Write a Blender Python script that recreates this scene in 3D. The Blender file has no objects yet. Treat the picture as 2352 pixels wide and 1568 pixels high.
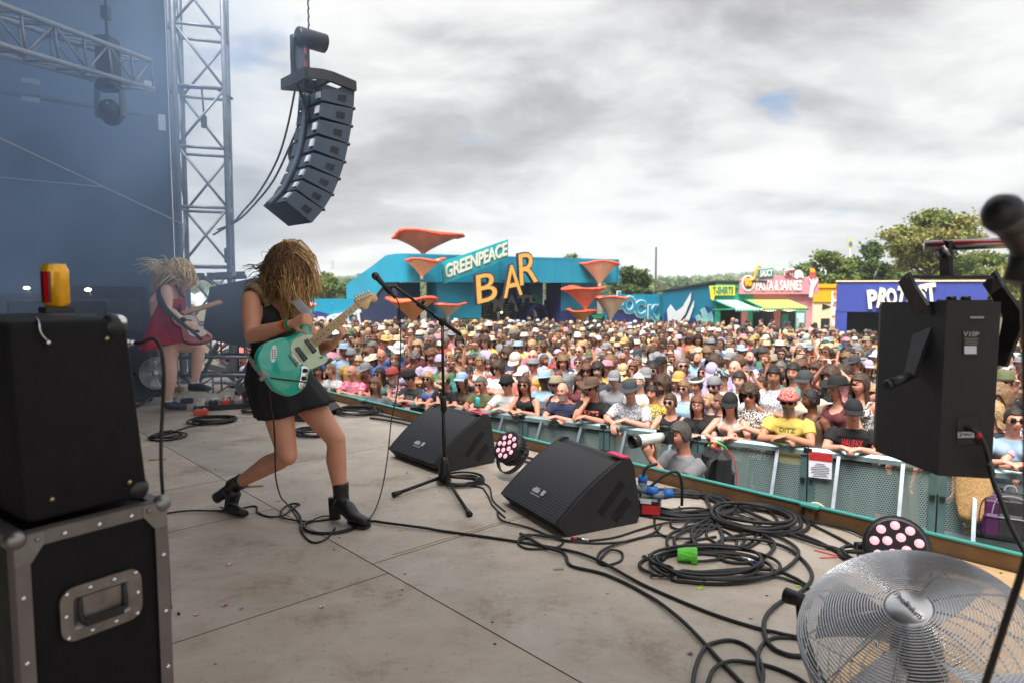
import bpy, bmesh, math, random
import numpy as np
from mathutils import Vector, Matrix, Euler, noise
C = bpy.context.scene.collection
SC = bpy.context.scene
rnd = random.Random(7)
# ---------------------------------------------------------------- camera
FPX, YH, CAMZ = 1568.0, 660.0, 1.30            # focal length in px of a 2352 px wide frame, horizon row, eye height above the deck
PITCH = math.atan((784 - YH) / FPX)
cam = bpy.data.cameras.new('camera'); camo = bpy.data.objects.new('camera', cam); C.objects.link(camo)
cam.sensor_width = 36; cam.lens = 36 * FPX / 2352; cam.clip_start = .05; cam.clip_end = 6000
camo.location = (0, 0, CAMZ); camo.rotation_euler = (math.pi / 2 - PITCH, 0, 0)
cam.dof.use_dof = True; cam.dof.focus_distance = 4.0; cam.dof.aperture_fstop = 3.2
SC.camera = camo
SC.render.resolution_x = 1024; SC.render.resolution_y = 682
SC.cycles.max_bounces = 6; SC.cycles.diffuse_bounces = 3; SC.cycles.glossy_bounces = 3; SC.cycles.transparent_max_bounces = 12
SC.cycles.volume_bounces = 2; SC.cycles.use_denoising = True; SC.cycles.caustics_reflective = False; SC.cycles.caustics_refractive = False
SC.view_settings.view_transform = 'Standard'; SC.view_settings.look = 'None'; SC.view_settings.gamma = 1
SC.view_settings.exposure = 1.68
# ---------------------------------------------------------------- sun and sky
SUN_EL, SUN_AZ = math.radians(60), math.radians(205)   # azimuth clockwise from +Y: the sun stands behind the stage
sl = bpy.data.lights.new('sun', 'SUN'); so = bpy.data.objects.new('sun', sl); C.objects.link(so)
sl.energy = 2.5; sl.angle = math.radians(32); sl.color = (1, .96, .9)
so.rotation_euler = (math.pi / 2 - SUN_EL, 0, math.pi - SUN_AZ)
so.location = (0, 0, 30)
W = bpy.data.worlds.new('World'); SC.world = W; W.use_nodes = True
COV = (-9.8, -.18, 4.05)
BIG = (.09, 19.28, 6.93)
def world():
	nt = W.node_tree; N = nt.nodes; L = nt.links; N.clear()
	def nd(t, **k):
		n = N.new(t)
		for a, b in k.items(): setattr(n, a, b)
		return n
	def mth(op, a, b=None, cl=False):
		n = nd('ShaderNodeMath', operation=op, use_clamp=cl)
		for i, v in enumerate((a, b)):
			if v is None: continue
			if isinstance(v, (int, float)): n.inputs[i].default_value = v
			else: L.new(v, n.inputs[i])
		return n.outputs[0]
	out = nd('ShaderNodeOutputWorld'); bg = nd('ShaderNodeBackground'); bg.inputs[1].default_value = .1
	sky = nd('ShaderNodeTexSky', sky_type='NISHITA', sun_disc=False, sun_elevation=SUN_EL, sun_rotation=SUN_AZ)
	sky.air_density = 1.0; sky.dust_density = 1.5
	tc = nd('ShaderNodeTexCoord'); sp = nd('ShaderNodeSeparateXYZ'); L.new(tc.outputs['Generated'], sp.inputs[0])
	z = mth('MAXIMUM', sp.outputs[2], 0.0); den = mth('ADD', z, .20)
	cx = nd('ShaderNodeCombineXYZ'); L.new(mth('DIVIDE', sp.outputs[0], den), cx.inputs[0]); L.new(mth('DIVIDE', sp.outputs[1], den), cx.inputs[1])
	def nz(scale, detail, rough, off, dist=0.0):
		mp = nd('ShaderNodeMapping'); mp.inputs['Location'].default_value = off; L.new(cx.outputs[0], mp.inputs[0])
		n = nd('ShaderNodeTexNoise'); n.inputs['Scale'].default_value = scale; n.inputs['Detail'].default_value = detail
		n.inputs['Roughness'].default_value = rough; n.inputs['Distortion'].default_value = dist
		L.new(mp.outputs[0], n.inputs['Vector']); return n.outputs[0]
	big = nz(.85, 9, .54, BIG, .3)        # cloud banks
	cov = nz(1.5, 8, .55, COV, .2)        # where the blue shows
	fin = nz(2.4, 9, .6, (0, 2.4, 5), .35)
	def ramp(src, stops):
		r = nd('ShaderNodeValToRGB'); e = r.color_ramp.elements
		while len(e) < len(stops): e.new(.5)
		for el, (p, c) in zip(e, stops): el.position = p; el.color = (*c, 1) if len(c) == 3 else c
		L.new(src, r.inputs[0]); return r.outputs[0]
	shade = mth('ADD', mth('MULTIPLY', big, .68), mth('MULTIPLY', fin, .32))
	g = lambda v, b=1.0: (v * .99, v, v * b)
	cl = ramp(shade, [(.36, g(1.3, 1.03)), (.42, g(1.72, 1.03)), (.48, g(2.4, 1.01)), (.535, g(2.95, 1.0)), (.62, g(3.3, .99))])
	blue = ramp(cov, [(.27, (1, 1, 1)), (.37, (0, 0, 0))])
	low = ramp(sp.outputs[2], [(0.0, (1, 1, 1)), (.30, (0, 0, 0))])
	mixh = nd('ShaderNodeMix', data_type='RGBA'); L.new(mth('MULTIPLY', low, .30), mixh.inputs[0]); L.new(cl, mixh.inputs[6]); mixh.inputs[7].default_value = (2.65, 2.75, 2.85, 1)
	skm = nd('ShaderNodeMix', data_type='RGBA', blend_type='MULTIPLY'); skm.inputs[0].default_value = 1; L.new(sky.outputs[0], skm.inputs[6]); skm.inputs[7].default_value = (.36, .42, .50, 1)
	mx = nd('ShaderNodeMix', data_type='RGBA'); L.new(mth('MULTIPLY', blue, .8), mx.inputs[0]); L.new(mixh.outputs[2], mx.inputs[6]); L.new(skm.outputs[2], mx.inputs[7])
	L.new(mx.outputs[2], bg.inputs[0]); L.new(bg.outputs[0], out.inputs[0])
world()
W.cycles.sampling_method = 'MANUAL'; W.cycles.sample_map_resolution = 512
# ---------------------------------------------------------------- placing by sight lines (each point gets its own real depth)
def ray(px, py):
	cp, sp = math.cos(PITCH), math.sin(PITCH); x = (px - 1176) / FPX; y = -(py - 784) / FPX
	return Vector((x, y * sp + cp, y * cp - sp))
def onz(px, py, z=0.0):
	d = ray(px, py); t = (z - CAMZ) / d.z; return Vector((d.x * t, d.y * t, z))
def at(px, py, Y):
	d = ray(px, py); t = Y / d.y; return Vector((d.x * t, Y, CAMZ + d.z * t))
# ---------------------------------------------------------------- materials
def S(r, g, b):
	f = lambda c: (c / 255 / 12.92) if c <= 10 else ((c / 255 + .055) / 1.055) ** 2.4
	return (f(r), f(g), f(b))
MATS = {}
def M(name, col=(.5, .5, .5), rough=.6, metal=0.0, var=.12, scale=6.0, bump=0.0, bscale=60.0, coat=0.0, emit=None, estr=1.0, spec=.5, sub=0.0, alpha=1.0, stain=None):
	if name in MATS: return MATS[name]
	m = bpy.data.materials.new(name); m.use_nodes = True; MATS[name] = m
	nt = m.node_tree; N = nt.nodes; L = nt.links; b = N['Principled BSDF']
	b.inputs['Base Color'].default_value = (*col, 1); b.inputs['Roughness'].default_value = rough; b.inputs['Metallic'].default_value = metal
	b.inputs['Coat Weight'].default_value = coat; b.inputs['Specular IOR Level'].default_value = spec
	b.inputs['Coat Roughness'].default_value = .08
	m.diffuse_color = (*col, 1)
	tc = N.new('ShaderNodeTexCoord')
	if var > 0:
		n = N.new('ShaderNodeTexNoise'); n.inputs['Scale'].default_value = scale; n.inputs['Detail'].default_value = 5
		L.new(tc.outputs['Object'], n.inputs['Vector'])
		r = N.new('ShaderNodeValToRGB'); e = r.color_ramp.elements
		e[0].position = .3; e[1].position = .7
		c2 = stain if stain else tuple(min(1, c * (1 + var)) for c in col)
		e[0].color = (*[c * (1 - var) for c in col], 1); e[1].color = (*c2, 1)
		L.new(n.outputs[0], r.inputs[0]); L.new(r.outputs[0], b.inputs['Base Color'])
		rr = N.new('ShaderNodeMapRange'); rr.inputs['To Min'].default_value = max(0, rough - .1); rr.inputs['To Max'].default_value = min(1, rough + .1)
		L.new(n.outputs[0], rr.inputs['Value']); L.new(rr.outputs[0], b.inputs['Roughness'])
	if bump > 0:
		n2 = N.new('ShaderNodeTexNoise'); n2.inputs['Scale'].default_value = bscale; n2.inputs['Detail'].default_value = 4
		L.new(tc.outputs['Object'], n2.inputs['Vector'])
		bp = N.new('ShaderNodeBump'); bp.inputs['Strength'].default_value = bump; bp.inputs['Distance'].default_value = .01
		L.new(n2.outputs[0], bp.inputs['Height']); L.new(bp.outputs[0], b.inputs['Normal'])
	if emit: b.inputs['Emission Color'].default_value = (*emit, 1); b.inputs['Emission Strength'].default_value = estr
	if sub: b.inputs['Subsurface Weight'].default_value = sub; b.inputs['Subsurface Radius'].default_value = (.02, .008, .004)
	return m
def stripes(name, cols, axis='X', freq=4.0, rough=.7, duty=.5):
	"""two woven or printed colours in bands along an object axis"""
	if name in MATS: return MATS[name]
	m = bpy.data.materials.new(name); m.use_nodes = True; MATS[name] = m
	nt = m.node_tree; N = nt.nodes; L = nt.links; b = N['Principled BSDF']; b.inputs['Roughness'].default_value = rough
	tc = N.new('ShaderNodeTexCoord'); sp = N.new('ShaderNodeSeparateXYZ'); L.new(tc.outputs['Object'], sp.inputs[0])
	a = N.new('ShaderNodeMath'); a.operation = 'MULTIPLY'; a.inputs[1].default_value = freq; L.new(sp.outputs['XYZ'.index(axis)], a.inputs[0])
	f = N.new('ShaderNodeMath'); f.operation = 'FRACT'; L.new(a.outputs[0], f.inputs[0])
	g = N.new('ShaderNodeMath'); g.operation = 'GREATER_THAN'; g.inputs[1].default_value = duty; L.new(f.outputs[0], g.inputs[0])
	x = N.new('ShaderNodeMix'); x.data_type = 'RGBA'; L.new(g.outputs[0], x.inputs[0]); x.inputs[6].default_value = (*cols[0], 1); x.inputs[7].default_value = (*cols[1], 1)
	L.new(x.outputs[2], b.inputs['Base Color']); return m
def blotch(name, cols, scale=30.0, rough=.8, sharp=True, detail=2.0, pos=None):
	"""printed cloth: blotches of several colours"""
	if name in MATS: return MATS[name]
	m = bpy.data.materials.new(name); m.use_nodes = True; MATS[name] = m
	nt = m.node_tree; N = nt.nodes; L = nt.links; b = N['Principled BSDF']; b.inputs['Roughness'].default_value = rough
	tc = N.new('ShaderNodeTexCoord'); n = N.new('ShaderNodeTexNoise'); n.inputs['Scale'].default_value = scale; n.inputs['Detail'].default_value = detail
	L.new(tc.outputs['Object'], n.inputs['Vector']); r = N.new('ShaderNodeValToRGB'); e = r.color_ramp.elements
	if sharp: r.color_ramp.interpolation = 'CONSTANT'
	while len(e) < len(cols): e.new(.5)
	k = len(cols)
	for i, (el, c) in enumerate(zip(e, cols)): el.position = (pos[i] if pos else (0 if i == 0 else .3 + .4 * i / k)); el.color = (*c, 1)
	L.new(n.outputs[0], r.inputs[0]); L.new(r.outputs[0], b.inputs['Base Color']); return m
# ---------------------------------------------------------------- mesh builder
class MB:
	def __init__(s): s.v = []; s.f = []; s.m = []; s.sm = []
	def add(s, vs, fs, mi=0, smooth=False):
		o = len(s.v); s.v += [tuple(v) for v in vs]
		for f in fs: s.f.append(tuple(i + o for i in f)); s.m.append(mi); s.sm.append(smooth)
		return s
	def box(s, c, d, R=None, mi=0, bev=0.0):
		c = Vector(c); x, y, z = [a / 2 for a in d]
		if bev > 0:
			bev = min(bev, x * .9, y * .9, z * .9); vs = [];
			for sx in (-1, 1):
				for sy in (-1, 1):
					for sz in (-1, 1):
						vs += [(sx * x, sy * (y - bev), sz * (z - bev)), (sx * (x - bev), sy * y, sz * (z - bev)), (sx * (x - bev), sy * (y - bev), sz * z)]
			bm = bmesh.new(); bv = [bm.verts.new(v) for v in vs]; r = bmesh.ops.convex_hull(bm, input=bv)
			bmesh.ops.dissolve_limit(bm, angle_limit=.01, verts=bm.verts, edges=bm.edges)
			bm.verts.index_update(); vs = [v.co.copy() for v in bm.verts]; fs = [[v.index for v in f.verts] for f in bm.faces]; bm.free()
		else:
			vs = [Vector((sx * x, sy * y, sz * z)) for sx in (-1, 1) for sy in (-1, 1) for sz in (-1, 1)]
			fs = [(0, 1, 3, 2), (4, 6, 7, 5), (0, 4, 5, 1), (2, 3, 7, 6), (0, 2, 6, 4), (1, 5, 7, 3)]
		vs = [(R @ Vector(v) if R else Vector(v)) + c for v in vs]
		return s.add(vs, fs, mi)
	def rings(s, rs, mi=0, smooth=True, caps=True, closed=False):
		n = len(rs[0]); vs = [p for r in rs for p in r]; fs = []
		K = len(rs)
		for i in range(K if closed else K - 1):
			a, b = i * n, ((i + 1) % K) * n
			for j in range(n): k = (j + 1) % n; fs.append((a + j, a + k, b + k, b + j))
		if caps and not closed: fs.append(tuple(reversed(range(n)))); fs.append(tuple(range((K - 1) * n, K * n)))
		return s.add(vs, fs, mi, smooth)
	def tube(s, pts, r, n=8, mi=0, caps=True, closed=False, smooth=True, flat=1.0, up=None):
		pts = [Vector(p) for p in pts]; K = len(pts)
		rr = r if isinstance(r, (list, tuple)) else [r] * K
		rs = []; prev = None
		for i, p in enumerate(pts):
			if closed: t = pts[(i + 1) % K] - pts[i - 1]
			else: t = pts[min(i + 1, K - 1)] - pts[max(i - 1, 0)]
			if t.length < 1e-9: t = Vector((0, 0, 1))
			t.normalize()
			if prev is None:
				a = Vector(up) if up else (Vector((0, 0, 1)) if abs(t.z) < .9 else Vector((1, 0, 0)))
				x = (a - t * a.dot(t)).normalized()
			else:
				x = prev - t * prev.dot(t)
				x = x.normalized() if x.length > 1e-6 else prev
			prev = x; y = t.cross(x)
			q = rr[i]; qa, qb = q if isinstance(q, (tuple, list)) else (q, q * flat)
			rs.append([p + x * qa * math.cos(2 * math.pi * j / n) + y * qb * math.sin(2 * math.pi * j / n) for j in range(n)])
		return s.rings(rs, mi, smooth, caps, closed)
	def bar(s, a, b, r, n=6, mi=0): return s.tube([a, b], r, n, mi)
	def beam(s, a, b, w, h, mi=0, up=(0, 0, 1)):
		a, b = Vector(a), Vector(b); t = (b - a).normalized(); u = Vector(up); y = u.cross(t)
		y = y.normalized() if y.length > 1e-6 else Vector((1, 0, 0)); z = t.cross(y)
		R = Matrix((t, y, z)).transposed(); return s.box((a + b) / 2, ((b - a).length, w, h), R, mi)
	def lathe(s, prof, c=(0, 0, 0), axis=(0, 0, 1), n=16, mi=0, smooth=True):
		ax = Vector(axis).normalized(); a = Vector((1, 0, 0)) if abs(ax.x) < .9 else Vector((0, 1, 0)); x = (a - ax * a.dot(ax)).normalized(); y = ax.cross(x); c = Vector(c)
		return s.rings([[c + ax * h + (x * math.cos(2 * math.pi * j / n) + y * math.sin(2 * math.pi * j / n)) * max(r, 1e-4) for j in range(n)] for r, h in prof], mi, smooth)
	def prism(s, pts, w, mi=0, both=True):
		"""polygon pts (3d), extruded by vector w"""
		n = len(pts); w = Vector(w); P = [Vector(p) for p in pts]; vs = P + [p + w for p in P]
		fs = [tuple(reversed(range(n))), tuple(range(n, 2 * n))] + [(j, (j + 1) % n, n + (j + 1) % n, n + j) for j in range(n)]
		return s.add(vs, fs, mi)
	def ball(s, c, r, n=10, k=6, mi=0, R=None):
		c = Vector(c); r = Vector(r) if not isinstance(r, (int, float)) else Vector((r, r, r)); rs = []
		for i in range(k + 1):
			th = math.pi * i / k; th = min(max(th, .02), math.pi - .02)
			row = [Vector((r.x * math.sin(th) * math.cos(2 * math.pi * j / n), r.y * math.sin(th) * math.sin(2 * math.pi * j / n), -r.z * math.cos(th))) for j in range(n)]
			rs.append([(R @ p if R else p) + c for p in row])
		return s.rings(rs, mi, True)
	def xf(s, m): s.v = [tuple(m @ Vector(v)) for v in s.v]; return s
	def mesh(s, name, mats):
		me = bpy.data.meshes.new(name); me.from_pydata(s.v, [], s.f)
		for m in (mats if isinstance(mats, (list, tuple)) else [mats]): me.materials.append(m)
		me.polygons.foreach_set('material_index', s.m); me.polygons.foreach_set('use_smooth', s.sm); me.update(); return me
	def build(s, name, mats, parent=None, fix=True):
		me = s.mesh(name, mats)
		if fix:
			bm = bmesh.new(); bm.from_mesh(me); bmesh.ops.recalc_face_normals(bm, faces=bm.faces); bm.to_mesh(me); bm.free()
		o = bpy.data.objects.new(name, me); C.objects.link(o)
		if parent: o.parent = parent; o.matrix_parent_inverse = parent.matrix_world.inverted() if False else Matrix()
		return o
def tag(o, label, cat=None, group=None, kind=None):
	if label: o['label'] = label
	if cat: o['category'] = cat
	if group: o['group'] = group
	if kind: o['kind'] = kind
	return o
def thing(name, label, cat, loc=(0, 0, 0), rz=0.0, group=None, rot=None):
	o = bpy.data.objects.new(name, None); C.objects.link(o); o.location = loc; o.rotation_euler = rot or (0, 0, rz); o.empty_display_size = .1
	return tag(o, label, cat, group)
def copy_tree(o, parent=None):
	c = o.copy(); C.objects.link(c)
	if parent: c.parent = parent
	for ch in list(o.children): copy_tree(ch, c)
	return c
def rotz(a): return Matrix.Rotation(a, 3, 'Z')
def smooth_pts(pts, k=6, closed=False):
	"""Catmull-Rom through the points"""
	P = [Vector(p) for p in pts]; n = len(P); out = []
	for i in range(n if closed else n - 1):
		if closed: a, b, c, d = P[i - 1], P[i], P[(i + 1) % n], P[(i + 2) % n]
		else: a, b, c, d = P[max(i - 1, 0)], P[i], P[i + 1], P[min(i + 2, n - 1)]
		for j in range(k):
			t = j / k; out.append(.5 * ((2 * b) + (c - a) * t + (2 * a - 5 * b + 4 * c - d) * t * t + (3 * b - a - 3 * c + d) * t ** 3))
	if not closed: out.append(P[-1])
	return out
def text_mb(txt, size, depth=.02, bold=0.0, shear=0.0, spacing=1.0, sx=1.0, upside=None):
	"""lettering as a flat extruded mesh in the xz plane, centred; returns (verts, faces)"""
	cu = bpy.data.curves.new('t', 'FONT'); cu.body = txt; cu.size = size; cu.extrude = depth / 2; cu.offset = bold; cu.shear = shear; cu.space_character = spacing
	cu.align_x = 'CENTER'; cu.align_y = 'CENTER'; cu.resolution_u = 3
	o = bpy.data.objects.new('t', cu); C.objects.link(o); dg = bpy.context.evaluated_depsgraph_get(); dg.update()
	me = bpy.data.meshes.new_from_object(o.evaluated_get(dg)); C.objects.unlink(o); bpy.data.objects.remove(o); bpy.data.curves.remove(cu)
	vs = [Vector((v.co.x * sx, -v.co.z, v.co.y)) for v in me.vertices]; fs = [tuple(p.vertices) for p in me.polygons]; bpy.data.meshes.remove(me)
	return vs, fs
def place(vs, o, xdir, up=(0, 0, 1)):
	"""lay xz-plane points on a real surface: x along xdir, z along up"""
	x = Vector(xdir).normalized(); z = Vector(up); z = (z - x * z.dot(x)).normalized(); y = z.cross(x); R = Matrix((x, y, z)).transposed(); o = Vector(o)
	return [R @ Vector(v) + o for v in vs]
# ---------------------------------------------------------------- common materials
black_metal = M('black_metal', (.012, .012, .013), .45, 0, .3)
black_plastic = M('black_plastic', (.014, .014, .015), .42, 0, .3, 12)
black_rubber = M('black_rubber', (.011, .011, .012), .5, 0, .35, 5)
steel = M('galvanised_steel', (.42, .44, .46), .42, .85, .18, 14)
alu = M('aluminium', (.55, .56, .58), .35, .9, .12, 20)
chrome = M('chrome', (.7, .7, .72), .16, 1.0, .05)
# ================================================================ stage axes
O0 = onz(1452, 1095); _e = onz(2351, 1325) - onz(780, 925); U = Vector((_e.x, _e.y, 0)).normalized(); OUT = Vector((-U.y, U.x, 0))   # U along the stage edge towards the near end, OUT towards the crowd
def st(s, t, z=0.0): return O0 + U * s - OUT * t + Vector((0, 0, z))        # t grows inwards from the edge
def st_inv(p): d = Vector(p) - O0; return d.dot(U), -d.dot(OUT)
UA = math.atan2(U.y, U.x)
RU = Matrix((U, OUT, Vector((0, 0, 1)))).transposed()                       # x along edge, y to the crowd
DECK_H = 1.60
def gz(p):                                                                  # the field falls gently away from the stage
	d = (Vector((p[0], p[1], 0)) - O0).dot(OUT)
	return -DECK_H - .80 * max(0, min(1, (d - 3.0) / 24))
# ---------------------------------------------------------------- ground
def ground():
	mb = MB(); n = 90; pts = {}
	xs = [-1 + 2 * i / n for i in range(n + 1)]; f = lambda a: math.copysign(abs(a) ** 2.6, a) * 2500
	vs = []
	for a in xs:
		for b in xs:
			p = Vector((f(a), f(b) + 10, 0)); z = gz(p) - .01
			vs.append((p.x, p.y, z))
	k = n + 1; fs = [(i * k + j, (i + 1) * k + j, (i + 1) * k + j + 1, i * k + j + 1) for i in range(n) for j in range(n)]
	mb.add(vs, fs, 0, True)
	m = M('trodden_grass', (.10, .105, .045), .95, 0, .5, .35, .4, 20, stain=(.17, .14, .085))
	tag(mb.build('ground', m), None, kind='structure')
ground()
def deck():
	ply = M('stage_ply', (.225, .20, .178), .55, 0, .22, 1.1, .10, 140, spec=.4)
	nt = ply.node_tree; N = nt.nodes; L = nt.links; b = N['Principled BSDF']
	tc = [n for n in N if n.type == 'TEX_COORD'][0]
	n1 = N.new('ShaderNodeTexNoise'); n1.inputs['Scale'].default_value = 3.2; n1.inputs['Detail'].default_value = 8; n1.inputs['Roughness'].default_value = .68; n1.inputs['Distortion'].default_value = .7
	n2 = N.new('ShaderNodeTexNoise'); n2.inputs['Scale'].default_value = 26; n2.inputs['Detail'].default_value = 6; n2.inputs['Roughness'].default_value = .75
	mp = N.new('ShaderNodeMapping'); mp.inputs['Rotation'].default_value = (0, 0, UA + .35); mp.inputs['Scale'].default_value = (1, 3, 1); n3 = N.new('ShaderNodeTexNoise'); n3.inputs['Scale'].default_value = 5; n3.inputs['Detail'].default_value = 7; n3.inputs['Roughness'].default_value = .7
	L.new(tc.outputs['Object'], n1.inputs['Vector']); L.new(tc.outputs['Object'], n2.inputs['Vector']); L.new(tc.outputs['Object'], mp.inputs[0]); L.new(mp.outputs[0], n3.inputs['Vector'])
	def rp(src, a, ca, bb, cb):
		r = N.new('ShaderNodeValToRGB'); e = r.color_ramp.elements; e[0].position = a; e[1].position = bb; e[0].color = (*ca, 1); e[1].color = (*cb, 1); L.new(src, r.inputs[0]); return r.outputs[0]
	base = rp(n1.outputs[0], .34, (.43, .355, .29), .66, (.56, .487, .418))
	def mul(a, bq, f):
		x = N.new('ShaderNodeMix'); x.data_type = 'RGBA'; x.blend_type = 'MULTIPLY'; x.inputs[0].default_value = f; L.new(a, x.inputs[6]); L.new(bq, x.inputs[7]); return x.outputs[2]
	c = mul(base, rp(n2.outputs[0], .30, (.34, .27, .21), .42, (1, 1, 1)), .7)
	c = mul(c, rp(n3.outputs[0], .34, (.62, .56, .50), .5, (1, 1, 1)), .16)
	n4 = N.new('ShaderNodeTexNoise'); n4.inputs['Scale'].default_value = 1.6; n4.inputs['Detail'].default_value = 10; n4.inputs['Roughness'].default_value = .8; L.new(tc.outputs['Object'], n4.inputs['Vector'])
	c = mul(c, rp(n4.outputs[0], .36, (.50, .41, .33), .47, (1, 1, 1)), .6)
	vo = N.new('ShaderNodeTexVoronoi'); vo.inputs['Scale'].default_value = 3.3; vo.inputs['Randomness'].default_value = 1; L.new(tc.outputs['Object'], vo.inputs['Vector']); c = mul(c, rp(vo.outputs['Distance'], .018, (.22, .17, .13), .03, (1, 1, 1)), .8)
	at_ = N.new('ShaderNodeAttribute'); at_.attribute_name = 'tint'
	c = mul(c, at_.outputs['Color'], 1.0)
	L.new(c, b.inputs['Base Color'])
	rr = N.new('ShaderNodeMapRange'); rr.inputs['To Min'].default_value = .38; rr.inputs['To Max'].default_value = .72; L.new(n1.outputs[0], rr.inputs['Value']); L.new(rr.outputs[0], b.inputs['Roughness'])
	t1 = st_inv(onz(760, 1240))[1]; s2 = st_inv(onz(820, 1305))[0]; s3 = st_inv(onz(690, 1060))[0]; s4 = st_inv(onz(400, 1480))[0]
	mb = MB(); g = .003; cols = []; r = random.Random(3)
	rows = [(-.02, t1), (t1, t1 + 2.44), (t1 + 2.44, t1 + 4.88), (t1 + 4.88, t1 + 7.5)]
	for k, (a, bq) in enumerate(rows):
		cuts = [-14, -11.5, -9.0, -6.6] + ([s3 - 1.9, s3, s2, 1.95, 4.4, 6.8, 9.2] if k == 0 else [-4.8, s3 + .1, s2 - 1.1, s2 + .14, s2 + 2.6, 5.0, 9.2])
		for i in range(len(cuts) - 1):
			p = [st(cuts[i] + g, a + g), st(cuts[i + 1] - g, a + g), st(cuts[i + 1] - g, bq - g), st(cuts[i] + g, bq - g)]
			mb.add(p, [(0, 1, 2, 3)])
			q = r.uniform(.88, 1.1); w = r.uniform(-.03, .03)
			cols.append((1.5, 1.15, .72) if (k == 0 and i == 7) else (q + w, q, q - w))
	o = mb.build('stage_floor', ply, fix=False); me = o.data
	ca = me.color_attributes.new('tint', 'FLOAT_COLOR', 'CORNER')
	for i, p in enumerate(me.polygons):
		for li in p.loop_indices: ca.data[li].color = (*cols[i], 1)
	tag(o, None, kind='structure')
	mb = MB()
	for k, (a, bq) in enumerate(rows[:3]):
		for tt in (a + .05, (a + bq) / 2, bq - .05):
			for i in range(16): q = st(-5.2 + i * .61 + .13 * k, tt, .0012); mb.lathe([(.0001, .0006), (.006, .0006), (.0065, 0)], q, (0, 0, 1), 7)
	mb.build('stage_floor_screws', M('screw_dark', (.05, .045, .04), .5, .5))['kind'] = 'structure'
	MB().box((0, 0, 0), (23.3, 8.5 + t1 - .02, DECK_H - .02)).xf(Matrix.Translation(st(-2.3, (8.5 + t1) / 2 - .03, -.006 - (DECK_H - .02) / 2)) @ RU.to_4x4()).build('stage_floor_base', M('dark_joint', (.02, .018, .016), .9))['kind'] = 'structure'
	# upright timber lip along the edge, teal paint on top
	mb = MB(); a, bq = -8.7, 7.0
	for s0, s1 in ((a, -6.1), (-6.095, -3.66), (-3.655, -1.22), (-1.215, 1.22), (1.225, 3.66), (3.665, bq)):
		mb.add(*_box(st((s0 + s1) / 2, -.045, -.0), (s1 - s0, .02, .16), RU), 0)
		mb.add(*_box(st((s0 + s1) / 2, -.047, .084), (s1 - s0, .034, .008), RU), 1)
	for s0 in (-6.1, -3.66, -1.22, 1.22, 3.66): mb.add(*_box(st(s0, -.02, .03), (.05, .025, .1), RU), 0); mb.add(*_box(st(s0, -.025, .088), (.1, .06, .012), RU), 1)
	lip = thing('edge_board', 'brown timber lip with teal painted top along the stage edge', 'board', st(0, 0, 0));
	lip.location = (0, 0, 0)
	mb.build('board', [M('lip_timber', (.16, .085, .035), .6, 0, .25, 9), M('lip_teal_paint', S(60, 160, 150), .5, 0, .15)], lip)
	# front skirt below the deck
	MB().add(*_box(st(0, -.075, -DECK_H / 2 - .05), (17, .03, DECK_H - .1), RU), 0).build('stage_floor_front', M('skirt', (.02, .02, .022), .8))['kind'] = 'structure'
def _box(c, d, R): m = MB().box(c, d, R); return m.v, m.f
deck()
# ---------------------------------------------------------------- roof over the rear of the stage (unseen, cut back to shade the amplifier and leave the front deck lit)
def roof():
	mb = MB(); mb.add(*_box(st(-2.0, 7.1, 7.6), (22, 7.0, .3), RU), 0)
	o = mb.build('stage_shade_roof', M('roof_skin', (.10, .10, .11), .8)); tag(o, None, kind='structure')
roof()
# ---------------------------------------------------------------- black drape wall at the far end of the stage
def wall():
	e = at(388, 300, 9.6); e = Vector((e.x, e.y, 0))
	top = 8.05; n = 44; t = thing('drape_wall', 'dark blue black drape wall closing the far end of the stage', 'wall')
	mb = MB(); rs = []
	d1 = (-OUT * .92 + U * -.1).normalized()
	for i in range(n * 3 + 1):
		s = i / (n * 3) * 9.5; w = .045 * math.sin(s * 9) + .03 * math.sin(s * 3.7 + 1)
		p = e + d1 * s + U * w; rs.append((p, s))
	vs = [];
	for p, s in rs: vs += [(p.x, p.y, -.3), (p.x, p.y, top)]
	fs = [(2 * i, 2 * i + 2, 2 * i + 3, 2 * i + 1) for i in range(len(rs) - 1)]
	mb.add(vs, fs, 0, True)
	vs2 = [Vector(v) - U * .05 for v in vs]; mb.add(vs2, [tuple(reversed(f)) for f in fs], 0, True)
	mb.build('drape', M('navy_drape', (.016, .040, .070), .9, 0, .35, .6, .2, 12), t)
	b2 = MB(); b2.bar(e + OUT * .05 + Vector((0, 0, -.3)), e + OUT * .05 + Vector((0, 0, top)), .035, 10)
	for k in range(9): z = .6 + k * .85; b2.add(*_box(e + OUT * .05 + Vector((.02, -.03, z)), (.1, .05, .06), RU), 0)
	b2.build('edge_pole', M('painted_pole', (.20, .21, .24), .5, .3, .1), t)
	# rear drape behind the backline
	mb = MB(); q = e + d1 * 9.5; vs = []
	for i in range(121):
		s = i / 120 * 12; p = q + U * s + OUT * (.05 * math.sin(s * 8)); vs += [(p.x, p.y, -.02), (p.x, p.y, top)]
	fs = [(2 * i, 2 * i + 2, 2 * i + 3, 2 * i + 1) for i in range(120)]
	mb.add(vs, fs, 0, True)
	r = mb.build('rear_drape', MATS['navy_drape']); tag(r, 'black rear curtain hanging behind the amplifiers', 'curtain')
	return e
WALL_E = wall()
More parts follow.
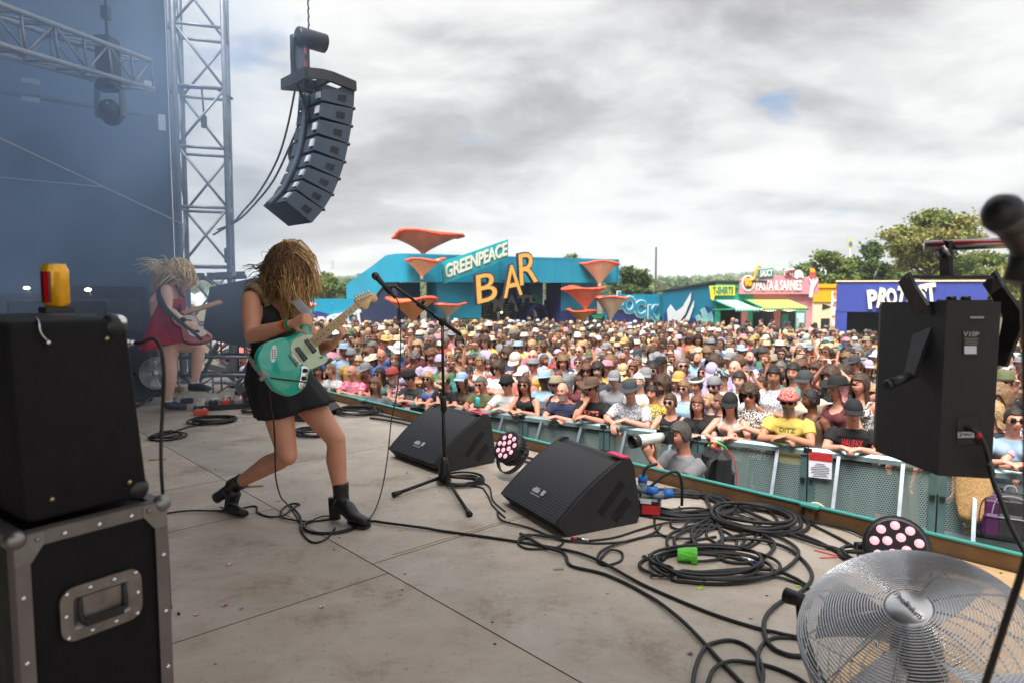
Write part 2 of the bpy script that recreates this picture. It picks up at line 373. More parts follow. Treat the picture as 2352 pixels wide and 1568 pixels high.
# ---------------------------------------------------------------- lattice tower at the far stage corner
def lattice(mb, a, b, w, bay, xd, r=.028, rb=.016, mi=0, diag=True):
	"""four-chord truss from a to b; xd is one side direction"""
	a, b = Vector(a), Vector(b); t = (b - a).normalized(); x = Vector(xd); x = (x - t * x.dot(t)).normalized(); y = t.cross(x); Ls = (b - a).length
	co = [(-1, -1), (1, -1), (1, 1), (-1, 1)]; P = lambda c, s: a + t * s + x * c[0] * w / 2 + y * c[1] * w / 2
	for c in co: mb.bar(P(c, 0), P(c, Ls), r, 10, mi)
	k = max(1, round(Ls / bay)); bay = Ls / k
	for i in range(k + 1):
		for j in range(4):
			c, d = co[j], co[(j + 1) % 4]
			mb.bar(P(c, i * bay), P(d, i * bay), rb, 7, mi)
			if i < k and diag:
				if (i + j) % 2: c, d = d, c
				mb.bar(P(c, i * bay), P(d, (i + 1) * bay), rb * .85, 7, mi)
def tower():
	p = onz(485, 872); t = thing('lattice_tower', 'tall grey lattice truss tower standing at the far corner of the stage', 'tower', p)
	tm = M('weathered_alu', (.27, .29, .33), .5, .55, .2, 10)
	mb = MB(); a = math.radians(18); lattice(mb, (0, 0, 0), (.05, 0, 7.9), .60, .82, (math.cos(a), math.sin(a), 0), .034, .021)
	mb.build('truss_frame', tm, t)
	for sx in (-1, 1):
		for sy in (-1, 1): mb = MB(); mb.box((sx * .3, sy * .3, .02), (.22, .22, .04), rotz(a)); mb.bar((sx * .3, sy * .3, .02), (sx * .62, sy * .62, .02), .03); mb.build('base_foot', tm, t)
	# outrigger brace from the wall pole
	mb = MB(); z = 4.05; mb.bar(WALL_E + OUT * .05 - p + Vector((0, 0, z)), Vector((.3, -.2, z - .1)), .022, 8); mb.bar((.3, -.2, z - .1), (.3, .3, z - .1), .02, 8); mb.bar((.12, -.25, z - .12), (.14, -.25, z - .5), .012, 6); mb.box((.14, -.26, z - .55), (.06, .05, .16))
	mb.build('brace_tube', M('dark_tube', (.06, .065, .075), .5, .3), t)
	mb = MB(); mb.lathe([(.0, -.12), (.06, -.1), (.06, .1), (0, .12)], (.2, .25, 1.75), n=10); mb.bar((.2, .25, 1.85), (.2, .25, 2.15), .006, 5); mb.build('chain_bag', black_plastic, t)
	# a horizontal tube clamped across the tower with small fittings
	mb = MB(); q = at(455, 640, p.y - .35) - p; q2 = at(565, 636, p.y - .35) - p; mb.bar(q, q2, .03, 8)
	for f in (.05, .3, .5, .62, .9): c = q.lerp(q2, f); mb.box(c + Vector((0, -.02, .03)), (.09, .1, .08))
	mb.build('cross_tube', M('dark_tube'), t)
tower()
def light_truss():
	a = at(-330, -35, 4.2); b = at(318, 172, 7.6)
	t = thing('lighting_truss', 'silver box truss running overhead along the drape wall', 'truss', b)
	mb = MB(); lattice(mb, a - b, (0, 0, 0), .29, .42, (0, 0, 1), .024, .011)
	mb.build('truss_frame', M('truss_alu', (.40, .43, .48), .4, .6, .15, 10), t)
	# strap, hoist chain and clamp that carry it
	d = (a - b).normalized(); c = d * .62
	mb = MB(); mb.beam(c + Vector((0, 0, -.22)), c + Vector((0, 0, .26)), .14, .2); mb.bar(c + Vector((0, 0, .26)), c + Vector((0, 0, 3.6)), .014, 6); mb.box(c + Vector((0, 0, .5)), (.07, .07, .12))
	mb.build('hoist_strap', black_plastic, t)
	# moving head lamp clamped under the truss
	h = thing('stage_light', 'dark moving head stage light hanging under the silver truss', 'stage light', b + c + Vector((0.0, 0, -.22))); h.scale = (.66,) * 3
	mb = MB(); mb.box((0, 0, 0), (.34, .26, .1), bev=.03); mb.build('base', black_plastic, h)
	for sx in (-.19, .19): mb = MB(); mb.box((sx, 0, -.24), (.05, .12, .42), bev=.02); mb.build('yoke_arm', M('grey_yoke', (.16, .17, .2), .5), h)
	mb = MB(); mb.lathe([(.09, -.2), (.15, -.16), (.16, .05), (.13, .16), (.02, .17)], (0, 0, -.36), (.3, -.8, .2), 18); mb.build('lamp_head', black_plastic, h)
	mb = MB(); mb.lathe([(.11, 0), (.112, .01), (.02, .03)], Vector((0, 0, -.36)) + Vector((.3, -.8, .2)).normalized() * .172, (.3, -.8, .2), 18); mb.build('lens', M('dark_lens', (.03, .04, .05), .1), h)
	# slack safety wires
	w = thing('guy_wire', 'thin pale guy wire slanting down across the dark drape', 'wire', group='wires across the drape'); mb = MB(); p0, p1 = at(-60, 290, 5.2), at(430, 520, 9.3)
	mb.tube([p0, p1], .008, 5); mb.build('wire', M('pale_wire', (.45, .47, .52), .5), w)
	w = thing('guy_wire', 'thin pale wire running almost level across the dark drape', 'wire', group='wires across the drape'); mb = MB(); mb.tube([at(-60, 402, 6.5), at(235, 430, 8.2)], .007, 5); mb.build('wire', MATS['pale_wire'], w)
	# horizontal rail lower down with small plates
	mb = MB(); mb.tube([at(-80, 195, 7.0), at(372, 272, 9.1)], .03, 8); o = mb.build('drape_rail', M('rail', (.05, .06, .08), .5)); tag(o, 'dark tube rail fixed along the upper drape wall', 'rail')
	for k, (px, py, w_, h_, lab) in enumerate(((343, 198, .12, .12, 'small pale square plate on the dark drape'), (372, 282, .08, .2, 'bright white tag on the edge of the drape wall'), (70, 187, .16, .05, 'thin pale strip light over the drape rail'), (70, 229, .16, .05, 'thin pale strip light under the drape rail'))):
		Y = 8.9 - (.0 if px > 100 else 1.7); q = at(px, py, Y); mb = MB(); mb.add(*_box(q, (.02, w_, h_), RU), 0); o = mb.build('wall_plate', M('pale_plate', (.6, .63, .66), .5)); tag(o, lab, 'plate', 'plates on the drape wall')
light_truss()
# ================================================================ the far side of the field
teal = M('teal_paint', S(22, 148, 182), .55, 0, .12, .5, .05, 30); teal_d = M('deep_teal_paint', S(12, 120, 150), .6, 0, .12, .6)
navy = M('navy_paint', S(46, 56, 120), .6, 0, .14, .8); navy_d = M('dark_navy_paint', S(26, 34, 70), .6, 0, .2, .8); indigo = M('indigo_paint', S(84, 92, 168), .6, 0, .1)
white_p = M('white_paint', (.78, .79, .80), .6, 0, .06); mint = M('mint_paint', S(120, 220, 180), .6, 0, .12); leafg = M('leaf_green_paint', S(40, 150, 120), .6, 0, .2)
orange_l = M('amber_letter', S(246, 182, 84), .5, 0, .08); coral = M('coral_cloth', S(232, 92, 62), .75, 0, .18, 3, .3, 9); salmon = M('salmon_cloth', S(226, 132, 104), .8, 0, .15, 2); cream = M('cream_cloth', S(226, 200, 172), .8, 0, .12, 2); ochre = M('ochre_cloth', S(222, 150, 82), .8, 0, .14, 2)
class Face:
	"""a vertical wall plane: place by sight line onto the plane, real size at its real distance"""
	def __init__(s, a, b): s.a = Vector((a[0], a[1], 0)); b = Vector((b[0], b[1], 0)); s.L = (b - s.a).length; s.x = (b - s.a).normalized(); s.n = Vector((s.x.y, -s.x.x, 0)); s.R = Matrix((s.x, -s.n, Vector((0, 0, 1)))).transposed()
	def p(s, px, py, off=0.0):
		d = ray(px, py); o = Vector((0, 0, CAMZ)); t = (s.a + s.n * off - o).dot(s.n) / d.dot(s.n); return o + d * t
	def u(s, px, py=660): return (s.p(px, py) - s.a).dot(s.x)
	def q(s, x, z, off=0.0): return s.a + s.x * x + s.n * off + Vector((0, 0, z))
def wallbox(mb, F, x0, x1, z0, z1, off=0.0, th=.15, mi=0):     # outer face at off in front of the plane, thickness th behind
	mb.add(*_box(F.q((x0 + x1) / 2, (z0 + z1) / 2, off - th / 2), (x1 - x0, th, z1 - z0), F.R), mi)
def decal(F, pts, off, th=.02): return [F.p(x, y, off) for x, y in pts], -F.n * th
def lettering(mb, F, txt, x, z, size, depth=.06, bold=0, ang=0.0, off=.04, shear=0, sx=1.0, sp=1.0, mi=0):
	vs, fs = text_mb(txt, size, depth, bold, shear, sp, sx); c, s_ = math.cos(ang), math.sin(ang)
	mb.add(place(vs, F.q(x, z, off), F.x * c + Vector((0, 0, s_)), Vector((0, 0, c)) - F.x * s_), fs, mi)
GZ = -DECK_H - .80
A_, B_ = (-5.55, 34.0), (6.4, 41.5); FB = Face(A_, B_)
def bar():
	t = thing('bar_building', 'long teal festival bar with flat fascia and open dark front', 'building', (0, 0, 0))
	L = FB.L; top, bot = 2.97, 1.55; back = -FB.n
	mb = MB(); wallbox(mb, FB, .5, L, bot, top, 0, .22)
	# rounded corner into the raking side parapet
	A = FB.a; cs = [(FB.q(.5, 0), top, bot)]
	for k in range(1, 7):
		a = k / 6 * math.pi / 2; cs.append((FB.q(.5 - .5 * math.sin(a), 0) + back * (.5 - .5 * math.cos(a)), top, bot))
	for t_, z, b_ in ((1.9, 2.93, bot), (3.6, 2.5, .75), (8.2, 1.48, -.4)): cs.append((A + back * t_, z, b_))
	inn = Vector((.1, .12, 0)); vs = []
	for p, z, b_ in cs:
		i = p + inn; vs += [(p.x, p.y, b_), (p.x, p.y, z), (i.x, i.y, z), (i.x, i.y, b_)]
	n = len(cs); fs = [(4 * i + j, 4 * i + (j + 1) % 4, 4 * i + 4 + (j + 1) % 4, 4 * i + 4 + j) for i in range(n - 1) for j in range(4)] + [(0, 1, 2, 3), (4 * n - 1, 4 * n - 2, 4 * n - 3, 4 * n - 4)]
	mb.add(vs, fs, 0)
	mb.add(*_box(FB.q(L, (top + bot) / 2, -3.5), (.2, 7, top - bot), FB.R), 0)
	wallbox(mb, FB, .52, L - .05, top - .10, top - .06, .012, .02, 0)
	for k in range(12): wallbox(mb, FB, .9 + k * 1.22, .915 + k * 1.22, bot + .01, top - .12, .003, .01, 1); wallbox(mb, FB, .9 + k * 1.22, .96 + k * 1.22, top - .2, top - .16, .004, .01, 1)
	mb.build('fascia', [teal, teal_d], t)
	mb = MB(); mb.add(*_box(FB.q(L / 2 + .2, bot + .5, -4.2), (L - .8, 7.6, .12), FB.R), 0); mb.build('roof', M('tin_roof', (.20, .21, .22), .6), t)
	mb = MB()      # roof battens and trusses seen from below
	for k in range(14): x = 2.6 + k * .8; mb.add(*_box(FB.q(x, bot + .38, -4), (.06, 7, .1), FB.R), 0)
	for k in range(6): mb.add(*_box(FB.q(7.5, bot + .28, -1.0 - k * 1.1), (10.5, .06, .08), FB.R), 1)
	for k in range(4): mb.add(*_box(FB.q(7.6, bot + .43, -1.4 - k * 1.6), (9.5, .25, .03), FB.R), 2)
	mb.build('rafters', [M('grey_timber', (.28, .26, .24), .8), M('dark_tube'), M('skylight_sheet', (.7, .72, .7), .4)], t)
	# side wall below the raking parapet
	mb = MB(); a = A + back * .6; b = A + back * 8.2; P = [a + Vector((.06, .06, GZ)), b + Vector((.06, .06, GZ)), b + Vector((.06, .06, -.3)), A + back * 3.6 + Vector((.06, .06, .85)), A + back * 1.9 + Vector((.06, .06, bot)), a + Vector((.06, .06, bot))]
	mb.prism(P, Vector((.1, .12, 0))); mb.build('side_wall', navy_d, t)
	x1 = FB.u(1010); x2 = FB.u(1112)
	mb = MB(); wallbox(mb, FB, x1, x2, GZ, bot, -.3, 1.2); mb.build('pillar', teal, t)
	mb = MB(); h = [(x1, -.95), (x1 + .5, -.8), (x1 + 1, -1.0), (x2 - .5, -.62), (x2, -1.05)]
	mb.prism([FB.q(x1, GZ, -.27)] + [FB.q(x, z, -.27) for x, z in h] + [FB.q(x2, GZ, -.27)][:1], -FB.n * .02); mb.build('painted_hill', navy, t)
	xr1, xr2 = FB.u(1300), FB.u(1384)
	mb = MB(); wallbox(mb, FB, xr1, xr2, GZ, bot, -.5, 1.5); mb.build('pillar', navy, t)
	mb = MB(); wallbox(mb, FB, FB.u(1300), FB.u(1382), -.1, bot, -.46, .03); mb.build('pillar_top', teal_d, t)
	mb = MB(); wallbox(mb, FB, FB.u(1366), L - .4, GZ, bot, -1.6, .12); mb.build('end_wall', teal, t)
	# recess left of the pillar
	mb = MB(); wallbox(mb, FB, .3, x1, GZ, bot, -2.4, .12); mb.build('recess_wall', teal_d, t)
	def arch(px, w, h, off, mat, nm, th=.5):
		mb = MB(); c = FB.u(px); r0, r1 = w / 2, w / 2 - .22; seg = []
		for k in range(15):
			a = math.pi * k / 14; seg.append((math.cos(a), math.sin(a)))
		ring = [(c + r0, GZ)] + [(c + r0 * x, GZ + h - r0 + r0 * 1.25 * y) for x, y in seg] + [(c - r0, GZ)] + [(c - r1, GZ)] + [(c + r1 * x, GZ + h - r0 + r1 * 1.25 * y) for x, y in reversed(seg)] + [(c + r1, GZ)]
		m = len(ring) // 2
		F_ = [FB.q(x, z, off) for x, z in ring]; Bk = [p - FB.n * th for p in F_]; N_ = len(ring); vs = F_ + Bk
		fs = [(i, (i + 1) % N_, N_ + (i + 1) % N_, N_ + i) for i in range(N_)]
		fs += [(i, i + 1, N_ - 2 - i, N_ - 1 - i) for i in range(m - 1)]
		mb.add(vs, fs, 0); mb.build(nm, mat, t)
	arch(978, 1.35, 2.75, -2.2, indigo, 'painted_arch'); arch(1272, 1.7, 2.55, -1.6, navy, 'archway', .9)
	# interior back wall, murals and menu boards
	mb = MB(); wallbox(mb, FB, x2 - .3, L - 1, GZ, bot + .2, -6.5, .1); mb.build('back_wall', M('bar_back_wall', S(56, 104, 136), .7, 0, .2, .7), t)
	FI = Face(FB.q(0, 0, -6.4).xy, FB.q(10, 0, -6.4).xy)
	mb = MB(); lettering(mb, FI, 'CLIMATE', FI.u(1150), FI.p(1150, 700).z, 1.5, .05, .03, 0, .06, 0, .95); mb.build('wall_lettering', M('grey_paint', (.62, .64, .65), .7), t)
	for k, px in enumerate((1073, 1118, 1167, 1206)):
		x = FI.u(px); bx = MB(); wallbox(bx, FI, x - .42, x + .42, -1.35, .25, .12, .05, 0)
		for j in range(9): wd = .25 + .1 * ((j * 7 + k * 3) % 4); wallbox(bx, FI, x - .36, x - .36 + wd, .12 - j * .155, .17 - j * .155, .13, .01, 1 if (j + k) % 3 else 2)
		bx.build('menu_board', [M('menu_black', (.02, .022, .025), .5), M('menu_white', (.5, .52, .5), .6), M('menu_green', S(60, 200, 140), .6)], t)
	for x0, w, z0, z1, mi in ((FI.u(1022), .5, -1.5, -.5, 0), (FI.u(1062), .5, -1.3, -.4, 0), (FI.u(1140), .18, -1.2, -.3, 0), (FI.u(1225), .25, -1.1, -.2, 0)): mb = MB(); wallbox(mb, FI, x0, x0 + w, z0, z1, .1, .04, mi); mb.build('white_notice', white_p, t)
	for px, pts in ((1220, [(1215, 668), (1236, 680), (1246, 700), (1248, 735), (1240, 705), (1226, 686)]), (1090, [(1090, 745), (1087, 700), (1094, 690), (1100, 704), (1100, 745)])):
		mb = MB(); P, w = decal(FI, pts, .12); mb.prism(P, w); mb.build('painted_leaf', leafg, t)
	mb = MB(); P, w = decal(FB, [(1250, 690), (1300, 668), (1300, 745), (1250, 745)], -2.6, .05); mb.prism(P, w); mb.build('mural_panel', M('sky_mural', S(110, 190, 220), .6, 0, .25, .9), t)
	mb = MB()
	for pts in ([(1258, 690), (1264, 682), (1272, 700), (1280, 715), (1272, 720)], [(1268, 684), (1280, 680), (1290, 696), (1298, 716), (1297, 735), (1282, 718)]):
		P, w = decal(FB, pts, -2.5, .03); mb.prism(P, w)
	mb.build('mural_hand', white_p, t)
	for px in (1023, 1062, 1100, 1152, 1208): mb = MB(); mb.ball(FI.p(px, 718, .4), .07, 8, 5); mb.build('lamp', M('warm_bulb', (.9, .7, .4), .4, emit=(1, .7, .35), estr=2), t)
	mb = MB(); wallbox(mb, FB, x2 + .2, xr1 - .4, GZ, GZ + 1.15, -4.6, .6); mb.build('counter', M('counter_wood', (.16, .10, .06), .6), t)
bar()
def pillar_sign(px0, px1, py0, py1, off, lab, flip):
	t = thing('menu_sign', lab, 'sign', (0, 0, 0)); mb = MB(); P, w = decal(FB, [(px0, py0), (px1, py0), (px1, py1), (px0, py1)], off, .05); mb.prism(P, w); mb.build('board', M('menu_black'), t)
	mb = MB(); W_ = px1 - px0; H_ = py1 - py0
	for j, (a, b) in enumerate(((.08, .95), (.2, .8))):
		y = py0 + H_ * (.12 + j * .2)
		P, w = decal(FB, [(px0 + W_ * a, y), (px0 + W_ * b, y - 1), (px0 + W_ * b, y + H_ * .12), (px0 + W_ * a, y + H_ * .13)], off + .02, .015); mb.prism(P, w)
	a, b = ((.55, .9) if flip else (.5, .1)); x0, y0, x1, y1 = px0 + W_ * a, py0 + H_ * .58, px0 + W_ * b, py0 + H_ * .9
	mb.bar(FB.p(x0, y0, off + .03), FB.p(x1, y1, off + .03), .03, 5); mb.bar(FB.p(x1, y1, off + .03), FB.p(x1 + (-3 if flip else 3.5), y1 - 1.5, off + .03), .03, 5); mb.bar(FB.p(x1, y1, off + .03), FB.p(x1 + (.3 if flip else .3), y1 - 4, off + .03), .03, 5)
	mb.build('green_arrow', M('menu_green'), t)
pillar_sign(1057, 1099, 731, 759, -.24, 'black board with green arrow on the teal bar pillar', True)
pillar_sign(1357, 1389, 722, 744, -.42, 'black board with green arrow on the navy bar pillar', False)
def painted_leaves():
	for k, (px, y0, y1, w) in enumerate(((1046, 768, 733, 8), (1103, 770, 738, 7), (1024, 762, 745, 4), (1347, 770, 726, 8), (1366, 765, 742, 5))):
		mb = MB(); P, v = decal(FB, [(px - w, y0), (px - w * .4, (y0 + y1) / 2), (px + w * .5, y1), (px + w * .55, (y0 + y1) / 2), (px + w * .45, y0)], -.2 if px < 1200 else -.4, .04); mb.prism(P, v)
		o = mb.build('cutout_leaf', mint); tag(o, 'mint cutout leaf ' + ('before the black board on the teal pillar', 'past the black board on the teal pillar', 'lowest at the teal pillar foot', 'tallest at the navy pillar foot', 'small at the navy pillar foot')[k], 'cutout', 'mint cutout leaves at the bar')
painted_leaves()
def main_sign():
	t = thing('sign_board', 'slanted turquoise sign board with pale capital lettering above the bar', 'sign', (0, 0, 0)); o = .75
	c = [(1016, 603), (1167, 550.5), (1167, 594), (1020, 653)]
	mb = MB(); P, w = decal(FB, c, o, .14); mb.prism(P, w); mb.build('board', M('turquoise_board', S(38, 170, 180), .5, 0, .08, .4), t)
	p0, p1 = FB.p(1018, 628, o), FB.p(1167, 572, o); ang = math.atan2(p1.z - p0.z, (p1 - p0).dot(FB.x)); L = (p1 - p0).length; mid = (p0 + p1) / 2
	vs, fs = text_mb('GREENPEACE', .92, .05, .022, 0, .98, 1.0); wx = max(v.x for v in vs) - min(v.x for v in vs); k = L * .90 / wx
	vs = [Vector((v.x * k, v.y, v.z * 1.02 + (v.x * k) * math.tan(ang))) for v in vs]
	mb = MB(); mb.add(place(vs, mid + FB.n * .04 - Vector((0, 0, .0)), FB.x), fs); mb.build('lettering', M('pale_lettering', S(236, 232, 214), .5, 0, .05), t)
	for px, py in ((1040, 620), (1150, 575)): mb = MB(); q = FB.p(px, py, o - .14); mb.bar(q, q - FB.n * .65, .05, 6); mb.build('bracket', M('dark_tube'), t)
	for ch, x0, x1, y0, y1, a in (('B', 1091, 1141, 622, 700, .20), ('A', 1152, 1198, 602, 689, .16), ('R', 1189, 1234, 574, 659, .20)):
		l = thing('sign_letter', 'big amber capital %s with dark outline leaning over the bar front' % ch, 'sign letter', (0, 0, 0), group='amber letters over the bar')
		c = FB.p((x0 + x1) / 2, (y0 + y1) / 2, .95); H = (FB.p(x0, y0, .95) - FB.p(x0, y1, .95)).length; Wd = (FB.p(x1, y0, .95) - FB.p(x0, y0, .95)).length
		vs, fs = text_mb(ch, 1, .1, .0); sx = (max(v.x for v in vs) - min(v.x for v in vs)); sz = (max(v.z for v in vs) - min(v.z for v in vs)); cx_ = (max(v.x for v in vs) + min(v.x for v in vs)) / 2; cz = (max(v.z for v in vs) + min(v.z for v in vs)) / 2
		up = Vector((0, 0, 1)) - FB.x * .06; xd = FB.x + Vector((0, 0, a)); k = Wd * .93 / sx; kz = H * .84 / sz
		for nm, off, grow, y0_, mat in (('outline', 0, .06, -.1, M('letter_navy', (.03, .03, .06), .5)), ('letter', .06, 0.0, 0, orange_l)):
			v2, f2 = text_mb(ch, 1, .16 if grow else .1, .0 + grow * .5); xx = xd.normalized(); R = [c + FB.n * off + xx * ((v.x - cx_) * k) + up * ((v.z - cz) * kz) - FB.n * v.y for v in v2]
			m_ = MB(); m_.add(R, f2); m_.build(nm, mat, l)
		m_ = MB(); m_.bar(c, c - FB.n * .9, .04, 6); m_.build('bracket', M('dark_tube'), l)
main_sign()
def funnel(name, lab, x0, x1, yr, xt, yt, Y, mats, seed, tilt=0.0):
	"""a cloth funnel mushroom: frilled rim roll, ribbed cone, short stem"""
	r = random.Random(seed); a = at(x0, yr, Y); b = at(x1, yr, Y); tip = at(xt, yt, Y); cx = (a + b) / 2; R_ = (b - a).length / 2; H = cx.z - tip.z
	t = thing(name, lab, 'mushroom sculpture', tip, group='cloth funnel mushrooms on the bar'); n = 72; ph = [r.uniform(0, 6.28) for _ in range(4)]
	def rad(f, j):
		th = 2 * math.pi * j / n; return R_ * (.05 + .95 * f ** 1.12) * (1 + .07 * f * math.sin(3 * th + ph[0]) + .05 * f * math.sin(5 * th + ph[1]) + .038 * math.sin(24 * th) * (.3 + f))
	def hh(f, j):
		th = 2 * math.pi * j / n; return H * f ** .97 + f * f * R_ * (.055 * math.sin(2 * th + ph[2]) + .05 * math.sin(3 * th + ph[3])) + tilt * f * R_ * math.cos(th)
	off = Vector((cx.x - tip.x, 0, 0)); D = .8
	P = lambda f, j, k=1.0, dz=0.0: Vector((math.cos(2 * math.pi * j / n) * rad(f, j) * k, math.sin(2 * math.pi * j / n) * rad(f, j) * D * k, hh(f, j) + dz)) + off * f
	fs_ = [.0, .06, .14, .25, .38, .52, .66, .8, .93]
	mb = MB(); mb.rings([[P(f, j) for j in range(n)] for f in fs_], 0, True, False); mb.rings([[P(f, j, .93, .04) for j in range(n)] for f in fs_], 0, True, False); mb.build('cone', mats[1], t)
	w = R_ * .045 + .018; rs = []
	for j in range(n):
		p = P(.97, j); q = Vector((p.x - off.x, p.y, 0)).normalized(); ww = w * (1 + .25 * math.sin(2 * math.pi * j / n * 4 + ph[1]))
		rs.append([p + q * ww * 1.25 * math.cos(k) + Vector((0, 0, ww * math.sin(k))) for k in [2 * math.pi * i / 10 for i in range(10)]])
	mb = MB(); mb.rings(rs, 0, True, False, True); mb.build('rim', mats[0], t)
	mb = MB(); mb.tube([(0, .0, -.12), (0, 0, .03), tuple(P(.06, 0) - Vector((rad(.06, 0), 0, 0)))], [R_ * .05 + .03, R_ * .055 + .03, R_ * .06], 10); mb.build('stem', mats[1], t)
funnel('funnel_mushroom', 'largest coral cloth funnel, alone on top of the bar roof', 902, 1058, 538, 972, 583, 36.5, (coral, salmon), 1)
funnel('funnel_mushroom', 'coral rimmed cream funnel fixed on the fascia beside the slanted sign', 934, 1019, 597, 969, 637, 33.7, (coral, cream), 2)
funnel('funnel_mushroom', 'coral rimmed ochre funnel on the teal pillar behind the microphone boom', 887, 998, 687, 950, 738, 33.4, (coral, ochre), 3)
funnel('funnel_mushroom', 'small cream funnel with coral rim beside the dark bar opening', 997, 1066, 699, 1029, 730, 34.2, (coral, cream), 4)
funnel('funnel_mushroom', 'coral rimmed cream funnel on the far end of the fascia', 1337, 1420, 603, 1377, 655, 40.0, (coral, cream), 5)
funnel('funnel_mushroom', 'salmon pink funnel with coral rim, upper one on the navy pillar', 1295, 1390, 662, 1345, 711, 38.6, (coral, salmon), 6)
funnel('funnel_mushroom', 'flat topped cream funnel before the painted fence at the bar end', 1366, 1438, 683, 1402, 738, 39.6, (coral, cream), 7)
funnel('funnel_mushroom', 'small ochre funnel with coral rim low on the navy pillar', 1301, 1366, 713, 1335, 744, 38.3, (coral, ochre), 8)
funnel('funnel_mushroom', 'salmon cloth funnel at the left fence just behind the guitarist', 640, 722, 699, 690, 742, 35.0, (M('salmon_rim', S(246, 140, 116), .7, 0, .15), cream), 9)
funnel('funnel_mushroom', 'low salmon funnel half hidden behind the turquoise guitar', 690, 746, 735, 712, 765, 34.0, (MATS['salmon_rim'], salmon), 10)
def mural_fence(F, pxs, pyt, lab, txt, painter):
	t = thing('painted_fence', lab, 'fence', (0, 0, 0)); x0, x1 = F.u(pxs[0]), F.u(pxs[1]); top = F.p((pxs[0] + pxs[1]) / 2, pyt).z
	mb = MB(); k = max(1, round((x1 - x0) / 2.4))
	for i in range(k): a = x0 + (x1 - x0) * i / k; b = x0 + (x1 - x0) * (i + 1) / k - .012; wallbox(mb, F, a, b, GZ, top, -.002 * (i % 2), .06)
	mb.build('panel', teal, t); painter(t, F)
FL = Face((-21.0, 36.0), (-7.5, 39.5))
def paint_left(t, F):
	mb = MB(); P, w = decal(F, [(480, 800), (560, 722), (600, 735), (660, 700), (700, 722), (730, 715), (800, 735), (830, 800)], .03); mb.prism(P, w); mb.build('painted_hill', navy, t)
	mb = MB(); P, w = decal(F, [(745, 800), (760, 752), (790, 742), (830, 755), (850, 800)], .05); mb.prism(P, w); mb.build('painted_hill', M('sky_mural', S(110, 190, 220)), t)
	mb = MB(); word = 'PROTECT'; X = (722, 742, 762, 777, 791, 807, 824)
	for k, ch in enumerate(word):
		c = F.p(X[k], 750 - k * 3.2, .1); lettering(mb, F, ch, (c - F.a).dot(F.x), c.z, 1.15, .1, .05, .12, .1, 0, .75)
	mb.build('mural_lettering', white_p, t)
mural_fence(FL, (480, 850), 687, 'teal fence with white PROTECT lettering beside the bar', '', paint_left)
FR = Face((6.0, 46.0), (11.4, 50.0))
def paint_right(t, F):  # red line paints the reflection of red stage light along the tube
	mb = MB(); P, w = decal(F, [(1395, 800), (1395, 690), (1420, 700), (1450, 722), (1490, 738), (1520, 728), (1540, 720), (1540, 800)], .03); mb.prism(P, w); mb.build('painted_hill', navy, t)
	mb = MB()
	for k, (ch, px, py) in enumerate((('L', 1426, 692), ('O', 1446, 703), ('C', 1470, 712), ('K', 1499, 722), ('.', 1518, 733))):
		c = F.p(px, py, .1); x = (c - F.a).dot(F.x)
		vs, fs = text_mb(ch, 1.55, .05, .12); mb.add(place(vs, F.q(x, c.z, .08), F.x), fs, 0)
		vs, fs = text_mb(ch, 1.55, .05, .045); mb.add(place(vs, F.q(x, c.z, .115), F.x), fs, 1)
	mb.build('mural_lettering', [white_p, teal], t)
	for px, d in ((1484, -3), (1508, 3)):
		mb = MB(); P, w = decal(F, [(px - 4, 765), (px - 5 - d, 745), (px + d * 2, 722), (px + 4 + d, 745), (px + 4, 765)], .14); mb.prism(P, w); mb.build('painted_leaf', mint, t)
mural_fence(FR, (1385, 1530), 677, 'teal fence with white outlined LOCK lettering past the bar', '', paint_right)
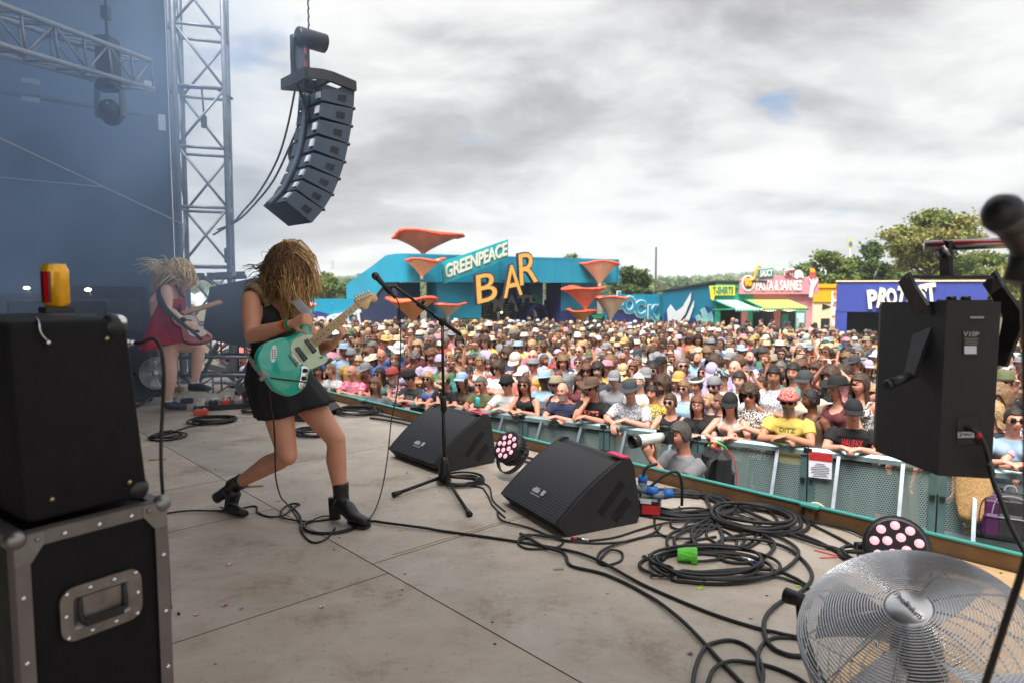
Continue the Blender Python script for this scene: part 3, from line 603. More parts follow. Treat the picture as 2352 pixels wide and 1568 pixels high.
def stalls():
	# teal side wall with the raking roof
	F = Face((10.8, 49.0), (12.75, 43.0)); t = thing('stall_building', 'teal and green stall with a T-SHIRTS sign and raking roof', 'stall', (0, 0, 0))
	z0, z1 = F.p(1525, 672).z, F.p(1640, 650).z; a, b = F.a, F.q(F.L, 0)
	mb = MB(); mb.prism([a + Vector((0, 0, GZ)), b + Vector((0, 0, GZ)), b + Vector((0, 0, z1)), a + Vector((0, 0, z0))], Vector((.15, .1, 0))); mb.build('side_wall', teal_d, t)
	mb = MB(); P, w = decal(F, [(1525, 790), (1525, 722), (1545, 706), (1575, 735), (1600, 728), (1620, 702), (1640, 712), (1640, 790)], .04); mb.prism(P, w); mb.build('painted_hill', navy, t)
	mb = MB()
	for pts in ([(1538, 790), (1532, 712), (1540, 700), (1552, 716), (1567, 706), (1587, 672), (1586, 690), (1574, 722), (1556, 745), (1552, 765)], [(1556, 785), (1560, 750), (1577, 727), (1594, 690), (1593, 706), (1582, 738), (1566, 772)], [(1533, 795), (1532, 740), (1542, 760), (1545, 795)]):
		P, w = decal(F, pts, .1); mb.prism(P, w)
	mb.build('mural_hand', white_p, t)
	mb = MB()
	P, w = decal(F, [(1600, 795), (1595, 762), (1608, 758), (1596, 728), (1605, 722), (1614, 735), (1608, 712), (1617, 706), (1626, 722), (1634, 715), (1638, 730), (1637, 795)], .12); mb.prism(P, w); mb.build('mural_splash', M('splash_blue', S(104, 190, 236), .6, 0, .3, .8, stain=S(190, 230, 170)), t)
	mb = MB(); mb.prism([a + Vector((-.2, .3, z0 + .02)), b + Vector((-.1, -.3, z1 + .02)), b + Vector((3.2, -.2, z1 + .02)), a + Vector((4, .4, z0 + .02))], (0, 0, .12)); mb.build('roof', M('dark_roof', (.04, .045, .05), .7), t)
	G = Face((12.75, 43.0), (15.2, 43.2)); zt = z1 - .05
	green = M('stall_green', S(34, 160, 128), .55, 0, .1)
	mb = MB(); wallbox(mb, G, 0, G.L, -.1, zt, .1, .15); wallbox(mb, G, 0, .35, GZ, -.1, .1, .15); wallbox(mb, G, G.L - .3, G.L, GZ, -.1, .1, .15); mb.build('front_wall', green, t)
	mb = MB(); wallbox(mb, G, .3, G.L - .3, GZ, -.1, -1.2, .1); mb.build('dark_inside', M('dark_inside', (.015, .016, .02), .8), t)
	mb = MB(); wallbox(mb, G, -.02, G.L, zt - .28, zt, .22, .1); mb.build('fascia', M('stall_green_light', S(40, 180, 140), .55), t)
	def awning(name, F_, px0, px1, py0, py1, depth, mat, parent, slant=0):
		p0, p1 = F_.p(px0, py0, .12), F_.p(px1, py0, .12); drop = F_.p(px0, py0, .12).z - F_.p(px0, py1, .12 + depth).z
		q0, q1 = p0 + F_.n * depth - Vector((0, 0, drop)), p1 + F_.n * depth - Vector((0, 0, drop)); q0 += F_.x * slant; q1 += F_.x * slant; n = 16 if px1 < 1700 else 26; mb = MB(); vs = []; W_ = (p1 - p0).length
		for i in range(n + 1):
			f = i / n
			for a, b in ((p0, p1), (q0, q1)): vs.append(a.lerp(b, f))
		for i in range(n + 1): vs.append(q0.lerp(q1, i / n) - Vector((0, 0, .16)))
		for i in range(n): mb.add([vs[2 * i], vs[2 * i + 2], vs[2 * i + 3], vs[2 * i + 1]], [(0, 1, 2, 3)], i % 2); mb.add([vs[2 * i + 1], vs[2 * i + 3], vs[2 * n + 2 + i + 1], vs[2 * n + 2 + i]], [(0, 1, 2, 3)], i % 2)
		mb.build(name, mat, parent, fix=False)
		mb = MB(); mb.bar(p0, q0, .05, 6); mb.bar(q0 - Vector((0, 0, .1)), q1 - Vector((0, 0, .1)), .04, 6); mb.bar(q0, F_.q((p0 - F_.a).dot(F_.x), q0.z - .1, .12), .05, 6); mb.build('awning_frame', green if 'x' in name else M('awning_frame', S(40, 150, 120), .5), parent)
	awning('awning', G, 1637, 1692, 689, 711, 1.4, [white_p, green], t, .9)
	pt = Face((15.2, 43.2), (21.0, 43.8)); p = thing('food_stall', 'pink food stall with PASTA and SARNIES fascia and yellow awning', 'stall', (0, 0, 0)); pink = M('pink_paint', S(226, 146, 160), .55, 0, .08)
	x0, x1 = pt.u(1705), pt.u(1868); mb = MB(); wallbox(mb, pt, x0, x1, -.05, pt.p(1790, 652).z, 0, .2); wallbox(mb, pt, x0, x0 + .4, GZ, -.05, 0, .2); wallbox(mb, pt, pt.u(1832), x1, GZ, -.05, 0, .2); wallbox(mb, pt, pt.u(1780), pt.u(1795), GZ, -.05, 0, .2); mb.build('front_wall', pink, p)
	mb = MB(); wallbox(mb, pt, x0, x1, GZ, -.02, -1.5, .1); mb.build('dark_inside', MATS['dark_inside'], p)
	mb = MB(); wallbox(mb, pt, x0, x1, GZ, GZ + 1.1, .02, .1); mb.build('counter', M('stall_teal', S(60, 160, 140), .6), p)
	awning('awning', pt, 1708, 1812, 688, 707, 1.3, [M('awning_yellow', S(226, 208, 80), .6), M('awning_green', S(120, 180, 110), .6)], p, .6)
	mb = MB(); wallbox(mb, pt, pt.u(1828), pt.u(1852), -1.6, pt.p(1840, 714).z, .06, .05, 0); wallbox(mb, pt, pt.u(1830), pt.u(1848), -1.5, pt.p(1840, 716).z - .1, .075, .03, 1); wallbox(mb, pt, pt.u(1797), pt.u(1812), -1.6, pt.p(1800, 722).z, .06, .05, 0); mb.build('menu_board', [M('stall_teal'), M('menu_sheet', S(200, 225, 225), .6, 0, .3, 4)], p)
	mb = MB()
	for k in range(26): f = k / 25; q = pt.p(1700 + 135 * f, 711 + 3 * math.sin(f * math.pi * 3) ** 2, 1.2); mb.ball(q, .05, 6, 4)
	mb.build('bulb_string', M('warm_bulb'), p)
	# pink sign board with cut top
	s = thing('sign_board', 'pink sign board lettered PASTA and SARNIES with a plate and fork', 'sign', (0, 0, 0)); o = .35
	mb = MB(); P, w = decal(pt, [(1699, 676), (1880, 676), (1880, 638), (1865, 634), (1850, 641), (1842, 632), (1800, 634), (1780, 632), (1768, 638), (1740, 640), (1699, 641)], o, .25); mb.prism(P, w); mb.build('board', pink, s)
	def lt(txt, px, py, wpx, hpx, mat, off, nm='lettering', ang=0.0):
		vs, fs = text_mb(txt, 1, .05, .03); mb = MB(); sx = max(v.x for v in vs) - min(v.x for v in vs); sz = max(v.z for v in vs) - min(v.z for v in vs); c = pt.p(px, py, off); k = (pt.p(px + wpx / 2, py, off) - pt.p(px - wpx / 2, py, off)).length / sx; kz = (pt.p(px, py - hpx / 2, off).z - pt.p(px, py + hpx / 2, off).z) / sz; mz = (max(v.z for v in vs) + min(v.z for v in vs)) / 2
		mb.add(place([Vector((v.x * k, v.y, (v.z - mz) * kz + v.x * k * ang)) for v in vs], c, pt.x), fs); return mb.build(nm, mat, s)
	lt('PASTA & SARNIES', 1789, 656, 105, 24, white_p, o + .05)
	mb = MB(); P, w = decal(pt, [(1742, 620), (1777, 616), (1777, 637), (1743, 640)], o + .08, .05); mb.prism(P, w); mb.build('saucy_panel', M('sign_teal', S(30, 140, 120), .5), s); lt('SAUCY', 1760, 628, 29, 16, white_p, o + .12, 'lettering', .08)
	mb = MB(); P, w = decal(pt, [(1802, 634), (1802, 622), (1808, 616), (1815, 620), (1822, 615), (1828, 622), (1838, 620), (1845, 628), (1846, 640), (1838, 637), (1830, 641), (1820, 636)], o + .08, .05); mb.prism(P, w); mb.build('steam_cutout', white_p, s); lt('HOT', 1815, 628, 22, 15, M('sign_red', S(150, 30, 50), .5), o + .12, 'lettering', .08)
	def disc(px, py, rx, ry, off, mat, nm):
		mb = MB(); P, w = decal(pt, [(px + rx * math.cos(a), py + ry * math.sin(a)) for a in [2 * math.pi * k / 20 for k in range(20)]], off, .06); mb.prism(P, w); mb.build(nm, mat, s)
	disc(1719, 651, 15.5, 19, o + .06, white_p, 'plate'); disc(1719, 650, 11, 14, o + .1, M('sauce_red', S(140, 44, 38), .5), 'sauce')
	mb = MB(); r = random.Random(4)
	for k in range(7): mb.tube(smooth_pts([pt.p(1719 + r.uniform(-9, 9), 650 + r.uniform(-11, 11), o + .14) for _ in range(4)], 4), .05, 6)
	mb.tube(smooth_pts([pt.p(x, y, o + .15) for x, y in ((1720, 645), (1732, 640), (1737, 620), (1742, 612), (1748, 615))], 4), .07, 6)
	mb.build('noodle', M('noodle_yellow', S(240, 180, 50), .5), s)
	mb = MB(); P, w = decal(pt, [(1866, 684), (1859, 683), (1863, 655), (1858, 640), (1862, 640), (1866, 650), (1866, 637), (1870, 638), (1871, 650), (1876, 640), (1879, 643), (1873, 657), (1869, 664)], o + .1, .08); mb.prism(P, w); mb.build('cutout_hand', white_p, s)
	disc(1867, 628, 7, 12, o + .12, M('cone_pink', S(214, 90, 90), .5), 'ice_cone'); disc(1867, 622, 5.5, 5, o + .16, M('noodle_yellow'), 'ice_cone')
	# T-SHIRTS arrow sign
	s2 = thing('sign_board', 'yellow arrow sign lettered T-SHIRTS over the striped green awning', 'sign', (0, 0, 0)); mb = MB(); P, w = decal(G, [(1629, 657), (1688, 656), (1688, 679), (1642, 679), (1640, 687), (1642, 687), (1637, 691), (1631, 686), (1633, 686)], .3, .06); mb.prism(P, w); mb.build('board', M('sign_yellow', S(236, 216, 60), .5, 0, .06), s2)
	vs, fs = text_mb('T-SHIRTS', 1, .04, .02); sx = max(v.x for v in vs) - min(v.x for v in vs); c = G.p(1661, 668, .33); k = (G.p(1684, 668, .33) - G.p(1637, 668, .33)).length / sx; mz = .0
	mb = MB(); mb.add(place([Vector((v.x * k, v.y, v.z * .62)) for v in vs], c, G.x), fs); mb.build('lettering', M('sign_teal'), s2)
	# yellow stall
	Y_ = Face((20.5, 46.0), (25.0, 46.0)); y = thing('food_stall', 'yellow stall with cream front between the pink and navy stalls', 'stall', (0, 0, 0)); mb = MB(); xa, xb = Y_.u(1868), Y_.u(1930); zt = Y_.p(1900, 653).z; wallbox(mb, Y_, xa, xb, Y_.p(1900, 694).z, zt, .1, .2); wallbox(mb, Y_, xa, xb, zt - .25, zt, .2, .1); mb.build('fascia', M('yellow_paint', S(250, 176, 20), .55, 0, .06), y)
	mb = MB(); wallbox(mb, Y_, xa, xb, GZ, Y_.p(1900, 694).z, 0, .2); mb.build('front_wall', M('cream_paint', S(238, 218, 180), .6, 0, .1, 1.2), y)
	mb = MB(); P, w = decal(Y_, [(1890, 698), (1910, 705), (1888, 712)], .05); mb.prism(P, w); wallbox(mb, Y_, Y_.u(1888), Y_.u(1908), GZ, -.8, .04, .05); mb.build('opening', M('dark_inside'), y)
	# plank ladder sign
	l = thing('plank_post', 'white post with stacked plank signs beside the navy stall', 'signpost', Y_.p(1911, 720, 2.0)); q = Y_.p(1911, 720, 2.0); mb = MB(); mb.bar((0, 0, GZ - q.z), (0, 0, 1.4), .06, 8)
	mb.build('post', white_p, l)
	for k in range(8): mb = MB(); mb.box((.35, -.05, 1.2 - k * .36), (.75, .05, .16), Matrix.Rotation(.1 * (-1) ** k, 3, 'Y')); mb.build('plank', white_p if k % 2 else M('plank_red', (.5, .2, .15), .7), l)
	# navy stall
	N_ = Face((15.4, 32.5), (23.6, 28.7)); nb = thing('stall_building', 'navy blue stall with big white PROTEST lettering and dark opening', 'stall', (0, 0, 0)); xa, xb = N_.u(1922), N_.u(2268); zt, zb = N_.p(2000, 648).z, N_.p(2000, 717).z; blue = M('royal_paint', S(60, 74, 160), .55, 0, .08)
	mb = MB(); wallbox(mb, N_, xa, xb, zb, zt, .1, .2); wallbox(mb, N_, xa, N_.u(1948), GZ, zb, .08, .2); wallbox(mb, N_, N_.u(2230), xb, GZ, zb, .08, .2); mb.build('fascia', blue, nb)
	mb = MB(); wallbox(mb, N_, xa - .05, xb + .05, zt, zt + .07, .16, .35); mb.build('cornice', M('cream_trim', S(240, 215, 180), .5), nb)
	mb = MB(); wallbox(mb, N_, xa, xb, GZ, zb, -2.5, .1); mb.add(*_box(N_.q((xa + xb) / 2, zt - .2, -2.4), (xb - xa, 4.6, .1), N_.R), 0); mb.build('dark_inside', MATS['dark_inside'], nb)
	mb = MB(); mb.add(*_box(N_.q(N_.u(1970), -1.3, -.8), (1.0, .7, .9), N_.R), 0); mb.add(*_box(N_.q(N_.u(1970), -1.3, -.44), (.5, .03, .35), N_.R), 1); mb.build('flight_crate', [M('crate_black', (.03, .03, .035), .5), M('pale_plate')], nb)
	mb = MB(); word = 'PROTEST'
	for k, ch in enumerate(word):
		px = 2003 + k * 22.5; py = 690 - k * 2.6; c = N_.p(px, py, .2); vs, fs = text_mb(ch, 1, .14, .05); sz = max(v.z for v in vs) - min(v.z for v in vs); sx = max(v.x for v in vs) - min(v.x for v in vs); hz = (44 + 3 * math.sin(k * 2)) / 1568 * 31.5 / sz; kx = .42 / sx; an = .2 * (-1) ** k * .6
		mb.add(place([Vector((v.x * kx, v.y, v.z * hz)) for v in vs], c, N_.x + Vector((0, 0, an)), Vector((0, 0, 1)) - N_.x * .16), fs)
	mb.build('lettering', M('cream_lettering', S(232, 226, 212), .55, 0, .06), nb)
stalls()
def poles():
	q = at(1505, 700, 60); mb = MB(); mb.tube([(q.x, q.y, GZ - .5), (q.x, q.y, at(1505, 568, 60).z)], [.12, .08], 8); o = mb.build('timber_pole', M('pole_wood', (.09, .08, .07), .8)); tag(o, 'tall bare dark pole standing behind the painted fence', 'pole')
	q = at(1757, 690, 70); mb = MB(); mb.tube([(q.x, q.y, -3), (q.x, q.y, at(1757, 645, 70).z)], .12, 6); mb.box((q.x, q.y, at(1757, 640, 70).z), (.4, .3, .5)); o = mb.build('carved_post', M('pole_wood')); tag(o, 'short dark post with a knob behind the stalls', 'pole')
	t = thing('flag_tower', 'yellow square panel with a blue mark rising above the trees', 'sign', at(1953, 560, 75)); mb = MB(); mb.box((0, 0, 0), (.7, .12, .95), Matrix.Rotation(.1, 3, 'Z')); mb.build('panel', M('sign_yellow2', S(226, 200, 120), .6), t); mb = MB(); mb.prism([(-.2, -.08, -.25), (.15, -.08, -.3), (.22, -.08, .0), (0, -.08, .28), (-.22, -.08, .1)], (0, -.03, 0)); mb.build('blue_mark', M('mark_blue', S(40, 130, 200), .6), t); mb = MB(); mb.bar((0, 0, -8), (0, 0, -.4), .06); mb.build('mast', steel, t)
	for k, (px, y0, y1) in enumerate(((764, 612, 597), (1815, 612, 598), (1838, 612, 600), (1868, 612, 598))):
		q = at(px, y0, 900); t_ = at(px, y1, 900).z; mb = MB()
		for sx in (-1, 1):
			for sy in (-1, 1): mb.tube([(q.x + sx * 1.6, q.y + sy * 1.6, q.z - 4), (q.x, q.y, t_)], .22, 4)
		for f, w in ((.55, 3.2), (.75, 2.6)): mb.tube([(q.x - w, q.y, q.z + (t_ - q.z) * f), (q.x + w, q.y, q.z + (t_ - q.z) * f)], .2, 4)
		o = mb.build('pylon', M('pylon_grey', (.25, .27, .3), .6)); tag(o, 'tiny grey lattice pylon on the skyline ' + ('above the woods beside the guitarist', 'over the saucy sign', 'between the saucy and hot signs', 'over the ice cone cutout')[k], 'pylon', 'pylons on the skyline')
poles()
# ================================================================ hills, woods, trees, tents
def leafmat(name, cols):
	if name in MATS: return MATS[name]
	m = bpy.data.materials.new(name); m.use_nodes = True; MATS[name] = m; nt = m.node_tree; N = nt.nodes; L = nt.links; b = N['Principled BSDF']; b.inputs['Roughness'].default_value = .6
	a = N.new('ShaderNodeAttribute'); a.attribute_name = 'tint'; L.new(a.outputs['Color'], b.inputs['Base Color'])
	b.inputs['Specular IOR Level'].default_value = .25
	tr = N.new('ShaderNodeBsdfTranslucent'); L.new(a.outputs['Color'], tr.inputs[0]); mx = N.new('ShaderNodeMixShader'); mx.inputs[0].default_value = .3; L.new(b.outputs[0], mx.inputs[1]); L.new(tr.outputs[0], mx.inputs[2]); L.new(mx.outputs[0], N['Material Output'].inputs[0])
	return m
def np_mesh(name, V, Fq, tint, mat, smooth=False):
	"""V (n,3), Fq (m,k) int, tint (m,3) per face"""
	me = bpy.data.meshes.new(name); k = Fq.shape[1]; me.vertices.add(len(V)); me.vertices.foreach_set('co', V.astype(np.float32).ravel()); me.loops.add(Fq.size); me.loops.foreach_set('vertex_index', Fq.astype(np.int32).ravel())
	me.polygons.add(len(Fq)); me.polygons.foreach_set('loop_start', np.arange(0, Fq.size, k, dtype=np.int32)); me.polygons.foreach_set('loop_total', np.full(len(Fq), k, np.int32)); me.polygons.foreach_set('use_smooth', np.full(len(Fq), smooth))
	ca = me.color_attributes.new('tint', 'FLOAT_COLOR', 'CORNER'); c = np.concatenate([np.repeat(tint, k, 0), np.ones((Fq.size, 1))], 1); ca.data.foreach_set('color', c.astype(np.float32).ravel())
	me.materials.append(mat); me.update(calc_edges=True); me.validate(); o = bpy.data.objects.new(name, me); C.objects.link(o); return o
LEAF = leafmat('leaf', None)
def leaf_quads(rg, P, size, up=.3):
	n = len(P); a = rg.normal(size=(n, 3)); a[:, 2] *= .8; a /= np.linalg.norm(a, axis=1)[:, None]; b = rg.normal(size=(n, 3)); b -= a * (a * b).sum(1)[:, None]; b /= np.linalg.norm(b, axis=1)[:, None]
	s = size * rg.uniform(.6, 1.5, n)[:, None]; V = np.stack([P - a * s, P + b * s * .55, P + a * s, P - b * s * .55], 1).reshape(-1, 3); F = np.arange(4 * n).reshape(n, 4); return V, F
def tree(px0, px1, pyt, pyb, Y, lab, cols, seed, dens=1.0, leaf=.16, shape='round', trunk_px=None, zb=None, group='trees beyond the stalls'):
	rg = np.random.default_rng(seed); r = random.Random(seed); a = at(px0, pyb, Y); b = at(px1, pyt, Y); W_ = b.x - a.x; H = b.z - a.z; cx = (a.x + b.x) / 2; zb = GZ if zb is None else zb
	base = Vector((cx if trunk_px is None else at(trunk_px, 660, Y).x, Y, zb)); t = thing('tree', lab, 'tree', base, group=group)
	mb = MB(); ends = []; zc = a.z
	mb.tube([(0, 0, 0), (W_ * .02, 0, (zc - zb) * .6), (W_ * .01, 0, zc - zb + H * .3)], [W_ * .035 + .08, W_ * .027 + .06, W_ * .018], 8)
	ncl = int(20 * dens) + 12; cl = []
	for k in range(ncl):
		th = r.uniform(0, 6.283); f = r.random() ** .6; u_ = r.uniform(0, 1)
		if shape == 'umbrella': z = .25 + .75 * u_; rad = .5 * min(1, .25 + 1.25 * z) * (1 - max(0, z - .7) * 1.6);
		else: z = u_; rad = .5 * math.sqrt(max(.05, 1 - (2 * z - .9) ** 2))
		p = Vector((cx - base.x + math.cos(th) * rad * f * W_, math.sin(th) * rad * f * W_ * .8, zc - zb + z * H * .93)); cl.append(p)
		if k % 2 == 0: s = Vector((W_ * .01, 0, zc - zb + H * .28 * r.random())); m = s.lerp(p, .5) + Vector((0, 0, -.06 * H)); mb.tube([s, m, p], [W_ * .012 + .03, W_ * .008 + .02, .015], 5)
	mb.build('trunk', M('bark', (.09, .07, .05), .9, 0, .3, 4), t)
	Ps = []; T = []; nl = int(170 * dens)
	for p in cl:
		q = rg.normal(size=(nl, 3)) * np.array([W_ * .058, W_ * .058, H * .042]) + np.array(p); Ps.append(q); c = np.array(cols[r.randrange(len(cols))]) * 2.0; sh = rg.uniform(.7, 1.3, (nl, 1)); T.append(c * sh)
	P = np.concatenate(Ps); V, F = leaf_quads(rg, P, leaf * .78); o = np_mesh('crown', V, F, np.concatenate(T), LEAF); o.parent = t
GR1 = [(.075, .105, .028), (.10, .13, .035), (.055, .085, .022), (.13, .145, .045)]; GR2 = [(.045, .075, .025), (.065, .10, .03), (.035, .06, .02)]; GR3 = [(.09, .11, .03), (.13, .14, .04), (.16, .15, .05)]
tree(2032, 2255, 478, 648, 46, 'tall spreading tree with an airy umbrella crown above the speaker', GR3, 1, 1.7, .17, 'umbrella', 2128)
tree(1828, 1972, 575, 690, 52, 'broad mid green tree rising behind the pink stall', GR1, 2, 1.5, .17)
tree(1938, 2052, 555, 700, 56, 'darker green tree behind the yellow panel', GR2, 3, 1.3, .17)
tree(2100, 2370, 580, 700, 50, 'wide bushy tree over the navy stall roof', GR1, 4, 1.9, .17)
tree(2210, 2500, 600, 720, 44, 'pale green tree beside the hanging microphone', GR3, 5, 1.6, .17)
tree(1980, 2110, 610, 700, 60, 'low dark tree between the umbrella tree and the stalls', GR2, 6, 1.2, .17)
tree(1388, 1506, 612, 700, 58, 'dark rounded tree behind the far end of the bar', GR2, 7, 1.6, .16)
tree(1270, 1352, 585, 650, 60, 'thin tree top poking over the bar fascia', GR1, 8, .5, .13, 'umbrella')
tree(690, 800, 628, 720, 75, 'rounded green tree behind the painted fence by the guitarist', GR1, 9, 1.4, .22)
tree(770, 850, 640, 720, 80, 'dark tree against the raking side of the bar', GR2, 10, 1.2, .22)
def hz(x, y):
	d = math.hypot(x, y); a = math.degrees(math.atan2(x, y))
	h = 8 + 5 * math.sin(a * .13 + 1) + 5 * math.sin(a * .37) + (5 if a > 5 else 0) * max(0, 1 - abs(a - 21) / 16)
	f = max(0, min(1, (d - 180) / 750)); f = f * f * (3 - 2 * f)
	return GZ - .3 + f * h + 1.5 * noise.noise(Vector((x * .01, y * .01, 0))) * f
def hills():
	mb = MB(); na, nr = 96, 26; vs = []
	for i in range(na + 1):
		a = math.radians(-62 + 124 * i / na)
		for j in range(nr + 1):
			d = 170 * (9.5 ** (j / nr)); x, y = d * math.sin(a), d * math.cos(a); vs.append((x, y, hz(x, y) - (0.6 if j == 0 else 0)))
	k = nr + 1; mb.add(vs, [(i * k + j, i * k + j + 1, (i + 1) * k + j + 1, (i + 1) * k + j) for i in range(na) for j in range(nr)], 0, True)
	tag(mb.build('hills', M('hill_grass', (.13, .16, .055), .95, 0, .35, .02, stain=(.24, .22, .11))), None, kind='structure')
	# woods on the slopes: far-off, one mass
	rg = np.random.default_rng(5); r = random.Random(5); Vs, Fs, Ts = [], [], []; off = 0
	for k in range(2600):
		a = math.radians(r.uniform(-30, 42)); d = r.uniform(230, 1050) if k % 4 else r.uniform(210, 300); x, y = d * math.sin(a), d * math.cos(a)
		if noise.noise(Vector((x * .006, y * .006, 3))) < -.12: continue
		s = r.uniform(2.4, 4.6) * (1 + d / 1200); c = np.array((x, y, hz(x, y) + s * .35)); n = 110 if d < 400 else 60
		v = rg.normal(size=(n, 3)); v /= np.linalg.norm(v, axis=1)[:, None]; v[:, 2] = np.abs(v[:, 2]) * 1.15 - .25; P = c + v * s * rg.uniform(.72, 1.05, (n, 1)); V, F = leaf_quads(rg, P, s * .22); Vs.append(V); Fs.append(F + off); off += len(V); cc = np.array(r.choice([(.05, .085, .03), (.075, .11, .035), (.10, .125, .04), (.04, .07, .03)])); Ts.append(cc * 2.0 * rg.uniform(.75, 1.25, (n, 1)))
	o = np_mesh('woods', np.concatenate(Vs), np.concatenate(Fs), np.concatenate(Ts), LEAF); tag(o, 'far-off woods covering the hillsides beyond the field', 'woods', kind='stuff')
	# far camp tents and caravans
	Vs, Fs, Ts = [], [], []; off = 0
	for k in range(420):
		z_ = r.random(); a = math.radians(r.uniform(-26, -12) if z_ < .55 else r.uniform(8, 22)); d = r.uniform(140, 420); x, y = d * math.sin(a), d * math.cos(a); w = r.uniform(1.5, 4) ; h = r.uniform(1.2, 2.4); z = hz(x, y)
		V = np.array([(x - w, y - w, z), (x + w, y - w, z), (x + w, y + w, z), (x - w, y + w, z), (x - w * .3, y, z + h), (x + w * .3, y, z + h)]); F = np.array([(0, 1, 5, 4), (1, 2, 5, 5), (2, 3, 4, 5), (3, 0, 4, 4)]); Vs.append(V); Fs.append(F + off); off += 6; Ts.append(np.tile(np.array(r.choice([(.75, .75, .75), (.8, .8, .82), (.7, .72, .75), (.25, .35, .55), (.6, .4, .3)])), (4, 1)))
	V = np.concatenate(Vs); F = np.concatenate(Fs); F3 = []; T3 = []; T = np.concatenate(Ts)
	for f, c in zip(F, T):
		F3.append(f[:3]); T3.append(c)
		if f[2] != f[3]: F3.append((f[0], f[2], f[3])); T3.append(c)
	o = np_mesh('far_tents', V, np.array(F3), np.array(T3), LEAF); tag(o, 'white tents and caravans scattered over the far fields', 'tents', kind='stuff')
hills()
# ================================================================ people: shared anatomy
from mathutils.bvhtree import BVHTree
def fuse(mb, name, voxel=.01, smooth=3, fac=.5):
	"""grow one continuous skin over overlapping limbs"""
	me = mb.mesh(name, []); bm = bmesh.new(); bm.from_mesh(me); bmesh.ops.recalc_face_normals(bm, faces=bm.faces); bm.to_mesh(me); bm.free()
	o = bpy.data.objects.new(name, me); C.objects.link(o)
	r = o.modifiers.new('r', 'REMESH'); r.mode = 'VOXEL'; r.voxel_size = voxel; r.use_smooth_shade = True
	if smooth: s = o.modifiers.new('s', 'SMOOTH'); s.iterations = smooth; s.factor = fac
	dg = bpy.context.evaluated_depsgraph_get(); dg.update(); m2 = bpy.data.meshes.new_from_object(o.evaluated_get(dg)); C.objects.unlink(o); bpy.data.objects.remove(o); bpy.data.meshes.remove(me); m2.name = name
	m2.polygons.foreach_set('use_smooth', [True] * len(m2.polygons)); return m2
def add_obj(name, me, parent=None, mats=None):
	o = bpy.data.objects.new(name, me); C.objects.link(o)
	if parent: o.parent = parent
	if mats:
		if not len(me.materials):
			for m in mats: me.materials.append(m)
		for i, m in enumerate(mats): o.material_slots[i].link = 'OBJECT'; o.material_slots[i].material = m
	return o
def g2(x, y, a, b): return math.exp(-(x / a) ** 2 - (y / b) ** 2)
def head_mb(mb, H, fem=False, n=30, k=22, s=1.0):
	"""H: 4x4 head frame, face towards -Y, origin between the ears"""
	rs = []
	for i in range(k + 1):
		th = math.pi * min(max(i / k, .015), .985); z0 = -math.cos(th); row = []
		for j in range(n):
			ph = 2 * math.pi * j / n; x = math.sin(th) * math.sin(ph); y = -math.sin(th) * math.cos(ph); z = z0
			w = .077 - (.012 if fem else .006) * max(0, -z) ; p = Vector((x * w, y * .096, z * .118))
			if z < 0: p.x *= 1 - .30 * z * z; p.y = p.y * (1 - .12 * z * z) - .010 * (-z)
			if z < -.1 and y > 0: p.y *= 1 - .35 * min(1, (-z - .1) * 1.6)
			if y < 0:
				f = p.copy(); zz, xx = f.z, f.x
				p.y -= .026 * g2(xx, zz + .022, .013, .020) + .012 * g2(xx, zz - .012, .010, .022) + .007 * g2(xx, zz + .062, .022, .012) + .011 * g2(xx, zz + .103, .024, .014) + .008 * g2(xx, zz - .034, .05, .010)
				p.y += .013 * (g2(xx - .031, zz - .012, .016, .012) + g2(xx + .031, zz - .012, .016, .012)) - .006 * (g2(xx - .045, zz + .025, .018, .02) + g2(xx + .045, zz + .025, .018, .02)) + .005 * g2(xx, zz + .078, .03, .006)
			row.append(H @ (p * s))
		rs.append(row)
	mb.rings(rs, 0, True)
	for sx in (-1, 1): mb.ball(H @ Vector((sx * .078 * s, .012 * s, -.004 * s)), (.013 * s, .022 * s, .034 * s), 8, 6, 0, H.to_3x3())
def hand_mb(mb, w, d, palm, curl=.5, side=1, s=1.0, spread=.16, r=.0088):
	"""w wrist, d pointing direction, palm: direction the palm faces; five fingers"""
	d = Vector(d).normalized(); pn = Vector(palm); pn = (pn - d * pn.dot(d)).normalized(); sd = d.cross(pn) * side; w = Vector(w)
	L = .095 * s; a = w; b = w + d * L
	mb.tube([a - d * .02 * s, a + d * .015 * s, a + d * .05 * s, b], [(.021 * s, .026 * s), (.016 * s, .030 * s), (.015 * s, .040 * s), (.012 * s, .038 * s)], 10, up=tuple(pn))
	for i, (o, ln) in enumerate(((-.030, .068), (-.010, .078), (.010, .074), (.029, .058))):
		p = b + sd * o * s - d * .008 * s; dd = (d + sd * o * spread * 30 * .12).normalized(); pts = [p - d * .02 * s]; pts.append(p); c = 0
		for q, fl in ((0, .42), (1, .33), (2, .25)):
			c += curl * (.9 if q == 0 else 1.0); v = dd * math.cos(c) + pn * math.sin(c); p = p + v * ln * s * fl; pts.append(p)
		mb.tube(pts, [r * s * 1.1, r * s * 1.08, r * s, r * s * .95, r * s * .8], 7)
	t0 = w + d * .028 * s - sd * .028 * s; v = (d * .6 - sd * .75 + pn * .25).normalized(); t1 = t0 + v * .035 * s; v2 = (d * .85 - sd * .25 + pn * (.3 + curl * .5)).normalized(); t2 = t1 + v2 * .032 * s; t3 = t2 + (v2 + pn * curl * .5).normalized() * .026 * s
	mb.tube([t0 - v * .015 * s, t0, t1, t2, t3], [.014 * s, .0135 * s, .0115 * s, .0105 * s, .008 * s], 7)
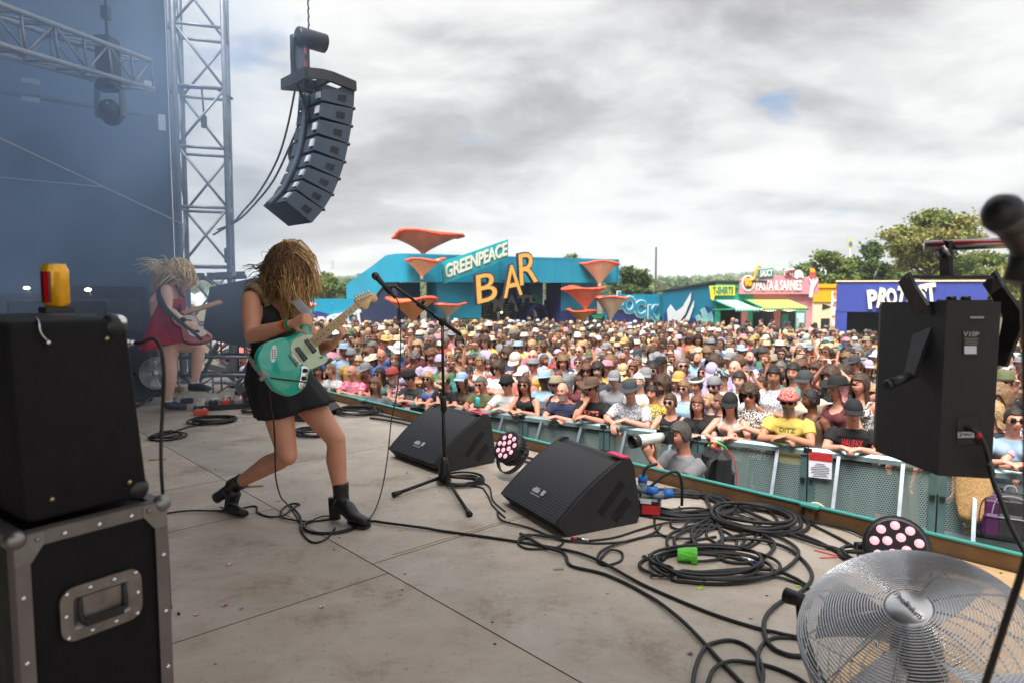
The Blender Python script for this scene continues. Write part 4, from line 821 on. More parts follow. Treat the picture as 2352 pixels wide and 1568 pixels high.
def frame(o, fwd, up):
	"""4x4 frame, -Y along fwd, Z near up"""
	y = -Vector(fwd).normalized(); z = Vector(up); z = (z - y * z.dot(y)).normalized(); x = y.cross(z); m = Matrix((x, y, z)).transposed().to_4x4(); m.translation = Vector(o); return m
def limb(mb, pts, rad, n=12, up=None): mb.tube(pts, rad, n, up=up)
EYE, LIP, BROW = M('eye_dark', (.03, .025, .022), .3, 0, 0), M('lip', (.36, .13, .11), .5, 0, 0), M('brow', (.05, .035, .025), .8, 0, 0)
def face_slots(me, H, s=1.0):
	"""eyes, brows and lips as colours on the face of the one body mesh"""
	inv = H.inverted(); n = len(me.polygons); mi = np.zeros(n, np.int32)
	for p in me.polygons:
		q = inv @ p.center / s
		if abs(q.x) > .08 or abs(q.z) > .13 or q.y > -.05: continue
		ax = abs(q.x)
		if (ax - .031) ** 2 / .013 ** 2 + (q.z - .010) ** 2 / .0065 ** 2 < 1: mi[p.index] = 1
		elif abs(ax - .032) < .019 and abs(q.z - .033) < .0055: mi[p.index] = 3
		elif ax < .024 and abs(q.z + .064) < .0075: mi[p.index] = 2
	me.polygons.foreach_set('material_index', mi)
class Pose: pass
def make_pose(name, fem, lean, arms, yaw=0.0, pitch=0.0, voxel=.011, belly=0.0, roll=0.0):
	"""standing figure 1.74 m tall facing -Y; lean in metres the shoulders come forward"""
	p = Pose(); sh = .165 if fem else .19; hip = Vector((0, .02, .95)); wa = Vector((0, -lean * .35 + .01, 1.10)); ch = Vector((0, -lean * .8, 1.29)); nk = Vector((0, -lean + .01, 1.44)); drop = lean * .28
	ch.z -= drop * .6; nk.z -= drop; p.sh = sh; k = .92 if fem else 1.0
	H0 = Vector((0, nk.y - .035 - lean * .12, nk.z + .157)); H = frame(H0, (math.sin(yaw), -math.cos(yaw), -pitch), (math.sin(roll) * .5, -lean * .25, 1)) @ Matrix.Scale(.98, 4); p.H = H; p.neck = nk
	def torso(mb, g=0.0, lo=.86, hi=1.0, b=0.0):
		sp = [Vector((0, .03, lo)), hip, wa, ch, Vector((0, nk.y + .0, nk.z - .075))]; ra = [(.175 * k + g, .13 + g), (.172 * k + g, .125 + g), ((.132 if fem else .155) + g + b, (.105 if fem else .118) + g + b), (.165 * k + g, .128 + g + (.012 if fem else 0)), ((sh * .78 if g == 0 else sh * .84) + g, .080 + g)]
		mb.tube(sp, [(a, c) for a, c in ra], 18, up=(1, 0, 0)); top = nk + Vector((0, 0, -.02)); mb.tube([sp[-1] - Vector((0, 0, .03)), sp[-1] + Vector((0, 0, .02)), top], [(sh * .92 + g, .075 + g), (sh * .62 + g, .064 + g), (.066 + g, .06 + g)], 16, up=(1, 0, 0))
	def arm(mb, sx, g=0.0, part=1.0, taper=0):
		s0 = Vector((sx * sh, nk.y + .005, nk.z - .085)); A = arms[0 if sx < 0 else 1]; e, w = Vector(A[0]), Vector(A[1]); q = .9 if fem else 1.05
		pts = [s0 + Vector((-sx * .05, 0, .02)), s0, s0.lerp(e, .35), s0.lerp(e, .75), e, e.lerp(w, .3), e.lerp(w, .7), w]; ra = [.05 * q, .058 * q, .052 * q, .043 * q, .039 * q, .041 * q, .032 * q, .025 * q]
		if part < 1:
			n = 3 if part < .6 else 4; pts = pts[:n]; ra = [.058 * q + g, .066 * q + g, .062 * q + g, .056 * q + g][:n]
			if part < .6: pts[-1] = s0.lerp(e, .52)
		mb.tube(pts, ra, 10)
	def legs(mb, g=0.0, lo=.06):
		for sx in (-1, 1): mb.tube([(sx * .085, .03, .96), (sx * .095, .025, .80), (sx * .10, .01, .5), (sx * .10, .03, .36), (sx * .10, .045, lo)], [.095 + g, .088 + g, .056 + g * 1.3, .055 + g * 1.6, .04 + g * 2], 10)
	mb = MB(); torso(mb, 0, .86, 1, belly); legs(mb)
	for sx in (-1, 1):
		arm(mb, sx); A = arms[0 if sx < 0 else 1]; hand_mb(mb, A[1], A[2], A[3], A[4], A[5] if len(A) > 5 else sx, 1.0 if not fem else .92); mb.tube([(sx * .1, .06, .05), (sx * .1, -.06, .04), (sx * .11, -.15, .03)], [.04, .042, .03], 8)
	mb.tube([nk + Vector((0, .012, -.06)), nk, H0 + Vector((0, .022, -.06))], [.07, .061 * k, .06 * k], 12); head_mb(mb, H, fem)
	if fem:
		for sx in (-1, 1): mb.ball(ch + Vector((sx * .075, -.085, .0)), (.062, .058, .06), 10, 8)
	p.body = fuse(mb, 'person_body', voxel, 2); face_slots(p.body, H)
	def garment(nm, fn, vox=.014): m = MB(); fn(m); return fuse(m, nm, vox, 3)
	def tee(m): torso(m, .016, .84, 1, belly); arm(m, -1, .004, .5); arm(m, 1, .004, .5); bust(m)
	def shirt(m): torso(m, .020, .80, 1, belly); arm(m, -1, .006, .7); arm(m, 1, .006, .7); bust(m); m.tube([nk + Vector((0, .01, -.045)), nk + Vector((0, .012, .012))], [.078, .072], 12)
	def bust(m):
		if fem:
			for sx in (-1, 1): m.ball(ch + Vector((sx * .075, -.092, .0)), (.068, .062, .066), 10, 8)
	def vest(m):
		sp = [Vector((0, .03, .84)), hip, wa, ch, ch + Vector((0, -.01, .055))]; m.tube(sp, [(.19 * k, .145), (.187 * k, .14), (.15 * k + belly, .122 + belly), (.176 * k, .142), (.150 * k, .118)], 18, up=(1, 0, 0)); bust(m)
		for sx in (-1, 1): m.tube([ch + Vector((sx * .095, -.10, .04)), nk + Vector((sx * .10, -.035, -.028)), nk + Vector((sx * .10, .04, -.03)), ch + Vector((sx * .09, .09, .05))], .019, 6)
	def trousers(m): legs(m, .014, .08); m.tube([(0, .03, .82), (0, .02, 1.0)], [(.185 * k, .14), (.18 * k, .135)], 16, up=(1, 0, 0))
	p.tee, p.shirt, p.vest, p.trousers = garment('tee', tee), garment('shirt', shirt), garment('vest', vest), garment('trousers', trousers, .018); p.fem = fem; return p
# ---------------------------------------------------------------- hair, hats, glasses in the head frame
def hair_shell(name, zlow, back, grow=.012, fringe=.045, seed=0, lump=.006, side=.0, curl=0):
	"""cap of hair with a hairline; back/side lengths fall below"""
	mb = MB(); n, k = 40, 14; rs = []
	for i in range(k + 1):
		f = i / k; row = []
		for j in range(n):
			ph = 2 * math.pi * j / n; c = -math.cos(ph)                     # c=-1 face, +1 nape
			low = fringe if c < -.62 else (fringe + (zlow - fringe) * min(1, (c + .62) / .45)); thmax = math.acos(max(-1, min(1, low / .122)))
			th = .02 + f * (thmax - .02); x = math.sin(th) * math.sin(ph); y = -math.sin(th) * math.cos(ph); z = math.cos(th); q = Vector((x, y, z)); g = grow + lump * noise.noise(q * (9 if curl == 0 else 14) + Vector((seed, 0, 0))) + curl * abs(noise.noise(q * 7 + Vector((0, seed, 0))))
			row.append(Vector((x * (.079 + g), y * (.099 + g), z * (.118 + g))))
		rs.append(row)
	if back > 0:
		for i in range(1, 9):
			f = i / 8; row = []
			for j in range(n):
				p = rs[k][j]; ph = 2 * math.pi * j / n; c = -math.cos(ph); a = max(0, min(1, (c + .35) / .4)); w = .010 * math.sin(j * 2.1 + seed) + .008 * math.sin(j * 5.3 + i * .8)
				row.append(Vector((p.x * (1 + .22 * f * a) + w * f * .4, p.y + a * (.012 * f + w * f), p.z - a * back * f * (1 + .12 * math.sin(j * 3.1 + seed)))))
			rs.append(row)
	inner = [[Vector((p.x * .9, p.y * .9, p.z)) for p in r] for r in reversed(rs)]; mb.rings(rs + inner, 0, True, False); return mb.mesh(name, [])
HAIR = {}
def build_headwear():
	HAIR['short'] = hair_shell('hair', -.045, 0, .013, .052, 1); HAIR['crop'] = hair_shell('hair', -.035, 0, .006, .066, 2, .003); HAIR['mop'] = hair_shell('hair', -.075, .02, .030, .040, 3, .02, curl=.02); HAIR['bob'] = hair_shell('hair', -.06, .09, .018, .05, 4, .008)
	HAIR['long'] = hair_shell('hair', -.06, .24, .016, .058, 5, .007); HAIR['tied'] = hair_shell('hair', -.055, 0, .009, .058, 6, .003)
	mb = MB(); mb.v = [tuple(v.co) for v in HAIR['tied'].vertices]; mb.f = [tuple(f.vertices) for f in HAIR['tied'].polygons]; mb.m = [0] * len(mb.f); mb.sm = [True] * len(mb.f); mb.ball((0, .105, .055), (.045, .05, .045), 10, 8); HAIR['bun'] = mb.mesh('hair', [])
	HAIR['curly'] = hair_shell('hair', -.07, .05, .034, .048, 8, .03, curl=.035)
	mb = MB(); rs = []
	for i in range(6):
		f = i / 5; rs.append([Vector(((.062 - .006 * f) * math.sin(a) * (1 - .25 * f), -(.088 + .018 * (1 - f)) * math.cos(a) * (1 - .1 * f) + .0, -.052 - .075 * f)) for a in [-1.35 + 2.7 * j / 14 for j in range(15)]])
	vs = [p for r in rs for p in r]; mb.add(vs, [(i * 15 + j, i * 15 + j + 1, i * 15 + 16 + j, i * 15 + 15 + j) for i in range(5) for j in range(14)], 0, True); HAIR['beard'] = mb.mesh('beard', [])
HATS = {}
def build_hats():
	def lathe(name, prof, sy=1.2, tilt=0.0, wob=0.0, peak=False):
		mb = MB(); n = 36; rs = []
		for r, h in prof:
			row = []
			for j in range(n):
				a = 2 * math.pi * j / n; w = wob * math.cos(2 * a) * max(0, r - .09) / .08; row.append(Vector((r * math.cos(a), r * math.sin(a) * sy, h + w)))
			rs.append(row)
		mb.rings(rs, 0, True, False); return mb
	E_ = .084
	HATS['bucket'] = lathe('h', [(.118, .034), (.121, .032), (E_ + .013, .068), (E_ + .010, .078), (.078, .132), (.06, .142), (.01, .146)]).mesh('hat', [])
	HATS['brim'] = lathe('h', [(.165, .056), (.169, .062), (.125, .054), (E_ + .012, .052), (E_ + .010, .07), (.080, .135), (.06, .15), (.03, .14), (.005, .138)], 1.2, 0, .03).mesh('hat', [])
	HATS['straw'] = lathe('h', [(.15, .056), (.152, .061), (E_ + .013, .055), (E_ + .012, .07), (.082, .13), (.07, .145), (.005, .15)], 1.18, 0, .006).mesh('hat', [])
	HATS['beanie'] = lathe('h', [(E_ + .006, .03), (E_ + .014, .034), (E_ + .014, .066), (E_ + .006, .072), (.075, .12), (.04, .145), (.005, .15)]).mesh('hat', [])
	HATS['band'] = lathe('h', [(E_ + .008, .055), (E_ + .014, .06), (E_ + .014, .085), (E_ + .004, .09)]).mesh('hat', [])
	def cap(back=False):
		mb = lathe('h', [(E_ + .010, .040), (E_ + .013, .05), (.080, .10), (.055, .135), (.005, .145)]); n = 13; vs = []
		for i in range(n):
			a = -1.05 + 2.1 * i / (n - 1)
			for f, dz in ((0, 0), (.45, -.006), (1, -.022)): r0 = E_ + .012; vs.append((math.sin(a) * (r0 + .012 * f), -(math.cos(a) * r0 * 1.2 + f * .082 * math.cos(a * .9)) , .048 + dz - .012 * f * a * a))
		o = [(3 * i + j, 3 * i + 3 + j, 3 * i + 4 + j, 3 * i + 1 + j) for i in range(n - 1) for j in range(2)]; mb.add(vs, o, 0, True); mb.add([(x, y, z - .006) for x, y, z in vs], [tuple(reversed(f)) for f in o], 0, True)
		if back: mb.v = [(x, -y, z) for x, y, z in mb.v]
		return mb.mesh('cap', [])
	HATS['cap'] = cap(); HATS['backcap'] = cap(True)
GLASS = {}
def build_glasses():
	mb = MB()
	for sx in (-1, 1):
		c = Vector((sx * .033, -.099, .010)); P = [c + Vector((.026 * math.copysign(abs(math.cos(a)) ** .7, math.cos(a)), .10 * (.026 * math.cos(a)) ** 2 * 20 + abs(.026 * math.cos(a) * sx + .0) * .0, .019 * math.copysign(abs(math.sin(a)) ** .7, math.sin(a)))) for a in [2 * math.pi * k / 14 for k in range(14)]]
		mb.prism(P, (0, .008, 0)); mb.tube([(sx * .058, -.096, .016), (sx * .077, -.06, .014), (sx * .082, .012, .008)], .0035, 5)
	mb.tube([(-.012, -.104, .016), (.012, -.104, .016)], .004, 5); GLASS['dark'] = mb.mesh('sunglasses', [])
	mb = MB()
	for sx in (-1, 1): mb.tube([(sx * .033 + .024 * math.cos(a), -.104 + .3 * (.024 * math.cos(a)) ** 2, .010 + .018 * math.sin(a)) for a in [2 * math.pi * k / 14 for k in range(14)]], .003, 5, closed=True); mb.tube([(sx * .058, -.098, .014), (sx * .082, .012, .008)], .003, 5)
	mb.tube([(-.010, -.104, .014), (.010, -.104, .014)], .003, 5); GLASS['clear'] = mb.mesh('glasses', [])
build_headwear(); build_hats(); build_glasses()
SKIN = [M('skin_%s' % n, tuple(v * .86 for v in S(*c)), .5, 0, .07, 20, sub=.0, spec=.35) for n, c in (('fair', (228, 178, 154)), ('pink', (226, 164, 142)), ('rosy', (216, 150, 126)), ('tan', (198, 140, 110)), ('olive', (176, 122, 92)), ('brown', (122, 78, 56)))]
COLS = {'black': (28, 28, 32), 'white': (232, 230, 228), 'grey': (138, 140, 146), 'navy': (40, 52, 92), 'blue': (56, 104, 186), 'sky blue': (150, 190, 224), 'red': (196, 44, 48), 'pink': (232, 130, 156), 'mustard': (222, 168, 48), 'yellow': (244, 208, 40), 'olive': (104, 110, 62), 'green': (60, 140, 84), 'lilac': (190, 172, 214), 'orange': (232, 120, 50), 'teal': (50, 150, 150), 'cream': (226, 212, 184), 'brown': (104, 74, 54), 'maroon': (110, 36, 50), 'khaki': (166, 150, 112), 'coral': (236, 120, 104), 'straw': (216, 186, 130), 'charcoal': (64, 66, 72), 'purple': (110, 70, 150), 'mint': (150, 214, 180), 'lime': (140, 210, 70)}
HCOL = {'brown': (66, 46, 32), 'dark brown': (40, 28, 22), 'black': (20, 18, 18), 'blonde': (168, 138, 100), 'auburn': (104, 64, 44), 'grey': (104, 100, 96), 'white': (214, 210, 204), 'iron': (78, 72, 66), 'sandy': (124, 94, 66), 'pink': (226, 150, 150), 'red': (112, 60, 42)}
def mute(c, k=.80, d=.22): l = sum(c) / 3; return tuple((v * (1 - d) + l * d) * k for v in c)
def cloth(c): return M('cloth_' + c.replace(' ', '_'), mute(S(*COLS[c])), .85, 0, .10, 25, .15, 90)
def hairm(c): return M('hair_' + c.replace(' ', '_'), S(*HCOL[c]), .55, 0, .5, 38, 1.0, 70)
SHADES = M('shades', (.010, .010, .012), .15, 0, 0, coat=.5)
PRINTS = {'floral': blotch('cloth_floral', [S(40, 40, 60), S(190, 60, 60), S(230, 225, 220), S(60, 90, 140)], 32), 'flame floral': blotch('cloth_flame_floral', [S(30, 30, 40), S(220, 110, 60), S(60, 90, 110)], 30), 'grey leaf print': blotch('cloth_leaf_print', [S(226, 228, 236), S(110, 112, 130), S(236, 236, 240), S(60, 60, 76)], 48), 'black and white print': blotch('cloth_bw_print', [S(24, 24, 26), S(230, 226, 220), S(36, 34, 36), S(210, 200, 190)], 26), 'white lace': blotch('cloth_lace', [S(226, 222, 214), S(150, 146, 140), S(232, 230, 224)], 90), 'yellow and black floral': blotch('cloth_yb_floral', [S(20, 24, 28), S(244, 190, 30), S(20, 90, 100), S(244, 190, 30)], 26), 'tie dye': blotch('hat_tie_dye', [S(110, 40, 60), S(220, 90, 70), S(240, 160, 150), S(130, 50, 70)], 55), 'panel': blotch('hat_panel', [S(230, 214, 180), S(40, 36, 36), S(120, 150, 170)], 14), 'pink white tie dye': blotch('cloth_pw', [S(240, 90, 140), S(244, 170, 190), S(240, 100, 150)], 14), 'check': stripes('cloth_check', [S(200, 200, 206), S(110, 120, 150)], 'X', 40)}
def garm(c): return PRINTS[c] if c in PRINTS else cloth(c)
POSES = {}
def poses():
	dn = lambda sx, y=0: ((sx * .25, .03 + y, 1.14), (sx * .27, -.05 + y, .89), (0, -.15, -1), (-sx, 0, 0), .35)
	fold = lambda sx: ((sx * .25, -.06, 1.13), (-sx * .03, -.21, 1.17 + (.03 if sx > 0 else 0)), (-sx, .1, .05), (0, 1, 0), .35)
	chest = lambda sx: ((sx * .24, -.06, 1.10), (sx * .07, -.24, 1.22), (-sx * .4, -.4, .8), (-sx, .3, 0), .9)
	up = lambda sx: ((sx * .34, -.08, 1.52), (sx * .30, -.14, 1.80), (sx * .1, -.1, 1), (0, -1, 0), .5)
	phone = lambda sx: ((sx * .30, -.22, 1.42), (sx * .07, -.34, 1.72), (-sx * .2, -.2, 1), (0, -1, .2), .7)
	cross = lambda sx: ((sx * .255, -.33, 1.13), (sx * .01, -.44 - (.05 if sx > 0 else 0), 1.19 + (.03 if sx > 0 else 0)), (-sx, -.25, -.25), (0, .3, -1), .5)
	clasp = lambda sx: ((sx * .25, -.31, 1.13), (sx * .07, -.48, 1.20), (-sx * .8, -.5, -.1), (0, .2, -1), .8)
	hang = lambda sx: ((sx * .27, -.34, 1.17), (sx * .12, -.52, 1.18), (-sx * .3, -.5, -1), (0, 1, -.4), .4)
	chin = lambda sx: ((sx * .14, -.44, 1.17), (sx * .035, -.36, 1.36), (-sx * .2, .25, .9), (0, .6, .4), 1.1)
	reach = lambda sx: ((sx * .30, -.44, 1.10), (sx * .36, -.62, .88), (sx * .1, -.4, -.9), (0, 1, -.3), .3)
	hold = lambda sx: ((sx * .28, -.32, 1.14), (sx * .14, -.5, 1.19), (-sx * .6, -.5, .3), (-sx * .4, .8, 0), 1.15)
	for nm, fem, lean, A, yaw, pitch, vx in (('cross_m', 0, .20, (cross, cross), .05, .10, .0085), ('cross_f', 1, .20, (cross, cross), -.12, .05, .0085), ('clasp_m', 0, .22, (clasp, clasp), .15, .12, .0085), ('clasp_f', 1, .20, (clasp, clasp), .2, .05, .0085), ('hang_m', 0, .20, (hang, cross), .1, .15, .0085), ('hang_f', 1, .17, (hang, clasp), .1, .22, .0085), ('chin_m', 0, .18, (chin, cross), -.25, .08, .0085), ('reach_m', 0, .20, (reach, cross), .15, .12, .0085), ('hold_f', 1, .16, (hold, cross), .05, .0, .0085), ('hold_m', 0, .18, (hold, clasp), -.1, .3, .0085),
		('stand_m', 0, .02, (dn, dn), .1, .05, .011), ('stand_f', 1, .02, (dn, dn), -.15, .02, .011), ('turn_m', 0, .02, (dn, fold), .55, .0, .011), ('turn_f', 1, .02, (fold, dn), -.5, .05, .011), ('fold_m', 0, .03, (fold, fold), -.2, .12, .011), ('chest_f', 1, .03, (chest, chest), .1, .15, .011), ('look_m', 0, .03, (dn, dn), -.45, -.08, .011), ('look_f', 1, .03, (dn, dn), .4, .12, .011), ('down_m', 0, .06, (dn, chest), .2, .5, .011), ('side_f', 1, .02, (dn, fold), .85, .05, .011), ('phone_m', 0, .02, (phone, phone), 0, -.05, .011), ('up_m', 0, .02, (up, dn), .05, -.1, .011), ('up_f', 1, .02, (dn, up), .0, -.08, .011)):
		POSES[nm] = make_pose(nm, bool(fem), lean, (A[0](-1), A[1](1)), yaw, pitch, vx, 0.0)
poses()
LABELS = set()
def person(pos, rz, scale, pose, label, skin=0, hair=None, hat=None, top=('tee', 'black'), glasses=None, beard=None, legs='navy', group='people in the crowd', girth=1.0):
	"""hair=(style,colour), hat=(style,colour)"""
	p = POSES[pose]; o = add_obj('person', p.body, None, [SKIN[skin], EYE, LIP, hairm(hair[1]) if hair else BROW]); o.location = pos; o.rotation_euler = (0, 0, rz); o.scale = (scale * girth, scale * girth, scale); tag(o, label, 'person', group)
	add_obj({'tee': 'tee_shirt', 'shirt': 'shirt', 'vest': 'vest_top'}[top[0]], getattr(p, top[0]), o, [garm(top[1])]); add_obj('trousers', p.trousers, o, [cloth(legs)])
	def hd(nm, me, m, mul=1.0, off=(0, 0, 0)):
		c = add_obj(nm, me, o, [m]); c.matrix_local = p.H @ Matrix.Translation(off) @ Matrix.Scale(mul, 4); return c
	if hair: hd('hair', HAIR[hair[0]], hairm(hair[1]))
	if beard: hd('beard', HAIR['beard'], hairm(beard))
	if hat: hd('cap' if 'cap' in hat[0] else ('headband' if hat[0] == 'band' else 'hat'), HATS[hat[0]], garm(hat[1]), 1.01)
	if glasses: hd('sunglasses' if glasses != 'clear' else 'glasses', GLASS['clear' if glasses == 'clear' else 'dark'], SHADES if glasses in ('dark', 'clear') else M('rim_' + glasses, S(*COLS[glasses]), .3, 0, 0))
	LABELS.add(label); return o
